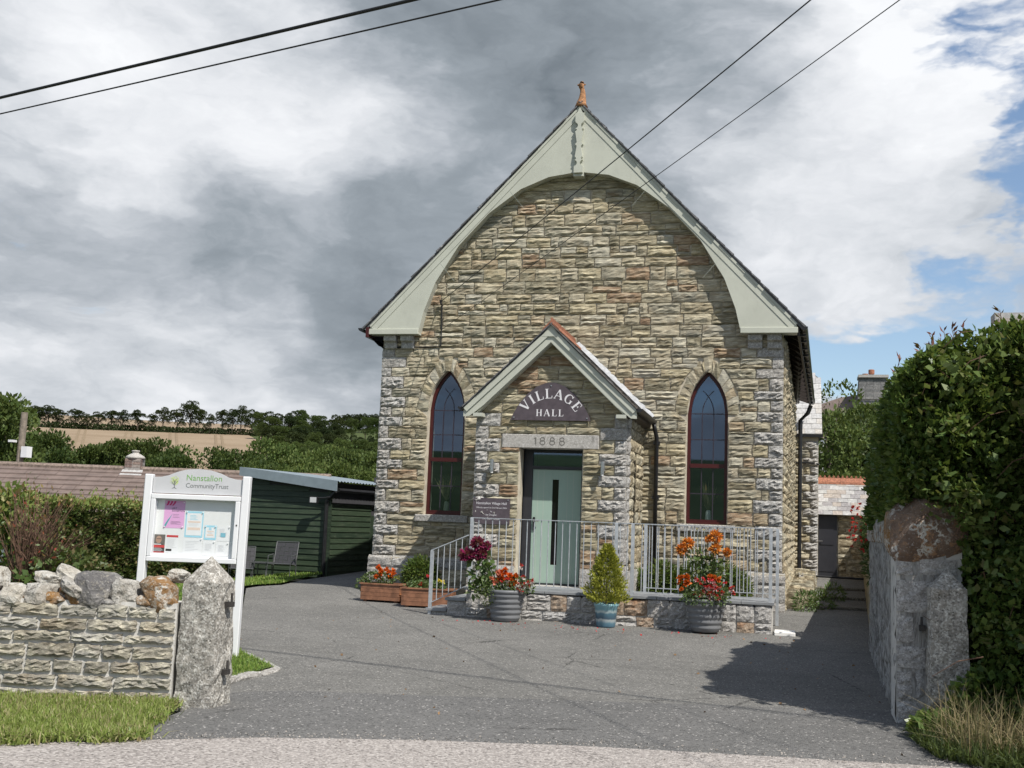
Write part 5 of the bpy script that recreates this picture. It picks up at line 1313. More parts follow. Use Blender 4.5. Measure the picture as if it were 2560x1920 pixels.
# ------------------------------------------------------------------ notice board
nb = thing('notice_board', 'white framed community notice board on two posts with arched header', 'notice board')
BO = Vector((-5.90, 11.62, .06)); bu = Vector((math.cos(YAW*.95), math.sin(YAW*.95), 0)); bn = Vector((bu.y, -bu.x, 0)); LEANV = Vector((.028, .0, 1.0)).normalized()
BW = 1.10
def bp(x, z, d=0.0): return BO+bu*(x-BW)+bn*d+Vector((.012*z, 0, z))
def bbox(name, x0, x1, z0, z1, d0, d1, mat, bev=0.0):
    vs = [bp(x, z, d) for d in (d1, d0) for x, z in ((x0, z0), (x1, z0), (x1, z1), (x0, z1))]
    o = mk(name, vs, [(0, 1, 2, 3), (7, 6, 5, 4), (0, 4, 5, 1), (1, 5, 6, 2), (2, 6, 7, 3), (3, 7, 4, 0)], mat, nb)
    if bev: bevel(o, bev)
    return o
def bquad(name, x0, x1, z0, z1, d, mat, parent=None): return mk(name, [bp(x0, z0, d), bp(x1, z0, d), bp(x1, z1, d), bp(x0, z1, d)], [(0, 1, 2, 3)], mat, parent or nb)
bbox('post', -.04, .045, -.1, 1.96, -.05, .05, M['white_paint'], .008); bbox('post', BW-.045, BW+.04, -.1, 1.97, -.05, .05, M['white_paint'], .008)
hd = [(.05, 1.755)]+[(.05, 1.93), (.14, 1.935), (.22, 1.955), (.31, 1.995), (.42, 2.025), (.55, 2.036), (.68, 2.025), (.79, 1.995), (.88, 1.955), (.96, 1.935), (BW-.05, 1.93), (BW-.05, 1.755)]
n = len(hd); vs = [bp(x, z, .02) for x, z in hd]+[bp(x, z, -.02) for x, z in hd]
header = mk('header', vs, [tuple(range(n))[::-1], tuple(range(n, 2*n))]+[((i+1) % n, i, n+i, n+(i+1) % n)[::-1] for i in range(n)], M['silver'], nb)
Z0, Z1 = 1.0, 1.745
for a in ((.05, BW-.05, Z1-.055, Z1), (.05, BW-.05, Z0, Z0+.055), (.05, .105, Z0+.055, Z1-.055), (BW-.105, BW-.05, Z0+.055, Z1-.055)): bbox('case_frame', *a, -.045, .055, M['white_paint'], .006)
bbox('backboard', .10, BW-.10, Z0+.05, Z1-.05, -.045, -.02, M['white'])
o = bbox('lock', BW-.08, BW-.065, 1.42, 1.435, .055, .06, M['iron'])
tx = lambda cx, cz, d=.0215: (lambda x, z: bp(cx+x, cz+z, d))
M['logo_green'] = plain('logo_green', (.17, .36, .10), .6); M['logo_grey'] = plain('logo_grey', (.16, .17, .17), .6); M['logo_lime'] = plain('logo_lime', (.55, .68, .22), .6)
text('header_text', 'Nanstallon', .094, M['logo_green'], header, tx(.415, 1.905), 'LEFT', 1.0); text('header_text', 'CommunityTrust', .072, M['logo_grey'], header, tx(.415, 1.825), 'LEFT', .95)
lg = MB()
for i in range(70):
    a = rng.uniform(0, 6.28); r = .052*math.sqrt(rng.random()); x = .29+r*math.cos(a); z = 1.90+r*math.sin(a)*.95; s = .009
    t = rng.uniform(0, 3); q = [(x+s*math.cos(t), z+s*math.sin(t)), (x-s*.4*math.sin(t), z+s*.4*math.cos(t)), (x-s*math.cos(t), z-s*math.sin(t)), (x+s*.4*math.sin(t), z-s*.4*math.cos(t))]
    lg.add([bp(u, v, .0212+i*.00001) for u, v in q], [(0, 1, 2, 3)])
lg.build('logo_leaves', M['logo_lime'], header)
lg = MB()
for x0, z0, x1, z1, w in ((.29, 1.815, .29, 1.90, .010), (.29, 1.845, .255, 1.885, .006), (.29, 1.855, .325, 1.895, .006), (.29, 1.82, .265, 1.808, .006), (.29, 1.82, .315, 1.808, .006), (.29, 1.87, .27, 1.915, .005), (.29, 1.87, .312, 1.92, .005)):
    dd = Vector((x1-x0, z1-z0)).normalized(); nn2 = Vector((-dd.y, dd.x))*w/2
    lg.add([bp(x0+nn2.x, z0+nn2.y, .0222), bp(x1+nn2.x*.6, z1+nn2.y*.6, .0222), bp(x1-nn2.x*.6, z1-nn2.y*.6, .0222), bp(x0-nn2.x, z0-nn2.y, .0222)], [(0, 1, 2, 3)])
lg.build('logo_trunk', M['logo_grey'], header)
C_ = lambda nm, c: plain(nm, c, .6, var=.02)
PINK, MAG, TEAL, CYAN, REDP, DARKP, SKIN, GREYP, INK, PAPER, PEACH = C_('poster_pink', (.74, .40, .66)), C_('poster_magenta', (.60, .02, .16)), C_('poster_teal', (.10, .36, .38)), C_('notice_blue', (.36, .66, .78)), C_('poster_red', (.56, .06, .06)), C_('poster_dark', (.035, .03, .03)), C_('poster_skin', (.42, .27, .20)), C_('poster_grey', (.15, .135, .12)), C_('print_ink', (.10, .10, .12)), C_('paper', (.80, .80, .80)), C_('notice_peach', (.78, .62, .52))
D0 = -.0185
def sheet(name, label, x0, x1, z0, z1, mat, k=0):
    o = mk(name, [bp(x0, z0, D0+k*.001), bp(x1, z0, D0+k*.001), bp(x1, z1, D0+k*.001), bp(x0, z1, D0+k*.001)], [(0, 1, 2, 3)], mat); tag(o, label, 'poster'); return o
def lines(par, x0, x1, z0, z1, n, d, mat=INK, th=.0022):
    m = MB()
    for i in range(n):
        z = z0+(z1-z0)*(i+.5)/n; e = x0+(x1-x0)*rng.uniform(.6, 1); m.add([bp(x0, z-th/2, d), bp(e, z-th/2, d), bp(e, z+th/2, d), bp(x0, z+th/2, d)], [(0, 1, 2, 3)])
    m.build('print', mat, par)
def pin(par, x, z):
    m = MB(); m.tube([bp(x, z, D0), bp(x, z, D0+.012)], .007, 8); m.build('pin', M['white'], par)
s = sheet('poster', 'pink art exhibition poster with red petals pinned in the notice board', .19, .42, 1.37, 1.675, PINK)
for k in range(3):
    m = MB(); x = .215+k*.03; pts = [(x+.02*math.cos(t)*(1+k*.3), 1.668-.05*t/1.5) for t in [i*.18 for i in range(9)]]
    for (a, b), (c, e) in zip(pts[:-1], pts[1:]): m.add([bp(a-.012, b, D0+.001), bp(a+.009, b, D0+.001), bp(c+.009, e, D0+.001), bp(c-.012, e, D0+.001)], [(0, 1, 2, 3)])
    m.build('print', MAG, s)
text('print', 'ART', .030, INK, s, tx(.275, 1.580, D0+.0012), 'LEFT'); text('print', 'EXHIBITION', .027, INK, s, tx(.275, 1.553, D0+.0012), 'LEFT')
m = MB(); m.add([bp(.193, 1.385, D0+.001), bp(.218, 1.385, D0+.001), bp(.285, 1.53, D0+.001), bp(.235, 1.46, D0+.001)], [(0, 1, 2, 3)]); m.build('print', TEAL, s)
lines(s, .29, .37, 1.48, 1.53, 3, D0+.001); lines(s, .27, .39, 1.41, 1.45, 4, D0+.001)
for x, z in ((.205, 1.655), (.405, 1.655), (.205, 1.385), (.405, 1.385)): pin(s, x, z)
s = sheet('poster', 'dark red show poster with a portrait photograph pinned in the notice board', .085, .225, 1.095, 1.295, GREYP)
el = MB(); el.add([bp(.155+.032*math.cos(t), 1.238+.042*math.sin(t), D0+.001) for t in [i*.4 for i in range(16)]], [tuple(range(16))]); el.build('print', SKIN, s)
bquad('print', .085, .225, 1.15, 1.178, D0+.001, REDP, s); bquad('print', .09, .22, 1.105, 1.15, D0+.0012, DARKP, s); bquad('print', .085, .225, 1.095, 1.105, D0+.001, REDP, s); bquad('print', .115, .20, 1.178, 1.195, D0+.0014, DARKP, s)
bquad('print', .13, .181, 1.243, 1.249, D0+.0016, DARKP, s)
lines(s, .10, .21, 1.108, 1.148, 4, D0+.0016, PAPER, .003); lines(s, .105, .205, 1.18, 1.193, 1, D0+.0018, PAPER, .008)
s = sheet('notice', 'plain white notice with a red heading pinned beside the portrait poster', .235, .375, 1.095, 1.30, PAPER)
bquad('print', .24, .37, 1.268, 1.292, D0+.001, REDP, s); lines(s, .245, .36, 1.15, 1.255, 8, D0+.001, C_('print_grey', (.52, .52, .53))); bquad('print', .24, .305, 1.115, 1.14, D0+.001, DARKP, s)
LG = C_('print_pale', (.58, .58, .60))
for lab, x0, x1, z0, z1 in (('larger white notice with a pale blue border in the notice board', .435, .635, 1.275, 1.565), ('smaller white notice with a pale blue border in the notice board', .655, .79, 1.255, 1.415)):
    s = sheet('notice', lab, x0, x1, z0, z1, CYAN); b = .014
    bquad('print', x0+b, x1-b, z0+b*1.6, z1-b*1.6, D0+.0008, PAPER, s); h = z1-z0
    bquad('print', x0+.03, x1-.03, z0+h*.56, z0+h*.62, D0+.0012, PEACH, s); bquad('print', x0+.03, x1-.03, z0+h*.28, z0+h*.38, D0+.0012, PEACH, s)
    lines(s, x0+.05, x1-.05, z0+h*.66, z0+h*.86, 4, D0+.0012, CYAN, .006); lines(s, x0+.04, x1-.04, z0+h*.42, z0+h*.54, 3, D0+.0012, LG)
    pin(s, x0+.012, z1-.012); pin(s, x1-.012, z1-.012)
for lab, x0, x1, z0, z1, pic in (('white sheet with a small blue picture at the edge of the notice board', .80, .945, 1.245, 1.415, True), ('white typed sheet with a folded top at the foot of the notice board', .43, .64, 1.07, 1.27, False), ('narrow white typed sheet below the small blue bordered notice', .65, .785, 1.08, 1.245, False), ('white typed sheet below the sheet with the blue picture', .795, .94, 1.08, 1.235, False)):
    s = sheet('notice', lab, x0, x1, z0, z1, PAPER, 1 if not pic else 0); lines(s, x0+.025, x1-.03, z0+.05, z1-.03, 7, D0+.0022, LG); pin(s, x1-.012, z1-.012)
    if pic: bquad('print', x0+.04, x1-.05, z0+.045, z0+.09, D0+.0024, C_('picture_blue', (.22, .48, .58)), s)
M['clear_glass'] = clear_glass()
mk('case_glass', [bp(.10, Z0+.05, .045), bp(BW-.10, Z0+.05, .045), bp(BW-.10, Z1-.05, .045), bp(.10, Z1-.05, .045)], [(0, 1, 2, 3)], M['clear_glass'], nb)

# ------------------------------------------------------------------ wall and pier on the right
rp = thing('entrance_pier', 'tall entrance pier of grey granite blocks with a big rusty coping stone', 'gate pier')
RPX0, RPX1, RPY = .95, 1.48, 10.62
mb = MB(); mb.box((.928, RPY, -.05), (RPX1, RPY+.5, 1.60)); mb.build('pier_core', M['mortar_grey'], rp)
rw = Wall((0, RPY, 0), (1, 0, 0), (0, -1, 0))
blocks = [(.93, .02, 1.16, .22), (.93, .24, 1.06, .47), (1.09, .24, 1.16, .47), (.93, .50, 1.17, .69), (.93, .72, 1.08, .95), (.93, .98, 1.46, 1.26), (.93, 1.30, 1.07, 1.47), (1.12, 1.31, 1.44, 1.45)]
for x0, z0, x1, z1 in blocks:
    V, F = stone_mesh(rw, ((x0, z0), (x1, z0), (x1, z1), (x0, z1)), proud=.012, bulge=.012, rough=.7, cell=.06, gap=.004, layered=False); mk('granite_block', V, F, M['granite_new'], rp)
rock((1.21, RPY+.06, 1.68), 1.0, vm('rusty_veined_stone', (.23, .165, .125), (.17, .115, .085), (.42, .25, .14), 4), rp, 'coping_stone', 211, (.32, .17, .30), 4, .12)
rock((.98, RPY+.40, 1.62), 1.0, BM['brown'], rp, 'coping_stone', 305, (.11, .22, .26), 3, .2)
monolith((1.33, RPY-.17, -.03), .33, .30, 1.24, .17, 0.0, 9, 'old_gatepost', M['granite_pier'], rp)
for z in (.07, .86): m = MB(); m.box((1.115, RPY-.09, z-.03), (1.165, RPY-.03, z+.02)); m.tube([(1.135, RPY-.06, z), (1.135, RPY-.06, z+.09)], .010, 6); m.build('hinge_pin', M['iron'], rp)
lw = thing('lane_wall', 'rough grey mortared wall running back from the entrance pier', 'wall')
lf = Wall((.945, RPY-.005, 0), (.17, 5.9, 0), (-5.9, .17, 0)); LWL = 5.9
V = []; F = []; nu, nv = 60, 22
for j in range(nv+1):
    for i in range(nu+1):
        z = -.05+1.67*j/nv; V.append(lf.p(LWL*i/nu, z, .012+rng.uniform(-.02, .022)))
for j in range(nv):
    for i in range(nu): a = j*(nu+1)+i; F.append((a+1, a, a+nu+1, a+nu+2))
mk('wall_face', V, F, M['roughcast'], lw)
mb = MB(); mb.box((0, -.4, -.05), (LWL, -.02, 1.60), T=lambda v: lf.p(v[0], v[2], v[1])); mb.build('wall_core', M['roughcast'], lw)
u = .25; i = 0
while u < LWL:
    w = rng.uniform(.10, .2); V, F = stone_mesh(lf, ((u, 1.56), (u+w, 1.56), (u+w, 1.80+rng.uniform(-.05, .05)), (u, 1.78+rng.uniform(-.05, .05))), proud=.03, bulge=.02, back=.28); mk('coping_stone', V, F, BM['pale'] if i % 3 else BM['brown'], lw); u += w; i += 1
mb = MB(); mb.add([(1.12, 16.5, 0), (2.1, 34, 0), (2.1, 34, 1.9), (1.12, 16.5, 1.7), (1.5, 16.5, 0), (2.5, 34, 0), (2.5, 34, 1.9), (1.5, 16.5, 1.7)], [(1, 0, 3, 2), (3, 7, 6, 2), (0, 4, 7, 3), (4, 5, 6, 7)]); tag(mb.build('far_lane_wall', M['rubble'], None), 'shaded stone wall along the far end of the lane', 'wall')
# ------------------------------------------------------------------ shed, chairs
shed = thing('garden_shed', 'dark green boarded shed with blue grey corrugated roof', 'shed')
SC = Vector((-11.15, 26.6, .09)); su = Vector((-1, .10, 0)).normalized(); sv = Vector((.14, 1, 0)).normalized()      # left along the front, back along the right side
def spt(u, v, z): return SC+su*u+sv*v+Vector((0, 0, z))
SW, SD = 2.45, 4.6
def shtop(u): return 2.22+.30*u/SW
vs = [spt(0, 0, -.2), spt(SW, 0, -.2), spt(SW, SD, -.2), spt(0, SD, -.2), spt(0, 0, shtop(0)), spt(SW, 0, shtop(SW)), spt(SW, SD, shtop(SW)), spt(0, SD, shtop(0))]
mk('shed_body', vs, [(0, 4, 5, 1), (3, 7, 4, 0), (1, 5, 6, 2), (2, 6, 7, 3)], M['felt'], shed)
fn = Vector((su.y, -su.x, 0)); fn = fn if fn.y < 0 else -fn; sn = Vector((sv.y, -sv.x, 0)); sn = sn if sn.x > 0 else -sn
nbd = 19
for i in range(nbd):
    z0 = .02+i*.142; z1 = z0+.138
    if z0 > shtop(SW): break
    uu = 0.0 if z1 < shtop(0) else (z1-2.22)/.30*SW
    a, b = spt(.04+uu, 0, z0), spt(SW-.04, 0, z0)
    if uu > SW-.2: break
    V = [a+fn*.032, b+fn*.032, b+fn*.012+Vector((0, 0, .138)), a+fn*.012+Vector((0, 0, .138)), a, b]
    mk('front_board', V, [(0, 3, 2, 1), (0, 1, 5, 4)], M['shed'], shed)
    if z1 < 1.95:
        a, b = spt(0, .05, z0), spt(0, 2.1, z0); V = [a+sn*.032, b+sn*.032, b+sn*.012+Vector((0, 0, .138)), a+sn*.012+Vector((0, 0, .138)), a, b]
        mk('side_board', V, [(0, 1, 2, 3), (0, 4, 5, 1)], M['shed'], shed)
def spost(u, v, h, w=.09):
    m = MB(); p = spt(u, v, 0)
    m.box((p.x-w/2, p.y-w/2, p.z-.2), (p.x+w/2, p.y+w/2, p.z+h)); return m.build('corner_post', M['shed'], shed)
spost(0, -.02, shtop(0)-.05); spost(SW, -.02, shtop(SW)); spost(-.02, 2.2, 1.6, .12)
m = MB(); m.add([spt(-.04, 2.28, .02), spt(-.04, 3.4, .02), spt(-.04, 3.4, 1.65), spt(-.04, 2.28, 1.65)], [(0, 1, 2, 3)]); sd = m.build('shed_door', M['shed'], shed)
m = MB(); m.bar(spt(-.06, 2.3, 1.15), spt(-.06, 3.3, 1.15), .02, .05); m.build('door_ledge', M['felt'], sd)
# fascia and corrugated roof
o = .28
V = [spt(-o, -.22, 2.17), spt(SW+.1, -.22, shtop(SW)-.02), spt(SW+.1, -.22, shtop(SW)+.20), spt(-o, -.22, 2.43), spt(-o, -.19, 2.17), spt(SW+.1, -.19, shtop(SW)-.02), spt(SW+.1, -.19, shtop(SW)+.20), spt(-o, -.19, 2.43)]
mk('fascia', V, [(0, 3, 2, 1), (4, 5, 6, 7), (0, 1, 5, 4), (3, 7, 6, 2), (0, 4, 7, 3), (1, 2, 6, 5)], M['tin'], shed)
V = []; F = []; nn_ = 120
for i in range(nn_+1):
    v = -.2+(SD+.2)*i/nn_; k = .016*math.sin(i*math.pi/2)
    V += [spt(-o, v, 2.415+k), spt(SW+.1, v, shtop(SW)+.185+k)]
for i in range(nn_): F.append((2*i, 2*i+1, 2*i+3, 2*i+2))
mk('corrugated_roof', V, F, M['tin'], shed, True)
m = MB(); m.add([spt(-o+.04, -.18, 2.38), spt(-o+.04, SD, 2.38), spt(.0, SD, 2.2), spt(.0, -.18, 2.2)], [(0, 1, 2, 3)]); m.build('eaves_board', M['felt'], shed)
m = MB(); m.tube([spt(-.20, -.12, 2.16), spt(-.06, -.10, 2.02), spt(.05, -.09, 1.92), spt(.05, -.09, 0)], .05, 8); m.build('downpipe', M['black'], shed)
m = MB(); m.tube([spt(-.26, -.1, 2.2), spt(-.26, SD, 2.2)], .05, 8); m.build('gutter', M['black'], shed)
fl = thing('floodlight', 'small black floodlight on the corner of the dark green shed', 'floodlight')
m = MB(); p = spt(.30, -.30, 1.93); m.box((p.x-.11, p.y-.03, p.z-.08), (p.x+.11, p.y+.05, p.z+.09)); m.build('housing', M['black'], fl)
m = MB(); m.add([(p.x-.085, p.y-.033, p.z-.06), (p.x+.085, p.y-.033, p.z-.06), (p.x+.085, p.y-.033, p.z+.07), (p.x-.085, p.y-.033, p.z+.07)], [(0, 1, 2, 3)]); m.build('lens', M['silver'], fl)
m = MB(); m.tube([(p.x+.05, p.y+.02, p.z+.05), (p.x+.25, p.y+.05, p.z+.06), (p.x+.40, p.y+.08, p.z+.09)], .022, 8); m.build('arm', M['black'], fl)
def chair(c, rot, label):
    t = thing('garden_chair', label, 'chair', (c[0], c[1], gz(c[0], c[1])+.03)); t.rotation_euler = (0, 0, rot)
    W_ = .28
    for s in (-1, 1):
        m = MB(); m.tube([(s*W_, -.30, 0), (s*W_, -.24, .50), (s*W_, .16, .52)], .013, 6); m.build('front_leg', M['chair_metal'], t)
        m = MB(); m.tube([(s*W_, .22, 0), (s*W_, .16, .52)], .013, 6); m.build('rear_leg', M['chair_metal'], t)
        m = MB(); m.tube([(s*W_, -.26, .31), (s*W_, .2, .26)], .010, 6); m.build('side_rail', M['chair_metal'], t)
    m = MB(); m.tube([(-W_, -.26, .31), (W_, -.26, .31)], .012, 6); m.tube([(-W_, .21, .26), (W_, .21, .26)], .012, 6); m.build('cross_rail', M['chair_metal'], t)
    def panel(name, a, b, c2, d2):
        a, b, c2, d2 = map(Vector, (a, b, c2, d2)); nrm = (b-a).cross(d2-a).normalized(); m = MB(); N_ = 5
        for i in range(N_):
            for j in range(N_):
                f = lambda s, u: (a*(1-s)+b*s)*(1-u)+(d2*(1-s)+c2*s)*u
                k = nrm*(.004 if (i+j) % 2 else -.003); e = .004
                q = [f(i/N_+e, j/N_+e)+k, f((i+1)/N_-e, j/N_+e)+k, f((i+1)/N_-e, (j+1)/N_-e)+k, f(i/N_+e, (j+1)/N_-e)+k]; m.add(q, [(0, 1, 2, 3)])
        return m.build(name, M['weave'], t)
    panel('seat', (-W_+.015, -.26, .315), (W_-.015, -.26, .315), (W_-.015, .2, .265), (-W_+.015, .2, .265))
    panel('backrest', (-W_+.015, .18, .28), (W_-.015, .18, .28), (W_-.015, .36, .80), (-W_+.015, .36, .80))
    m = MB(); 
    for s in (-1, 1): m.tube([(s*W_*.97, .18, .26), (s*W_*.97, .37, .82)], .011, 6)
    m.tube([(-W_*.97, .37, .82), (W_*.97, .37, .82)], .011, 6); m.build('back_frame', M['chair_metal'], t)
    return t
chair((-11.75, 25.3), R_(8), 'dark woven garden chair in front of the middle of the shed')
chair((-12.75, 25.2), R_(22), 'dark woven garden chair beside the notice board post, left of the table')
tb = thing('garden_table', 'small low grey table between the two woven garden chairs', 'table', (-12.25, 25.25, gz(-12.25, 25.25)+.03))
m = MB(); m.box((-.22, -.2, .36), (.22, .2, .385)); m.build('table_top', M['chair_metal'], tb)
for x in (-.19, .19):
    for y in (-.17, .17): m = MB(); m.tube([(x, y, 0), (x*.95, y*.95, .36)], .012, 6); m.build('leg', M['chair_metal'], tb)
# second, flat-roofed shelter behind the shed
sh2 = thing('timber_shelter', 'flat dark roofed timber shelter behind the green shed', 'shelter')
m = MB(); m.box((-11.3, 30.0, 2.62), (-8.4, 33, 2.76)); m.build('roof', M['felt'], sh2)
m = MB(); m.box((-11.2, 30.05, 2.50), (-8.4, 30.12, 2.62)); m.build('beam', M['timber'], sh2)
for x in (-11.0, -9.75, -8.6): m = MB(); m.box((x-.06, 30.05, -.3), (x+.06, 30.17, 2.5)); m.build('post', M['timber'], sh2)
m = MB(); m.box((-11.2, 32.8, -.3), (-8.4, 32.9, 2.6)); m.build('rear_panel', M['shed'], sh2)
# ------------------------------------------------------------------ bungalow, pole, neighbour
bg = thing('bungalow', 'bungalow with low brown tiled roof and small brick chimney beyond the hedge', 'house')
ba = Vector((-21.5, 27.75, 0)); bb = Vector((-12.3, 30.3, 0)); bd = (bb-ba).normalized(); bk = Vector((-bd.y, bd.x, 0)); BL = (bb-ba).length+3.3
ba = ba-bd*4
def bgp(u, v, z): return ba+bd*u+bk*v+Vector((0, 0, z))
RZ, EZ, RD = 2.72, 1.15, 3.0
mk('wall', [bgp(0, -RD+.3, -3), bgp(BL, -RD+.3, -3), bgp(BL, -RD+.3, EZ+.1), bgp(0, -RD+.3, EZ+.1), bgp(0, RD-.3, -3), bgp(BL, RD-.3, -3), bgp(BL, RD-.3, EZ+.1), bgp(0, RD-.3, EZ+.1), bgp(BL, 0, RZ-.1), bgp(0, 0, RZ-.1)],
   [(0, 1, 2, 3), (5, 4, 7, 6), (1, 5, 6, 8, 2), (4, 0, 3, 9, 7)], M['render_white'], bg)
mk('roof', [bgp(-.3, -RD, EZ), bgp(BL+.3, -RD, EZ), bgp(BL+.3, 0, RZ), bgp(-.3, 0, RZ), bgp(BL+.3, RD, EZ), bgp(-.3, RD, EZ)], [(0, 1, 2, 3), (3, 2, 4, 5)], M['roof_tile'], bg)
NRW = 12
for i in range(NRW):
    t0 = i/NRW; t1 = (i+1)/NRW+.01; lift = .05
    y0 = -RD*(1-t0); y1 = -RD*(1-t1) if t1 < 1 else 0; z0 = EZ+(RZ-EZ)*t0; z1 = EZ+(RZ-EZ)*min(1, t1)
    V = []; F = []; nn_ = int(BL/.42); k = 0
    for j in range(nn_):
        a = BL*j/nn_; b = BL*(j+1)/nn_-.006; l = lift+rng.uniform(-.006, .008)
        P = [bgp(a, y0-.02, z0+.005), bgp(b, y0-.02, z0+.005), bgp(b, y0-.02, z0+l), bgp(a, y0-.02, z0+l), bgp(b, y1, z1+.012), bgp(a, y1, z1+.012)]
        V += P; F += [tuple(k+x for x in f) for f in ((0, 1, 2, 3), (3, 2, 4, 5))]; k += 6
    mk('tile_course', V, F, M['roof_tile'], bg)
m = MB(); m.tube([bgp(-.3, 0, RZ+.02), bgp(BL+.3, 0, RZ+.02)], .10, 8); m.build('ridge', plain('lichened_ridge', (.20, .155, .13), .9, var=.4, scale=16, dirt=.4), bg)
ch = bgp(4+3.55, .1, 0); 
m = MB()
cu_, cv_ = .22, .22
for zc in range(8):
    z0 = 2.35+zc*.088
    for s in range(4):
        for j in range(2):
            off = .5 if zc % 2 else 0
            a0 = -1+j; a1 = a0+.96
            if s == 0: q = ((a0, -1), (a1, -1))
            elif s == 1: q = ((1, a0), (1, a1))
            elif s == 2: q = ((a0, 1), (a1, 1))
            else: q = ((-1, a0), (-1, a1))
            p0 = ch+bd*(q[0][0]*cu_)+bk*(q[0][1]*cv_); p1 = ch+bd*(q[1][0]*cu_)+bk*(q[1][1]*cv_)
            m.add([p0+Vector((0, 0, z0+.004)), p1+Vector((0, 0, z0+.004)), p1+Vector((0, 0, z0+.082)), p0+Vector((0, 0, z0+.082))], [(0, 1, 2, 3)])
cs = m.build('chimney', M['brick_dull'], bg)
m = MB(); m.lathe([(.25, 0), (.28, .03), (.25, .07), (.14, .14), (.10, .15), (.10, .2), (.12, .21), (.11, .24), (.0, .25)], (ch.x, ch.y, 3.05), 16); m.build('chimney_cap', M['lintel'], cs, True)
m = MB(); 
for z0 in (2.35,): m.add([ch+bd*sx*(cu_-.01)+bk*sy*(cv_-.01)+Vector((0, 0, z)) for z in (z0, 3.05) for sx, sy in ((-1, -1), (1, -1), (1, 1), (-1, 1))], [(0, 1, 5, 4), (1, 2, 6, 5), (2, 3, 7, 6), (3, 0, 4, 7)])
m.build('chimney_core', M['mortar_grey'], cs)
m = MB(); m.add([ch+bd*-.3+bk*-.55+Vector((0, 0, 2.49)), ch+bd*.34+bk*-.55+Vector((0, 0, 2.49)), ch+bd*.3+bk*-.2+Vector((0, 0, 2.74)), ch+bd*-.27+bk*-.2+Vector((0, 0, 2.74))], [(0, 1, 2, 3)]); m.build('flashing', M['slate_pale'], bg)
# white gable with dark verge at the far left, and a gable end behind the board
ng = thing('neighbour_gable', 'white gable wall with dark sloping verge at the edge of the garden', 'house')
a = Vector((-13.6, 17.7, 0)); u_ = Vector((-.97, -.24, 0))
mk('gable_wall', [a+Vector((0, 0, .6)), a+u_*4+Vector((0, 0, .6)), a+u_*4+Vector((0, 0, 5.2)), a+Vector((0, 0, 1.35))], [(0, 3, 2, 1)], M['render_white'], ng)
m = MB(); m.bar(a+Vector((.35, -.1, 1.0)), a+u_*4+Vector((0, -.1, 5.35)), .3, .12); m.build('verge', M['slate_dark'], ng)
pole = thing('telegraph_pole', 'weathered wooden telegraph pole with a small white box', 'pole')
pb = Vector((-22.6, 29.7, 0)); m = MB(); m.tube([pb+Vector((-.06, 0, -2)), pb+Vector((.04, 0, 4.42))], [.115, .10], 10); m.build('shaft', M['pole_wood'], pole)
m = MB(); m.box((pb.x+.14, pb.y-.15, 3.05), (pb.x+.34, pb.y+.1, 3.38)); m.build('junction_box', M['white_paint'], pole)
m = MB(); m.box((pb.x-.3, pb.y-.2, 3.5), (pb.x-.14, pb.y, 3.57)); m.build('lamp_arm', M['white_paint'], pole)
# ------------------------------------------------------------------ pots, planters, small shrubs
def at(xd, yd, dep):
    """the point dep metres ahead that stands at a given bearing and height"""
    v = _f+_r*((xd-1106)*1.15732/FPX)+_d*((yd-829.5)*1.15732/FPX); return EYE+v*dep
def fl(xd, yd, y=17.4):
    """a point of the flower pots' plane"""
    v = _f+_r*((xd-1106)*1.15732/FPX)+_d*((yd-829.5)*1.15732/FPX); return EYE+v*(y/v.y)
def bloom(name, c, r, mat, parent, n=60, flat=.0, face=(-.1, -.8, .5)):
    dv = unit(n); f = np.array(face)/np.linalg.norm(face)
    dv = dv+f*(.6+flat); dv /= np.linalg.norm(dv, axis=1)[:, None]
    P = np.array(c)+dv*r*.30; V = leaves(P, dv, r*.72, .42, .16, sizevar=.25); return quads_np(name, V, 4, mat, parent)
def blossoms(name, cs, r, mat, parent, n=9):
    C = np.repeat(np.array(cs), n, 0); dv = unit(len(C))+np.array((-.05, -.6, .5)); dv /= np.linalg.norm(dv, axis=1)[:, None]
    return quads_np(name, leaves(C, dv, r, .75, .25), 4, mat, parent, kind='stuff')
def cloud(c, rad, n, size, mat, parent, name='foliage', asp=.6, spread=.7, shell=.55, droop=0.0):
    u = unit(n); rr = NP.uniform(shell, 1.0, n)**.6; P = np.array(c)+u*np.array(rad)*rr[:, None]; N = u/np.array(rad); N /= np.linalg.norm(N, axis=1)[:, None]
    return quads_np(name, leaves(P, N, size, asp, spread, droop), 4, mat, parent, kind=None)
def big_pot(c, label):
    t = thing('flower_pot', label, 'flower pot', c)
    prof = [(.0, .0), (.185, 0), (.205, .015)]
    for i in range(5):
        z0 = .02+i*.082; r0 = .205+.016*i; r1 = .205+.016*(i+1); prof += [(r0+.004, z0+.008), (r0+.020, z0+.03), (r1+.016, z0+.055), (r1+.0, z0+.078)]
    prof += [(.292, .435), (.305, .445), (.308, .485), (.295, .49), (.285, .48), (.27, .44)]
    mb = MB().lathe(prof, n=40); mb.build('pot', M['grey_plastic'], t, True)
    m = MB(); m.add([(.28*math.cos(i*.3), .28*math.sin(i*.3), .46) for i in range(21)], [tuple(range(21))]); m.build('soil', M['soil'], t)
    return t
def rel(t, p): return tuple(np.array(p)-np.array(t.location))
p1 = big_pot((-4.27, 17.42, gz(0, 17.4)), 'grey ribbed pot of magenta dahlias and orange marigolds left of the door')
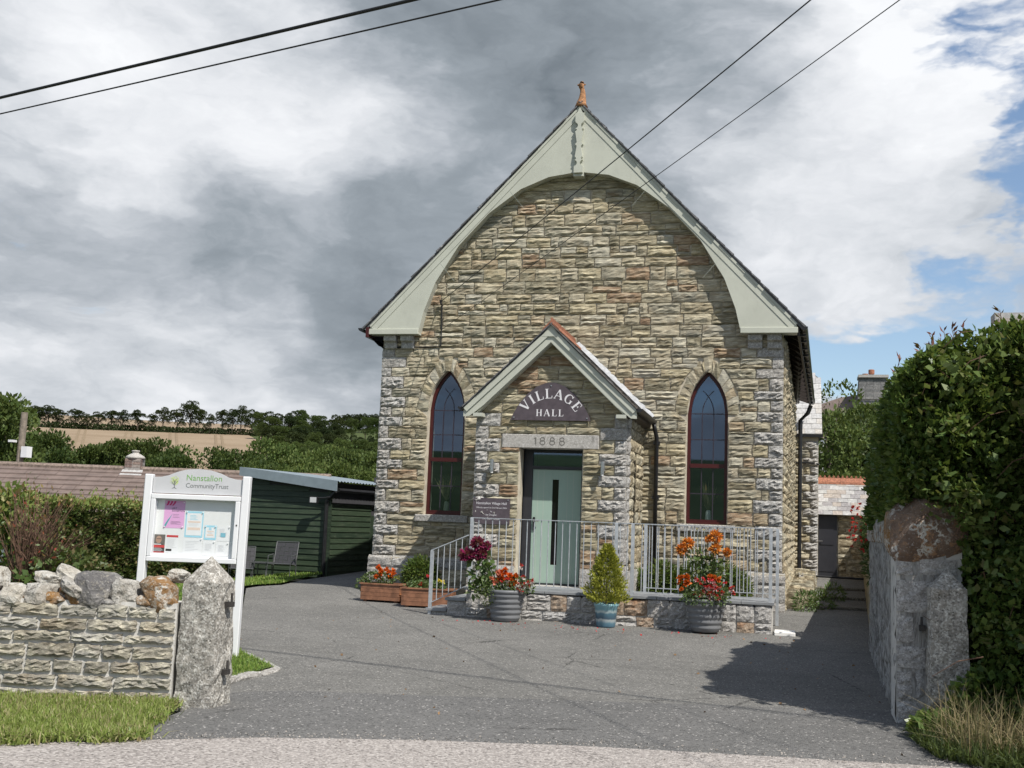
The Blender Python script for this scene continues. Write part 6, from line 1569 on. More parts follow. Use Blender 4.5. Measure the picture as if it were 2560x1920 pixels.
# dahlia stems, leaves and blooms
def stem(t, a, b, r=.006, mat='leaf_pot'):
    m = MB(); a = Vector(a); b = Vector(b); mid = (a+b)/2+Vector((rng.uniform(-.02, .02), 0, .03)); m.tube([a, mid, b], r, 5); m.build('stem', M[mat], t)
for xd, yd, r in ((1032, 1175, .13), (1053, 1180, .085), (1009, 1200, .14), (1030, 1200, .11), (1043, 1198, .11)):
    c = rel(p1, fl(xd, yd, 17.36)); stem(p1, (-.1, .05, .45), c); bloom('dahlia_bloom', c, r, M['p_magenta'], p1, 150)
for xd, yd in ((1030, 1215), (1045, 1222), (1035, 1240), (1050, 1250), (1020, 1250), (1040, 1265), (1055, 1235), (1062, 1265), (1025, 1275), (1048, 1210)):
    cloud(rel(p1, fl(xd, yd, 17.36)), (.09, .07, .08), 22, .105, M['leaf_pot'], p1, asp=.62, droop=.4)
cloud((-.13, -.05, .50), (.30, .24, .16), 900, .035, M['leaf_pot'], p1, droop=.3); cloud((-.25, -.18, .42), (.2, .14, .18), 500, .03, M['leaf_garden'], p1, droop=.6)
cloud((.14, -.04, .56), (.24, .2, .15), 700, .04, M['leaf_garden'], p1)
B = [rel(p1, fl(x, y, 17.3)) for x, y in ((1085, 1237), (1093, 1240), (1100, 1243), (1088, 1248), (1098, 1250), (1106, 1252), (1080, 1252), (1112, 1258), (1104, 1244), (1092, 1232), (1116, 1247), (1074, 1255), (1100, 1262), (1107, 1265), (1078, 1246))]
blossoms('marigold_blossoms', [tuple(np.array(b)+NP.normal(0, .012, 3)) for b in B for _ in range(2)], .045, M['p_marigold'], p1, 22)
B = [rel(p1, fl(x, y, 17.25)) for x, y in ((1062, 1250), (1066, 1254), (1078, 1240), (1070, 1258), (1075, 1236))]; blossoms('coral_blossoms', B, .05, petal('coral_petal', (.72, .16, .10), (.80, .30, .22)), p1, 16)
B = [rel(p1, fl(x, y, 17.25)) for x, y in ((1127, 1226), (1130, 1250), (1122, 1266), (1140, 1262), (1128, 1272), (1150, 1258), (1133, 1268), (1143, 1268), (1125, 1280), (1118, 1276), (1085, 1262), (1096, 1256))]
blossoms('pale_blossoms', B, .042, M['p_white'], p1, 12); blossoms('red_blossoms', [(x, y, z+.028) for x, y, z in B], .04, M['p_red'], p1, 12)
cloud((.36, -.12, .56), (.12, .1, .12), 150, .035, M['leaf_pot'], p1)
p3 = big_pot((-1.19, 17.42, gz(0, 17.4)+.02), 'grey ribbed pot of tall orange dahlias and red bedding flowers')
for xd, yd, r in ((1546, 1160, .115), (1545, 1186, .105), (1474, 1187, .105), (1487, 1174, .105), (1571, 1193, .08), (1529, 1166, .06)):
    c = rel(p3, fl(xd, yd, 17.36)); stem(p3, (rng.uniform(-.1, .1), .05, .55), c, .005, 'leaf_garden'); bloom('dahlia_bloom', c, r, M['p_orange'], p3, 140)
for xd, yd in ((1506, 1143), (1521, 1145)):
    c = rel(p3, fl(xd, yd, 17.36)); stem(p3, (0, .05, .55), c, .004, 'leaf_garden'); bloom('bud', c, .025, M['p_yellow'], p3, 14)
for xd, yd in ((1500, 1205), (1520, 1215), (1510, 1230), (1535, 1225), (1495, 1235), (1525, 1240), (1545, 1210), (1550, 1235), (1515, 1200), (1540, 1245), (1500, 1250)):
    cloud(rel(p3, fl(xd, yd, 17.4)), (.10, .08, .09), 30, .095, M['leaf_garden'] if rng.random() < .6 else M['leaf_pot'], p3, asp=.42, droop=.2)
cloud((0, -.05, .58), (.36, .28, .17), 1900, .036, M['leaf_garden'], p3); cloud((0, -.2, .50), (.38, .2, .12), 700, .034, M['leaf_pot'], p3, droop=.4)
B = [rel(p3, fl(rng.uniform(1462, 1492), rng.uniform(1243, 1262), 17.2)) for _ in range(12)]+[rel(p3, fl(rng.uniform(1530, 1562), rng.uniform(1244, 1256), 17.2)) for _ in range(9)]+[rel(p3, fl(1472, 1274, 17.15))]
blossoms('marigold_blossoms', B, .045, M['p_marigold'], p3, 20)
B = [rel(p3, fl(rng.uniform(1488, 1585), rng.uniform(1250, 1292), 17.14)) for _ in range(38)]
blossoms('red_blossoms', B, .038, M['p_red'], p3, 12); blossoms('pale_blossoms', [(x, y-.01, z-.022) for x, y, z in B[:26]], .034, M['p_pink'], p3, 10)
# blue glazed pot with a lime conifer
p2 = thing('flower_pot', 'blue glazed pot holding a small lime green conifer', 'flower pot', (-2.69, 17.42, gz(0, 17.4)))
def glaze():
    m, n, b = newmat('blue_glaze'); o = n.obj(); sp = n.new('ShaderNodeSeparateXYZ'); n.l.new(n.vmath('ADD', o, n.scale(n.vmath('SUBTRACT', (0, 0, 0), (0, 0, 0)), 1.0)), sp.inputs[0])
    z = n.math('ADD', sp.outputs[2], n.math('MULTIPLY', n.math('SUBTRACT', n.noise(n.scale(o, (1, 1, .3)), 14, 3, .5), .5), .06))
    c = n.ramp(n.math('MULTIPLY', z, 2.6), [(0, (.06, .13, .19)), (.18, (.13, .25, .33)), (.30, (.50, .55, .55)), (.36, (.07, .12, .17)), (.55, (.10, .21, .28)), (.62, (.45, .55, .56)), (.72, (.17, .34, .40)), (1, (.24, .42, .46))])
    setb(n, b, c, .28, spec=.5); return m
mb = MB().lathe([(0, 0), (.135, 0), (.145, .02), (.175, .30), (.192, .325), (.196, .355), (.18, .36), (.168, .33)], n=32); mb.build('pot', glaze(), p2, True)
m = MB(); m.add([(.17*math.cos(i*.3), .17*math.sin(i*.3), .335) for i in range(21)], [tuple(range(21))]); m.build('soil', M['soil'], p2)
def conifer(parent, c, h, r, n, size, mat, top=.12, lob=.18):
    t = NP.uniform(0, 1, n)**1.15; a = NP.uniform(0, 2*np.pi, n)
    prof = r*(np.sin(np.clip(t*1.25+.42, 0, np.pi/2*1.0))*0+ (1-t)**.62*(.75+.25*np.minimum(1, t*9)))*(1+lob*np.sin(a*3+t*21)+.09*np.sin(a*7+t*40))
    rr = prof*NP.uniform(.45, 1.05, n)
    P = np.stack([c[0]+rr*np.cos(a), c[1]+rr*np.sin(a), c[2]+t*h], 1); N = np.stack([np.cos(a), np.sin(a), np.full(n, .9)], 1)
    return quads_np('foliage', leaves(P, N, size, .34, .38), 4, mat, parent)
conifer(p2, (0, 0, .37), .86, .33, 5200, .055, M['leaf_lime'])
m = MB(); m.tube([(0, 0, .3), (0, 0, .9)], [.02, .008], 6); m.build('stem', M['bark'], p2)
# wooden planters
def planter(c, w, d, h, rot, label):
    t = thing('wooden_planter', label, 'planter', c); t.rotation_euler = (0, 0, rot)
    for i in range(4):
        z0 = .03+i*(h-.05)/4; z1 = z0+(h-.05)/4-.004
        for s in (-1, 1):
            m = MB(); m.box((-w/2, s*d/2-.012, z0), (w/2, s*d/2+.012, z1)); m.build('board', M['cedar'], t)
            m = MB(); m.box((s*w/2-.012, -d/2+.0125, z0), (s*w/2+.012, d/2-.0125, z1)); m.build('end_board', M['cedar'], t)
    m = MB(); m.box((-w/2-.03, -d/2-.03, h-.022), (w/2+.03, -d/2+.03, h)); m.box((-w/2-.03, d/2-.03, h-.022), (w/2+.03, d/2+.03, h)); m.box((-w/2-.03, -d/2+.03, h-.022), (-w/2+.03, d/2-.03, h)); m.box((w/2-.03, -d/2+.03, h-.022), (w/2+.03, d/2-.03, h)); m.build('rim', M['cedar'], t)
    m = MB(); m.box((-w/2+.013, -d/2+.013, .03), (w/2-.013, d/2-.013, h-.035)); m.build('soil', M['soil'], t)
    m = MB()
    for sx in (-1, 1):
        for sy in (-1, 1): m.box((sx*w*.4-.03, sy*d*.35-.03, 0), (sx*w*.4+.03, sy*d*.35+.03, .03))
    m.build('foot', M['cedar'], t); return t
w1_ = planter((-6.97, 19.3, gz(-7, 19.3)), .74, .36, .32, R_(-4), 'reddish wooden planter of orange flowers beside the hall corner')
cloud((-.12, 0, .38), (.30, .15, .13), 700, .045, M['leaf_pot'], w1_); cloud((-.38, -.1, .30), (.13, .1, .12), 160, .04, M['leaf_pot'], w1_, droop=.5)
blossoms('orange_blossoms', [(rng.uniform(-.12, .2), rng.uniform(-.16, .05), rng.uniform(.40, .60)) for _ in range(13)], .055, M['p_marigold'], w1_, 22); blossoms('yellow_blossoms', [(.22, -.05, .42), (.27, -.02, .44), (.25, .03, .40)], .04, M['leaf_lime'], w1_, 9)
w2_ = planter((-5.98, 18.8, gz(-6, 18.8)), .86, .34, .33, R_(1), 'reddish wooden planter of low bedding plants beside the steps')
cloud((-.05, 0, .37), (.38, .14, .06), 500, .05, M['leaf_pot'], w2_); blossoms('yellow_blossoms', [(.20, -.05, .45), (.26, -.06, .44)], .05, M['p_yellow'], w2_, 20); blossoms('pink_blossoms', [(-.02, -.04, .52), (-.12, -.1, .39)], .045, M['p_red'], w2_, 14)
def shrub(name, c, rad, n, size, mat, label, cat='shrub', asp=.3, group=None):
    t = thing(name, label, cat, c, group); cloud((0, 0, rad[2]*.95), rad, n, size, mat, t, asp=asp, spread=.5, shell=.35); m = MB(); m.tube([(0, 0, -.05), (0, 0, rad[2])], [.03, .015], 6); m.build('stem', M['bark'], t); return t
shrub('round_conifer', (-6.45, 19.75, gz(-6, 19.7)), (.34, .30, .40), 4200, .075, M['leaf_conifer'], 'round bright green conifer against the hall wall behind the planters')
shrub('dry_tuft', (-6.50, 19.2, gz(-6, 19.2)), (.11, .1, .11), 320, .07, plain('rusty_foliage', (.32, .13, .05), .8), 'small rust brown dry plant between the two planters')
for i, (xd, r, h) in enumerate(((1385, .26, .30), (1425, .30, .40), (1462, .26, .34), (1500, .26, .42), (1560, .30, .42), (1590, .26, .34))):
    p = fl(xd, 1280, 20.2); shrub('low_conifer', (p.x, 20.2, gz(0, 20.2)+.1), (r, .25, h), 1900, .08, M['leaf_conifer'], 'feathery green shrub growing between rear railing and hall wall', group='shrubs behind the rear railing')
# ------------------------------------------------------------------ hedges and bushes
def lump(a, b, k=1.0): return .10*np.sin(a*2.3+b*1.1)+.07*np.sin(a*5.1-b*3.7+1)+.05*np.sin(b*7.3+a*3.1+2)+.035*np.sin(a*13+b*9)
big = thing('tall_hedge', 'tall clipped hedge with honeysuckle over the entrance pier and lane wall', 'hedge')
def htop(x): return np.interp(x, [.8, .95, 1.12, 1.3, 1.57, 1.9, 2.3, 3.2, 5], [2.65, 2.98, 3.20, 3.33, 3.47, 3.56, 3.64, 3.72, 3.8])
# left face along the lane
n = 26000; y = NP.uniform(10.75, 15.3, n); z = NP.uniform(1.80, 3.3, n)
x = .93+.20*(y-10.8)/4.5+lump(y, z)*.6; x = x+np.clip(z-2.85, 0, 1)*.55+.12*np.clip(1.95-z, 0, 1)
P = np.stack([x+NP.uniform(-.02, .14, n), y, z-.10*np.clip(y-13.6, 0, 9)], 1); N = np.stack([-np.ones(n), NP.normal(0, .2, n)-.2, np.full(n, .25)], 1)
V1 = leaves(P, N, .058, .55, .42, .15, .55)
# rounded shoulder and top
n = 30000; x = NP.uniform(.95, 4.2, n); y = 10.55+NP.uniform(0, 1, n)**1.4*4.7; z = htop(x-.20*(y-10.8)/4.5)-.14*np.clip(y-13.2, 0, 9)+lump(x*1.5, y)*.8-.12
P = np.stack([x, y, z-NP.uniform(0, .16, n)], 1); N = np.stack([np.where(x < 1.6, -.7, -.1), np.where(y < 11.2, -.8, -.2), np.ones(n)], 1)
V2 = leaves(P, N, .066, .55, .55)
# front face above and beside the pier
n = 52000; x = NP.uniform(.95, 4.4, n); zt = htop(x)+.02; u = NP.uniform(0, 1, n); zlow = np.where(x < 1.47, 1.93, .25); z = zlow+(zt-zlow)*u
y = 10.50+.42*np.clip(z-2.9, 0, 1)**1.5-.55*np.clip(1.7-z, 0, 1.7)*np.clip((x-1.35)/.4, 0, 1)+lump(x*2, z*1.7)*1.1+.25*np.clip(1.25-x, 0, 1)
P = np.stack([x, y+NP.uniform(-.03, .2, n), z], 1); N = np.stack([NP.normal(-.15, .3, n), -np.ones(n), np.full(n, .45)], 1)
V3 = leaves(P, N, .066, .6, .6, .1, .6)
big_f = quads_np('foliage', np.concatenate([V1, V2, V3]), 4, M['leaf_hedge'], big)
# climbing leaves and paler sprays over the face
n = 2600; cx = NP.uniform(1.2, 3.4, 130); cz = np.minimum(NP.uniform(.6, 3.6, 130), htop(cx)-.28); k = NP.integers(0, 130, n); x = cx[k]+NP.normal(0, .10, n); z = cz[k]+NP.normal(0, .08, n)
y = 10.36+.42*np.clip(z-2.9, 0, 1)**1.5-.55*np.clip(1.7-z, 0, 1.7)*np.clip((x-1.35)/.4, 0, 1)+lump(x*2, z*1.7)*1.1
V = leaves(np.stack([x, y-NP.uniform(0, .1, n), z], 1), np.stack([NP.normal(-.2, .5, n), -np.ones(n), np.full(n, .3)], 1), .088, .58, .6)
quads_np('climber_leaves', V[(x > 1.5) | (z > 1.75)], 4, leafmat('pale_climber_leaf', (.085, .14, .035), (.15, .20, .06), (.10, .10, .035), .45, .25), big)
# solid dark core stops daylight; the shade inside is put into its colour
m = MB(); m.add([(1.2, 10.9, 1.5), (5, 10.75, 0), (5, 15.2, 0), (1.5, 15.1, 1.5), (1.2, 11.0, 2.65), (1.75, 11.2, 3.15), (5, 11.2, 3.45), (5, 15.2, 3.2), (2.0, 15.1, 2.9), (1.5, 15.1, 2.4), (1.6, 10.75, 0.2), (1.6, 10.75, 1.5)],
      [(0, 4, 9, 3), (4, 5, 8, 9), (5, 6, 7, 8), (0, 11, 5, 4), (11, 10, 1, 6, 5), (1, 2, 7, 6), (2, 3, 9, 8, 7), (3, 2, 1, 10, 11, 0)]); m.build('shade_core', plain('core_shade', (.022, .024, .012), .95, var=.4, scale=14), big)
for i in range(46):
    tw = MB()
    x = rng.uniform(1.1, 3.2); z = rng.uniform(.5, 3.3); a = Vector((x, 10.42-(.5*max(0, 1.7-z) if x > 1.5 else 0), z)); b = a+Vector((rng.uniform(-.4, .4), rng.uniform(-.12, .02), rng.uniform(-.25, .35))); tw.tube([a, (a+b)/2+Vector((0, -.05, .05)), b], [.005, .004, .002], 4); tw.build('trailing_stem', M['twig'], big)
rs_ = MB(); PL = []; NL = []
for xd, yd in ((1935, 797), (1985, 772), (2000, 765), (2030, 752), (2045, 738), (2065, 730), (2085, 725), (2012, 745), (2165, 692)):
    p = at(xd, yd+14, 10.95+.2); q = p+Vector((rng.uniform(-.06, .06), 0, .17)); rs_ = MB(); rs_.tube([p, q], [.005, .003], 4); rs_.build('red_shoot', M['twig'], big)
    for j in range(9): t = j/8; PL.append(p+(q-p)*t); NL.append((rng.uniform(-1, 1), rng.uniform(-.4, .2), .6))
quads_np('red_leaves', leaves(np.array(PL), np.array(NL), .07, .35, .3), 4, leafmat('wine_red_leaf', (.11, .018, .025), (.20, .05, .04)), big)
for xd, yd in ((2088, 872), (2128, 908), (2158, 918), (2196, 1200), (2186, 1196), (2135, 912)):
    p = at(xd, yd, 10.42); bloom('honeysuckle_bloom', p, .06, M['p_red'], big, 16); bloom('honeysuckle_bloom', (p.x+.02, p.y-.01, p.z-.02), .05, M['p_white'], big, 9)
# dry grass and nettles on the bank below
g = blades('bank_dry_grass', [(1.42, 10.35), (1.1, 9.7), (1.3, 9.0), (3.2, 9.3), (3.2, 10.4)], (1.0, 8.9, 3.2, 10.4), 3000, .42, M['straw'], .004, .8)
tag(g, 'long dry grass and stalks on the shaded hedge bank', 'grass')
g = blades('bank_grass', [(1.15, 10.5), (.98, 9.75), (1.08, 9.1), (1.4, 8.8), (3.2, 9.1), (3.2, 10.0)], (.95, 8.8, 3.2, 10.5), 9000, .14, leafmat('shaded_grass', (.035, .06, .015), (.07, .10, .03)), .008, .8)  # grass colour darkened; the bank's shade is put into it
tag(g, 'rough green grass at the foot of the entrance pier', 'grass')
wd = thing('ivy_clump', 'low ivy growing at the foot of the old gatepost', 'plant', (1.25, 10.0, .03)); cloud((0, 0, .06), (.28, .3, .12), 700, .07, M['leaf_hedge'], wd, asp=.8); cloud((.35, .1, .25), (.3, .2, .3), 700, .07, M['leaf_hedge'], wd, asp=.8)
for nm, c, s in (('nettle', (.33, 21.6), 'green weeds growing against the foot of the hall side wall'), ('grass_weed', (.62, 22.4), 'tuft of green weeds beside the lane drain'), ('small_weed', (.95, 25.2), 'small weeds along the broken lane edge')):
    t = thing('weed', s, 'plant', (c[0], c[1], gz(*c))); cloud((0, 0, .14), (.22, .25, .2), 240, .11, M['leaf_pot'], t, asp=.22)
# red valerian on the lane wall
vl = thing('red_valerian', 'bushy red valerian in flower on the lane wall', 'plant', (1.35, 17.2, 1.55)); cloud((0, 0, .15), (.32, .35, .42), 1500, .08, M['leaf_pot'], vl, asp=.4); cloud((-.1, 0, -.25), (.2, .3, .35), 500, .08, M['leaf_garden'], vl, asp=.4)
blossoms('red_flower_heads', [tuple(np.array((1.35, 17.2, 1.55))*0+np.array((rng.uniform(-.5, .05), rng.uniform(-.35, .1), rng.uniform(-.12, .55)))) for _ in range(80)], .03, M['p_red'], vl, 12)
# privet hedge behind the board
def box_hedge(name, A, B, z0, z1, th, n, size, matf, mats, label, cat='hedge'):
    t = thing(name, label, cat); A = Vector(A); B = Vector(B); d = (B-A); L = d.length; d.normalize(); bk = Vector((-d.y, d.x, 0))
    u = NP.uniform(0, L, n); z = NP.uniform(z0, z1, n); w = lump(u*1.4, z*2)*.7
    P = np.array([A.x, A.y, 0])+np.outer(u, d)+np.outer(w+NP.uniform(0, .12, n), bk); P[:, 2] = z; N = -np.array(bk)[None]+np.array((0, 0, .3))+0*P
    quads_np('foliage', leaves(P, N, size, .6, .55), 4, matf, t)
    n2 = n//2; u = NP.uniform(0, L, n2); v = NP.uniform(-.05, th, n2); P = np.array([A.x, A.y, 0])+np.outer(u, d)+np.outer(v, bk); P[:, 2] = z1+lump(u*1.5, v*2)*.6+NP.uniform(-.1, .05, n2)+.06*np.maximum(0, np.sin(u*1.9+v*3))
    quads_np('top_leaves', leaves(P, np.array((0, 0, 1.))+0*P, size*1.1, .55, .6), 4, mats, t)
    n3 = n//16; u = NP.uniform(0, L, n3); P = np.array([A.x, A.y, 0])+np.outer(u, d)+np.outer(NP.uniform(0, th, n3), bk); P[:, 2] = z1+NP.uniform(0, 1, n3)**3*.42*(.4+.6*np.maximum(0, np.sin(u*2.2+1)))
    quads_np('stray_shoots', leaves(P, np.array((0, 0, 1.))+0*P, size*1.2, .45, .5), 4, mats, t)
    m = MB(); m.box((0.1, .16, z0-.3), (L-.1, th-.1, z1-.14), T=lambda q: tuple(A+d*q[0]+bk*q[1]+Vector((0, 0, q[2]-A.z)))); m.build('shade_core', plain('hedge_inside', (.03, .026, .014), .95), t)  # plain dark box; the hedge's inner shade is put into its colour
    return t
h0 = at(40, 1240, 22.5); h1 = at(520, 1240, 28.0); ht = at(200, 1092, 23.2).z
box_hedge('privet_hedge', (h0.x, h0.y, 0), (h1.x, h1.y, 0), -.45, ht, 1.7, 26000, .075, M['leaf_privet'], M['leaf_privet_top'], 'clipped privet hedge with lighter top behind the notice board')
tw = thing('twiggy_shrub', 'bare brown twiggy shrub with a few red leaves behind the low wall', 'shrub'); b0 = at(55, 1250, 12.2); b0.z = 0.05
m = MB(); PL = []
for i in range(150):
    a = rng.uniform(-.55, 1.15); l = rng.uniform(.6, 1.25); dv = Vector((math.sin(a)*.75, rng.uniform(-.35, .35), math.cos(a))); s = b0+Vector((rng.uniform(-.06, .06), rng.uniform(-.06, .06), rng.uniform(.4, .85)))
    e = s+dv*l*.85; mid = (s+e)/2+Vector((rng.uniform(-.08, .08), 0, rng.uniform(0, .1))); m.tube([s, mid, e], [.008, .006, .0025], 4)
    for k in range(2): e2 = mid+(e-mid)*rng.random()+Vector((rng.uniform(-.2, .25), rng.uniform(-.1, .1), rng.uniform(0, .25))); m.tube([mid, e2], [.004, .002], 3); PL.append(e2)
    PL.append(e)
m.tube([b0, b0+Vector((.05, 0, .5)), b0+Vector((.02, 0, .95))], [.05, .04, .02], 6); m.build('branches', M['twig'], tw)
PL = np.array([tuple(p) for p in PL]); k = NP.integers(0, len(PL), 420); quads_np('leaves', leaves(PL[k]+NP.normal(0, .07, (420, 3)), np.array((0, 0, .6))+0*PL[k], .05, .45, 1.0), 4, M['leaf_bush'], tw)
bl = thing('laurel_bush', 'glossy dark green bush at the edge of the garden behind the wall', 'shrub', tuple(at(5, 1200, 13.0)*1.0)); bl.location.z = 0
cloud((-.25, 0, 1.0), (.55, .45, .75), 3400, .085, M['leaf_hedge'], bl); cloud((0.1, -.1, 1.55), (.35, .3, .3), 700, .085, M['leaf_privet_top'], bl)
lb = thing('low_bush', 'low dark leafy shrub under the bare twigs behind the wall', 'shrub', (b0.x+.45, b0.y+.1, 0)); cloud((0, 0, .72), (.55, .35, .45), 2300, .065, M['leaf_privet'], lb); cloud((-.1, -.15, .85), (.4, .25, .25), 300, .09, M['leaf_pot'], lb)
tp = thing('terracotta_planter', 'small terracotta box planter just behind the low wall', 'planter', tuple(at(143, 1262, 10.6))); m = MB(); m.box((-.07, -.06, -.75), (.07, .06, .04)); m.build('box', plain('clay_box', (.42, .20, .10), .8), tp); cloud((0, -.03, .0), (.05, .05, .05), 60, .04, M['leaf_pot'], tp)
tag(blades('soil_strip_grass', [(-13.2, 20.5), (-11.8, 20.8), (-12, 22.5), (-13.6, 22)], (-13.8, 20.3, -11.7, 22.6), 800, .1, M['straw'], .01), 'dry brown grass strip at the foot of the privet hedge', 'grass')
# ------------------------------------------------------------------ trees
def crown_mesh(name, seed, n, size, lobes, mat, squash=1.0):
    """crown in a unit tree (height 1): leaf clumps over a cluster of lobes"""
    r = np.random.default_rng(seed); C = []; S = []
    for i in range(lobes):
        a = r.uniform(0, 2*np.pi); h = r.uniform(.30, .86); R = r.uniform(.05, .30)*(1.15-abs(h-.5)); C.append((R*np.cos(a), R*np.sin(a), h)); S.append(r.uniform(.10, .19)*(1.2-.5*h))
    C = np.array(C); S = np.array(S); k = r.integers(0, lobes, n); u = r.normal(0, 1, (n, 3)); u /= np.linalg.norm(u, axis=1)[:, None]; u[:, 2] = np.where(u[:, 2] < -.35, -u[:, 2], u[:, 2])
    P = C[k]+u*(S[k]*r.uniform(.72, 1.08, n))[:, None]*np.array((1.15, 1.15, .85*squash))
    d = u+r.normal(0, .55, (n, 3)); d /= np.linalg.norm(d, axis=1)[:, None]; q = r.normal(0, 1, (n, 3)); s = np.cross(d, q); s /= np.linalg.norm(s, axis=1)[:, None]
    L = (size*r.uniform(.6, 1.4, n))[:, None]; V = np.stack([P, P+d*L*.5+s*L*.38, P+d*L, P+d*L*.5-s*L*.38], 1)
    o = quads_np(name, V, 4, mat); me = o.data; bpy.data.objects.remove(o); return me, C
def trunk_mesh(name, C, thick=.028):
    m = MB(); m.tube([(0, 0, -.05), (.01, 0, .2), (0, .01, .42), (0, 0, .62)], [thick, thick*.8, thick*.6, thick*.3], 7)
    for c in C[::3]: a = Vector((0, 0, min(.45, max(.2, c[2]-.22)))); b = Vector(c); m.tube([a, (a+b)/2+Vector((0, 0, .03)), b], [thick*.45, thick*.3, thick*.12], 5)
    o = m.build(name, M['bark']); me = o.data; bpy.data.objects.remove(o); return me
KINDS = {}
for nm, sd, n, sz, lob, mat, sq in (('far_a', 1, 3600, .036, 16, 'leaf_far', 1), ('far_b', 2, 3600, .036, 13, 'leaf_far', .9), ('far_c', 3, 3000, .036, 20, 'leaf_far', 1.1), ('oak_a', 4, 13000, .021, 24, 'leaf_tree', .95), ('oak_b', 5, 13000, .021, 22, 'leaf_tree', 1),
                               ('light_a', 6, 12000, .021, 22, 'leaf_tree_light', 1), ('light_b', 7, 12000, .021, 24, 'leaf_tree_light', .9), ('open', 8, 4500, .022, 17, 'leaf_tree_light', .85), ('garden', 9, 14000, .020, 26, 'leaf_garden', 1)):
    me, C = crown_mesh('crown', sd, n, sz, lob, M[mat], sq); KINDS[nm] = (me, trunk_mesh('trunk', C, .028 if nm != 'open' else .02))
def tree(name, label, loc, h, w, kind, group=None, rot=None):
    t = thing(name, label, 'tree', loc, group); me, tm = KINDS[kind]; rz = rng.uniform(0, 6.28) if rot is None else rot
    for nm, mm in (('crown', me), ('trunk', tm)):
        o = bpy.data.objects.new(nm, mm); link(o, t); o.scale = (max(w*1.3, h*.72),)*2+(h,); o.rotation_euler = (0, 0, rz)
    return t
def tall(xd, ytop, r):
    """height of a tree at range r whose top shows at (xd, ytop)"""
    v = _f+_r*((xd-1106)*1.15732/FPX)+_d*((ytop-829.5)*1.15732/FPX); k = r/math.hypot(v.x, v.y); p = EYE+v*k; g = terr(p.x, p.y); return Vector((p.x, p.y, g)), p.z-g
PXM = lambda px, r: px*1.15732*r/FPX
# hedgerow on the skyline
SK = [(20, 890, 50, 'far_a'), (52, 880, 45, 'far_b'), (80, 880, 45, 'far_a'), (108, 878, 42, 'far_c'), (130, 885, 32, 'far_b'), (165, 887, 40, 'far_a'), (190, 897, 26, 'far_c'), (215, 892, 34, 'far_b'), (243, 890, 40, 'far_a'), (268, 888, 30, 'far_c'), (300, 886, 36, 'far_b'), (330, 898, 28, 'far_a'),
      (355, 882, 38, 'far_c'), (385, 884, 36, 'far_b'), (415, 867, 50, 'far_c'), (432, 885, 36, 'far_a'), (455, 896, 26, 'far_b'), (483, 888, 34, 'far_a'), (505, 886, 30, 'far_c'), (523, 878, 38, 'far_c'), (548, 886, 34, 'far_b')]
for i, (xd, yt, w, k) in enumerate(SK):
    p, h = tall(xd, yt-5, 466+rng.uniform(-5, 5)); tree('hedgerow_tree', 'dark tree in the hedgerow along the skyline above the wheat field', p, h, PXM(w, 466), k, 'hedgerow trees on the skyline')
hb = MB(); V = []
for i in range(150):
    a = azim(95+i*3.2); p = polar(a, 464+rng.uniform(-3, 3)); V.append((p[0], p[1], p[2]+.7))
C = np.repeat(np.array(V), 44, 0); u = unit(len(C)); o = quads_np('field_hedge', leaves(C+u*np.array((2.0, 2.0, 1.2)), u, .85, .7, .6), 4, M['leaf_far'], None, 'stuff'); tag(o, 'low dark field hedge between the two wheat fields', 'hedge')
# wood on the right-hand slope
for row, (r, lo, hi, yb) in enumerate(((432, 560, 838, 892), (405, 565, 838, 905), (375, 580, 838, 918), (340, 598, 838, 932), (300, 610, 838, 946), (265, 620, 838, 962), (225, 640, 838, 978))):
    x = lo+rng.uniform(0, 10)
    while x < hi:
        prof = np.interp(x, [560, 600, 640, 690, 740, 838], [2, -12, -14, -2, 8, 6]) if row < 3 else 0
        w = rng.uniform(34, 52); p, h = tall(x, yb+prof*(1-row*.3)+rng.uniform(-5, 6), r)
        if not (row in (1, 2) and x > 752): tree('woodland_tree', 'rounded woodland tree on the slope behind the hall', p, max(5, h), PXM(w, r), rng.choice(['far_a', 'far_b', 'oak_a', 'oak_b'] if row < 4 else ['oak_a', 'light_a', 'light_b', 'oak_b']), 'woodland trees on the slope')
        x += w*.72
x = 742
while x < 845:
    p, h = tall(x, 893+rng.uniform(-2, 2), 520); tree('ridge_tree', 'small dark tree in the row along the ridge beside the hall', p, max(h, 6), PXM(15, 520), rng.choice(['far_a', 'far_c']), 'row of trees along the ridge'); x += 9
# belt of trees below the wheat field
for xd, yt, w, k, r, lab in ((-15, 905, 130, 'oak_b', 120, None), (45, 935, 95, 'oak_a', 128, None), (95, 928, 110, 'oak_b', 132, None), (150, 952, 85, 'oak_a', 125, None), (195, 955, 85, 'oak_b', 128, None), (245, 948, 90, 'oak_a', 130, None), (292, 943, 85, 'oak_b', 126, None),
                             (335, 955, 85, 'oak_a', 124, None), (365, 975, 70, 'oak_b', 120, None), (510, 965, 90, 'oak_b', 130, None), (545, 975, 70, 'oak_a', 126, None), (608, 943, 78, 'light_a', 140, None), (655, 968, 85, 'light_b', 128, None), (590, 985, 80, 'oak_a', 118, None),
                             (705, 955, 70, 'light_a', 150, None), (742, 972, 75, 'oak_b', 136, None), (780, 958, 70, 'light_b', 150, None), (815, 962, 70, 'light_a', 140, None), (700, 992, 80, 'light_b', 112, None), (770, 994, 90, 'light_a', 112, None), (640, 1000, 90, 'light_a', 108, None), (560, 1000, 80, 'oak_b', 108, None)):
    p, h = tall(xd, yt-8 if xd > 0 else yt+12, r); g = 'dense dark oak' if k.startswith('oak') else 'paler green leafy tree'
    tree('valley_tree', g+' in the belt below the wheat field', p, h, PXM(w, r), k, g+'s in the valley')
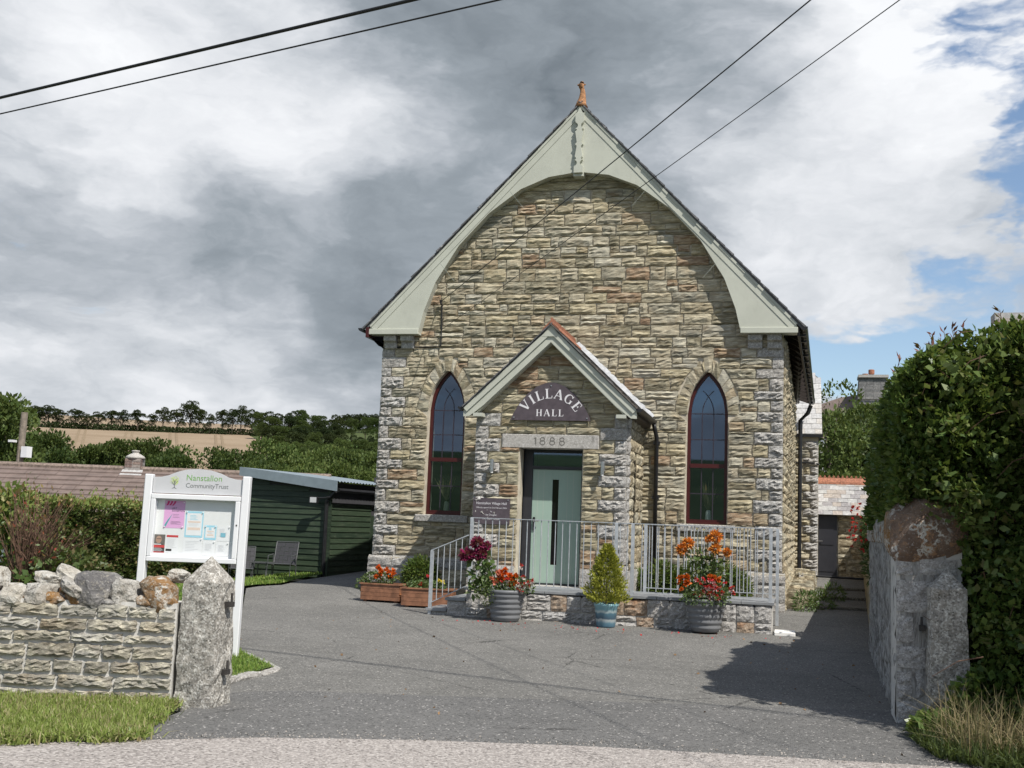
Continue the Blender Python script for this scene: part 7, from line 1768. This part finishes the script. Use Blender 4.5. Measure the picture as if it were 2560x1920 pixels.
p, h = tall(425, 948, 124); tree('open_tree', 'open airy tree with visible trunk standing alone against the wheat field', p, h, PXM(92, 124), 'open')
p, h = tall(-14, 806, 40); tree('near_tree', 'leafy tree overhanging the far left edge beyond the bungalow', p, h, PXM(60, 40), 'light_b')
# trees and houses behind the lane on the right
for xd, yt, w, y, k, lab in ((1835, 872, 120, 41, 'garden', 'dense green garden shrub behind the outbuilding roof'), (1900, 890, 110, 40, 'garden', 'dark leafy shrub between the outbuilding and the tall hedge'), (1790, 800, 60, 38, 'open', 'thin leafy sapling rising beside the wing roof'), (1860, 850, 90, 46, 'light_a', 'taller green garden tree in front of the stone chimney')):
    v = at(xd, yt, 1)-EYE; p = EYE+v*(y/v.y); g = terr(p.x, p.y); tree('garden_tree', lab, (p.x, p.y, g), p.z-g, PXM(w, y), k)
hs = thing('stone_chimney_house', 'house with brown tiled roof and dark slatestone chimney beyond the lane', 'house')
c = Vector((4.15, 60, 0)); mb = MB()
for i in range(9):
    z0 = 8.55+i*.125; k = 1-.012*i
    for s, (a0, a1) in enumerate((((-.75, -.6), (.75, -.6)), ((.75, -.6), (.75, .6)), ((.75, .6), (-.75, .6)), ((-.75, .6), (-.75, -.6)))):
        n_ = 4
        for j in range(n_):
            p = [(a0[0]+(a1[0]-a0[0])*t, a0[1]+(a1[1]-a0[1])*t) for t in (j/n_+.004, (j+1)/n_-.004)]; mb.add([c+Vector((p[0][0]*k, p[0][1]*k, z0)), c+Vector((p[1][0]*k, p[1][1]*k, z0)), c+Vector((p[1][0]*k, p[1][1]*k, z0+.118)), c+Vector((p[0][0]*k, p[0][1]*k, z0+.118))], [(0, 1, 2, 3)])
ch_ = mb.build('chimney', M['bldg_stone'], hs)
mb = MB(); mb.box((c.x-.66, c.y-.52, 8.3), (c.x+.66, c.y+.52, 9.6)); mb.build('chimney_core', M['bldg_stone'], ch_)
mb = MB(); mb.box((c.x-.72, c.y-.65, 9.66), (c.x+.74, c.y+.65, 9.80)); mb.build('chimney_cap', M['lintel'], ch_)
mb = MB(); mb.lathe([(.12, 0), (.12, .12), (.15, .12), (.15, .32), (.13, .34), (0, .35)], (c.x-.05, c.y, 9.8), 12); mb.lathe([(.15, 0), (.15, .12), (0, .13)], (c.x-.35, c.y, 9.8), 10); mb.build('chimney_pot', M['terracotta'], ch_)
mb = MB(); mb.add([(-2, 58, 6.0), (7.2, 58, 6.9), (7.2, 60.5, 9.55), (2.6, 60.5, 8.75), (-2, 60.5, 7.1)], [(0, 1, 2, 3, 4)]); mb.build('roof', M['roof_tile'], hs)
mb = MB(); mb.add([(5.0, 57.8, 7.45), (5.4, 57.8, 8.35), (7.2, 57.8, 8.35), (7.2, 57.8, 7.0), (5.0, 57.8, 4)], [(0, 4, 3, 2, 1)]); mb.box((-2, 58.1, -1), (7, 61, 6.2)); mb.build('wall', M['render_white'], hs)
nh = thing('slate_roofed_house', 'grey slate roof ridge of a house behind the tall hedge', 'house'); p = at(2152, 690, 19.5)
mb = MB()
for i in range(4): mb.box((p.x-.04+.02*i, p.y-.1-.25*i, p.z-.14*i-.03), (p.x+6, p.y+.3-.25*i, p.z-.14*i+.10))
mb.build('slate_course', M['slate'], nh); mb = MB(); mb.box((p.x+.3, p.y+.4, 0), (p.x+6, p.y+5, p.z-.3)); mb.build('wall', M['render_white'], nh)
# roadside trees standing to the right of the viewer, out of the picture; they shade the entrance
tree('roadside_tree', 'leafy tree rising from the roadside hedge beyond the entrance', (6.0, 10.2, 0), 5.2, 3.0, 'garden'); None
box_hedge('roadside_hedge', (2.4, 9.05, 0), (8.5, 9.8, 0), 0, 3.6, 1.7, 16000, .075, M['leaf_hedge'], M['leaf_hedge'], 'tall roadside hedge running on from the entrance along the road')
# ------------------------------------------------------------------ overhead cables
def cable(name, label, pts, r, sag, n=26, group=None):
    a, b = map(Vector, pts); m = MB(); m.tube([a+(b-a)*(i/n)-Vector((0, 0, sag*4*(i/n)*(1-i/n))) for i in range(n+1)], r, 6); o = m.build(name, M['cable'], None, True); tag(o, label, 'cable', group); return o
def through(p0, z0, p1, z1, e0, e1):
    a = at(*p0, 1)-EYE; b = at(*p1, 1)-EYE; A_ = EYE+a*((z0-EYE.z)/a.z); B_ = EYE+b*((z1-EYE.z)/b.z); return A_+(A_-B_)*e0, B_+(B_-A_)*e1
cable('overhead_cable', 'thick black overhead cable crossing high above the low wall', through((0, 208), 6.6, (860, 3), 6.6, 2.0, 2.5), .019, .02)
cable('overhead_wire', 'thin black overhead wire below the thick cable', through((0, 243), 6.4, (1045, 3), 6.4, 2.0, 2.5), .009, .02)
I_ = Vector((CX-2.69, YF-.14, 5.90)); q = at(1735, 0, 1)-EYE; Q_ = EYE+q*(10.3/q.y); cable('service_cable', 'black service cable running up from the hall gable', (I_, I_+(Q_-I_)*2.3), .008, .06)
I_ = Vector((CX-2.67, YF-.08, 5.35)); q = at(1925, 0, 1)-EYE; Q_ = EYE+q*(10.4/q.y); cable('service_wire', 'thin lower wire running up from the hall gable', (I_, I_+(Q_-I_)*2.3), .0055, .06)
# ------------------------------------------------------------------ grit, leaf litter and fallen petals
def litter(name, label, n, pos, size, mat, flat=True):
    P = np.array([pos() for _ in range(n)]); a = NP.uniform(0, 6.28, n); d = np.stack([np.cos(a), np.sin(a), NP.uniform(0, .5, n)], 1)
    o = quads_np(name, leaves(P, d, size, .7, .15), 4, mat, kind='stuff'); tag(o, label, 'litter'); return o
def edge_pt():
    t = rng.uniform(0, 6); i = int(t); e = [(-4.42, 7.34), (-3.71, 7.79), (-2.6, 8.2), (-1.42, 8.50), (0, 8.71), (1.0, 8.84), (1.7, 8.95)]
    (x0, y0), (x1, y1) = e[i], e[i+1]; f = t-i; return (x0+(x1-x0)*f+rng.gauss(0, .03), y0+(y1-y0)*f+rng.gauss(.06, .12), .018)
litter('road_grit', 'loose pale grit along the seam between road and tarmac', 1100, edge_pt, .014, plain('pale_grit', (.32, .29, .26), .9, var=.3, scale=40))
def pot_pt():
    c = rng.choice(((-4.27, 17.3), (-1.19, 17.3), (-2.69, 17.3))); x = c[0]+rng.gauss(0, .45); y = c[1]-abs(rng.gauss(.15, .3)); return (x, y, gz(x, y)+.006)
litter('fallen_petals', 'fallen red and orange petals on the tarmac below the pots', 70, pot_pt, .03, M['p_red'])
def wide_pt():
    x = rng.uniform(-7.5, 1.0); y = rng.uniform(9, 20); return (x, y, gz(x, y)+.006)
litter('dead_leaves', 'scattered small dead leaves on the tarmac forecourt', 110, wide_pt, .035, plain('dead_leaf', (.20, .12, .06), .8, var=.4, scale=20))
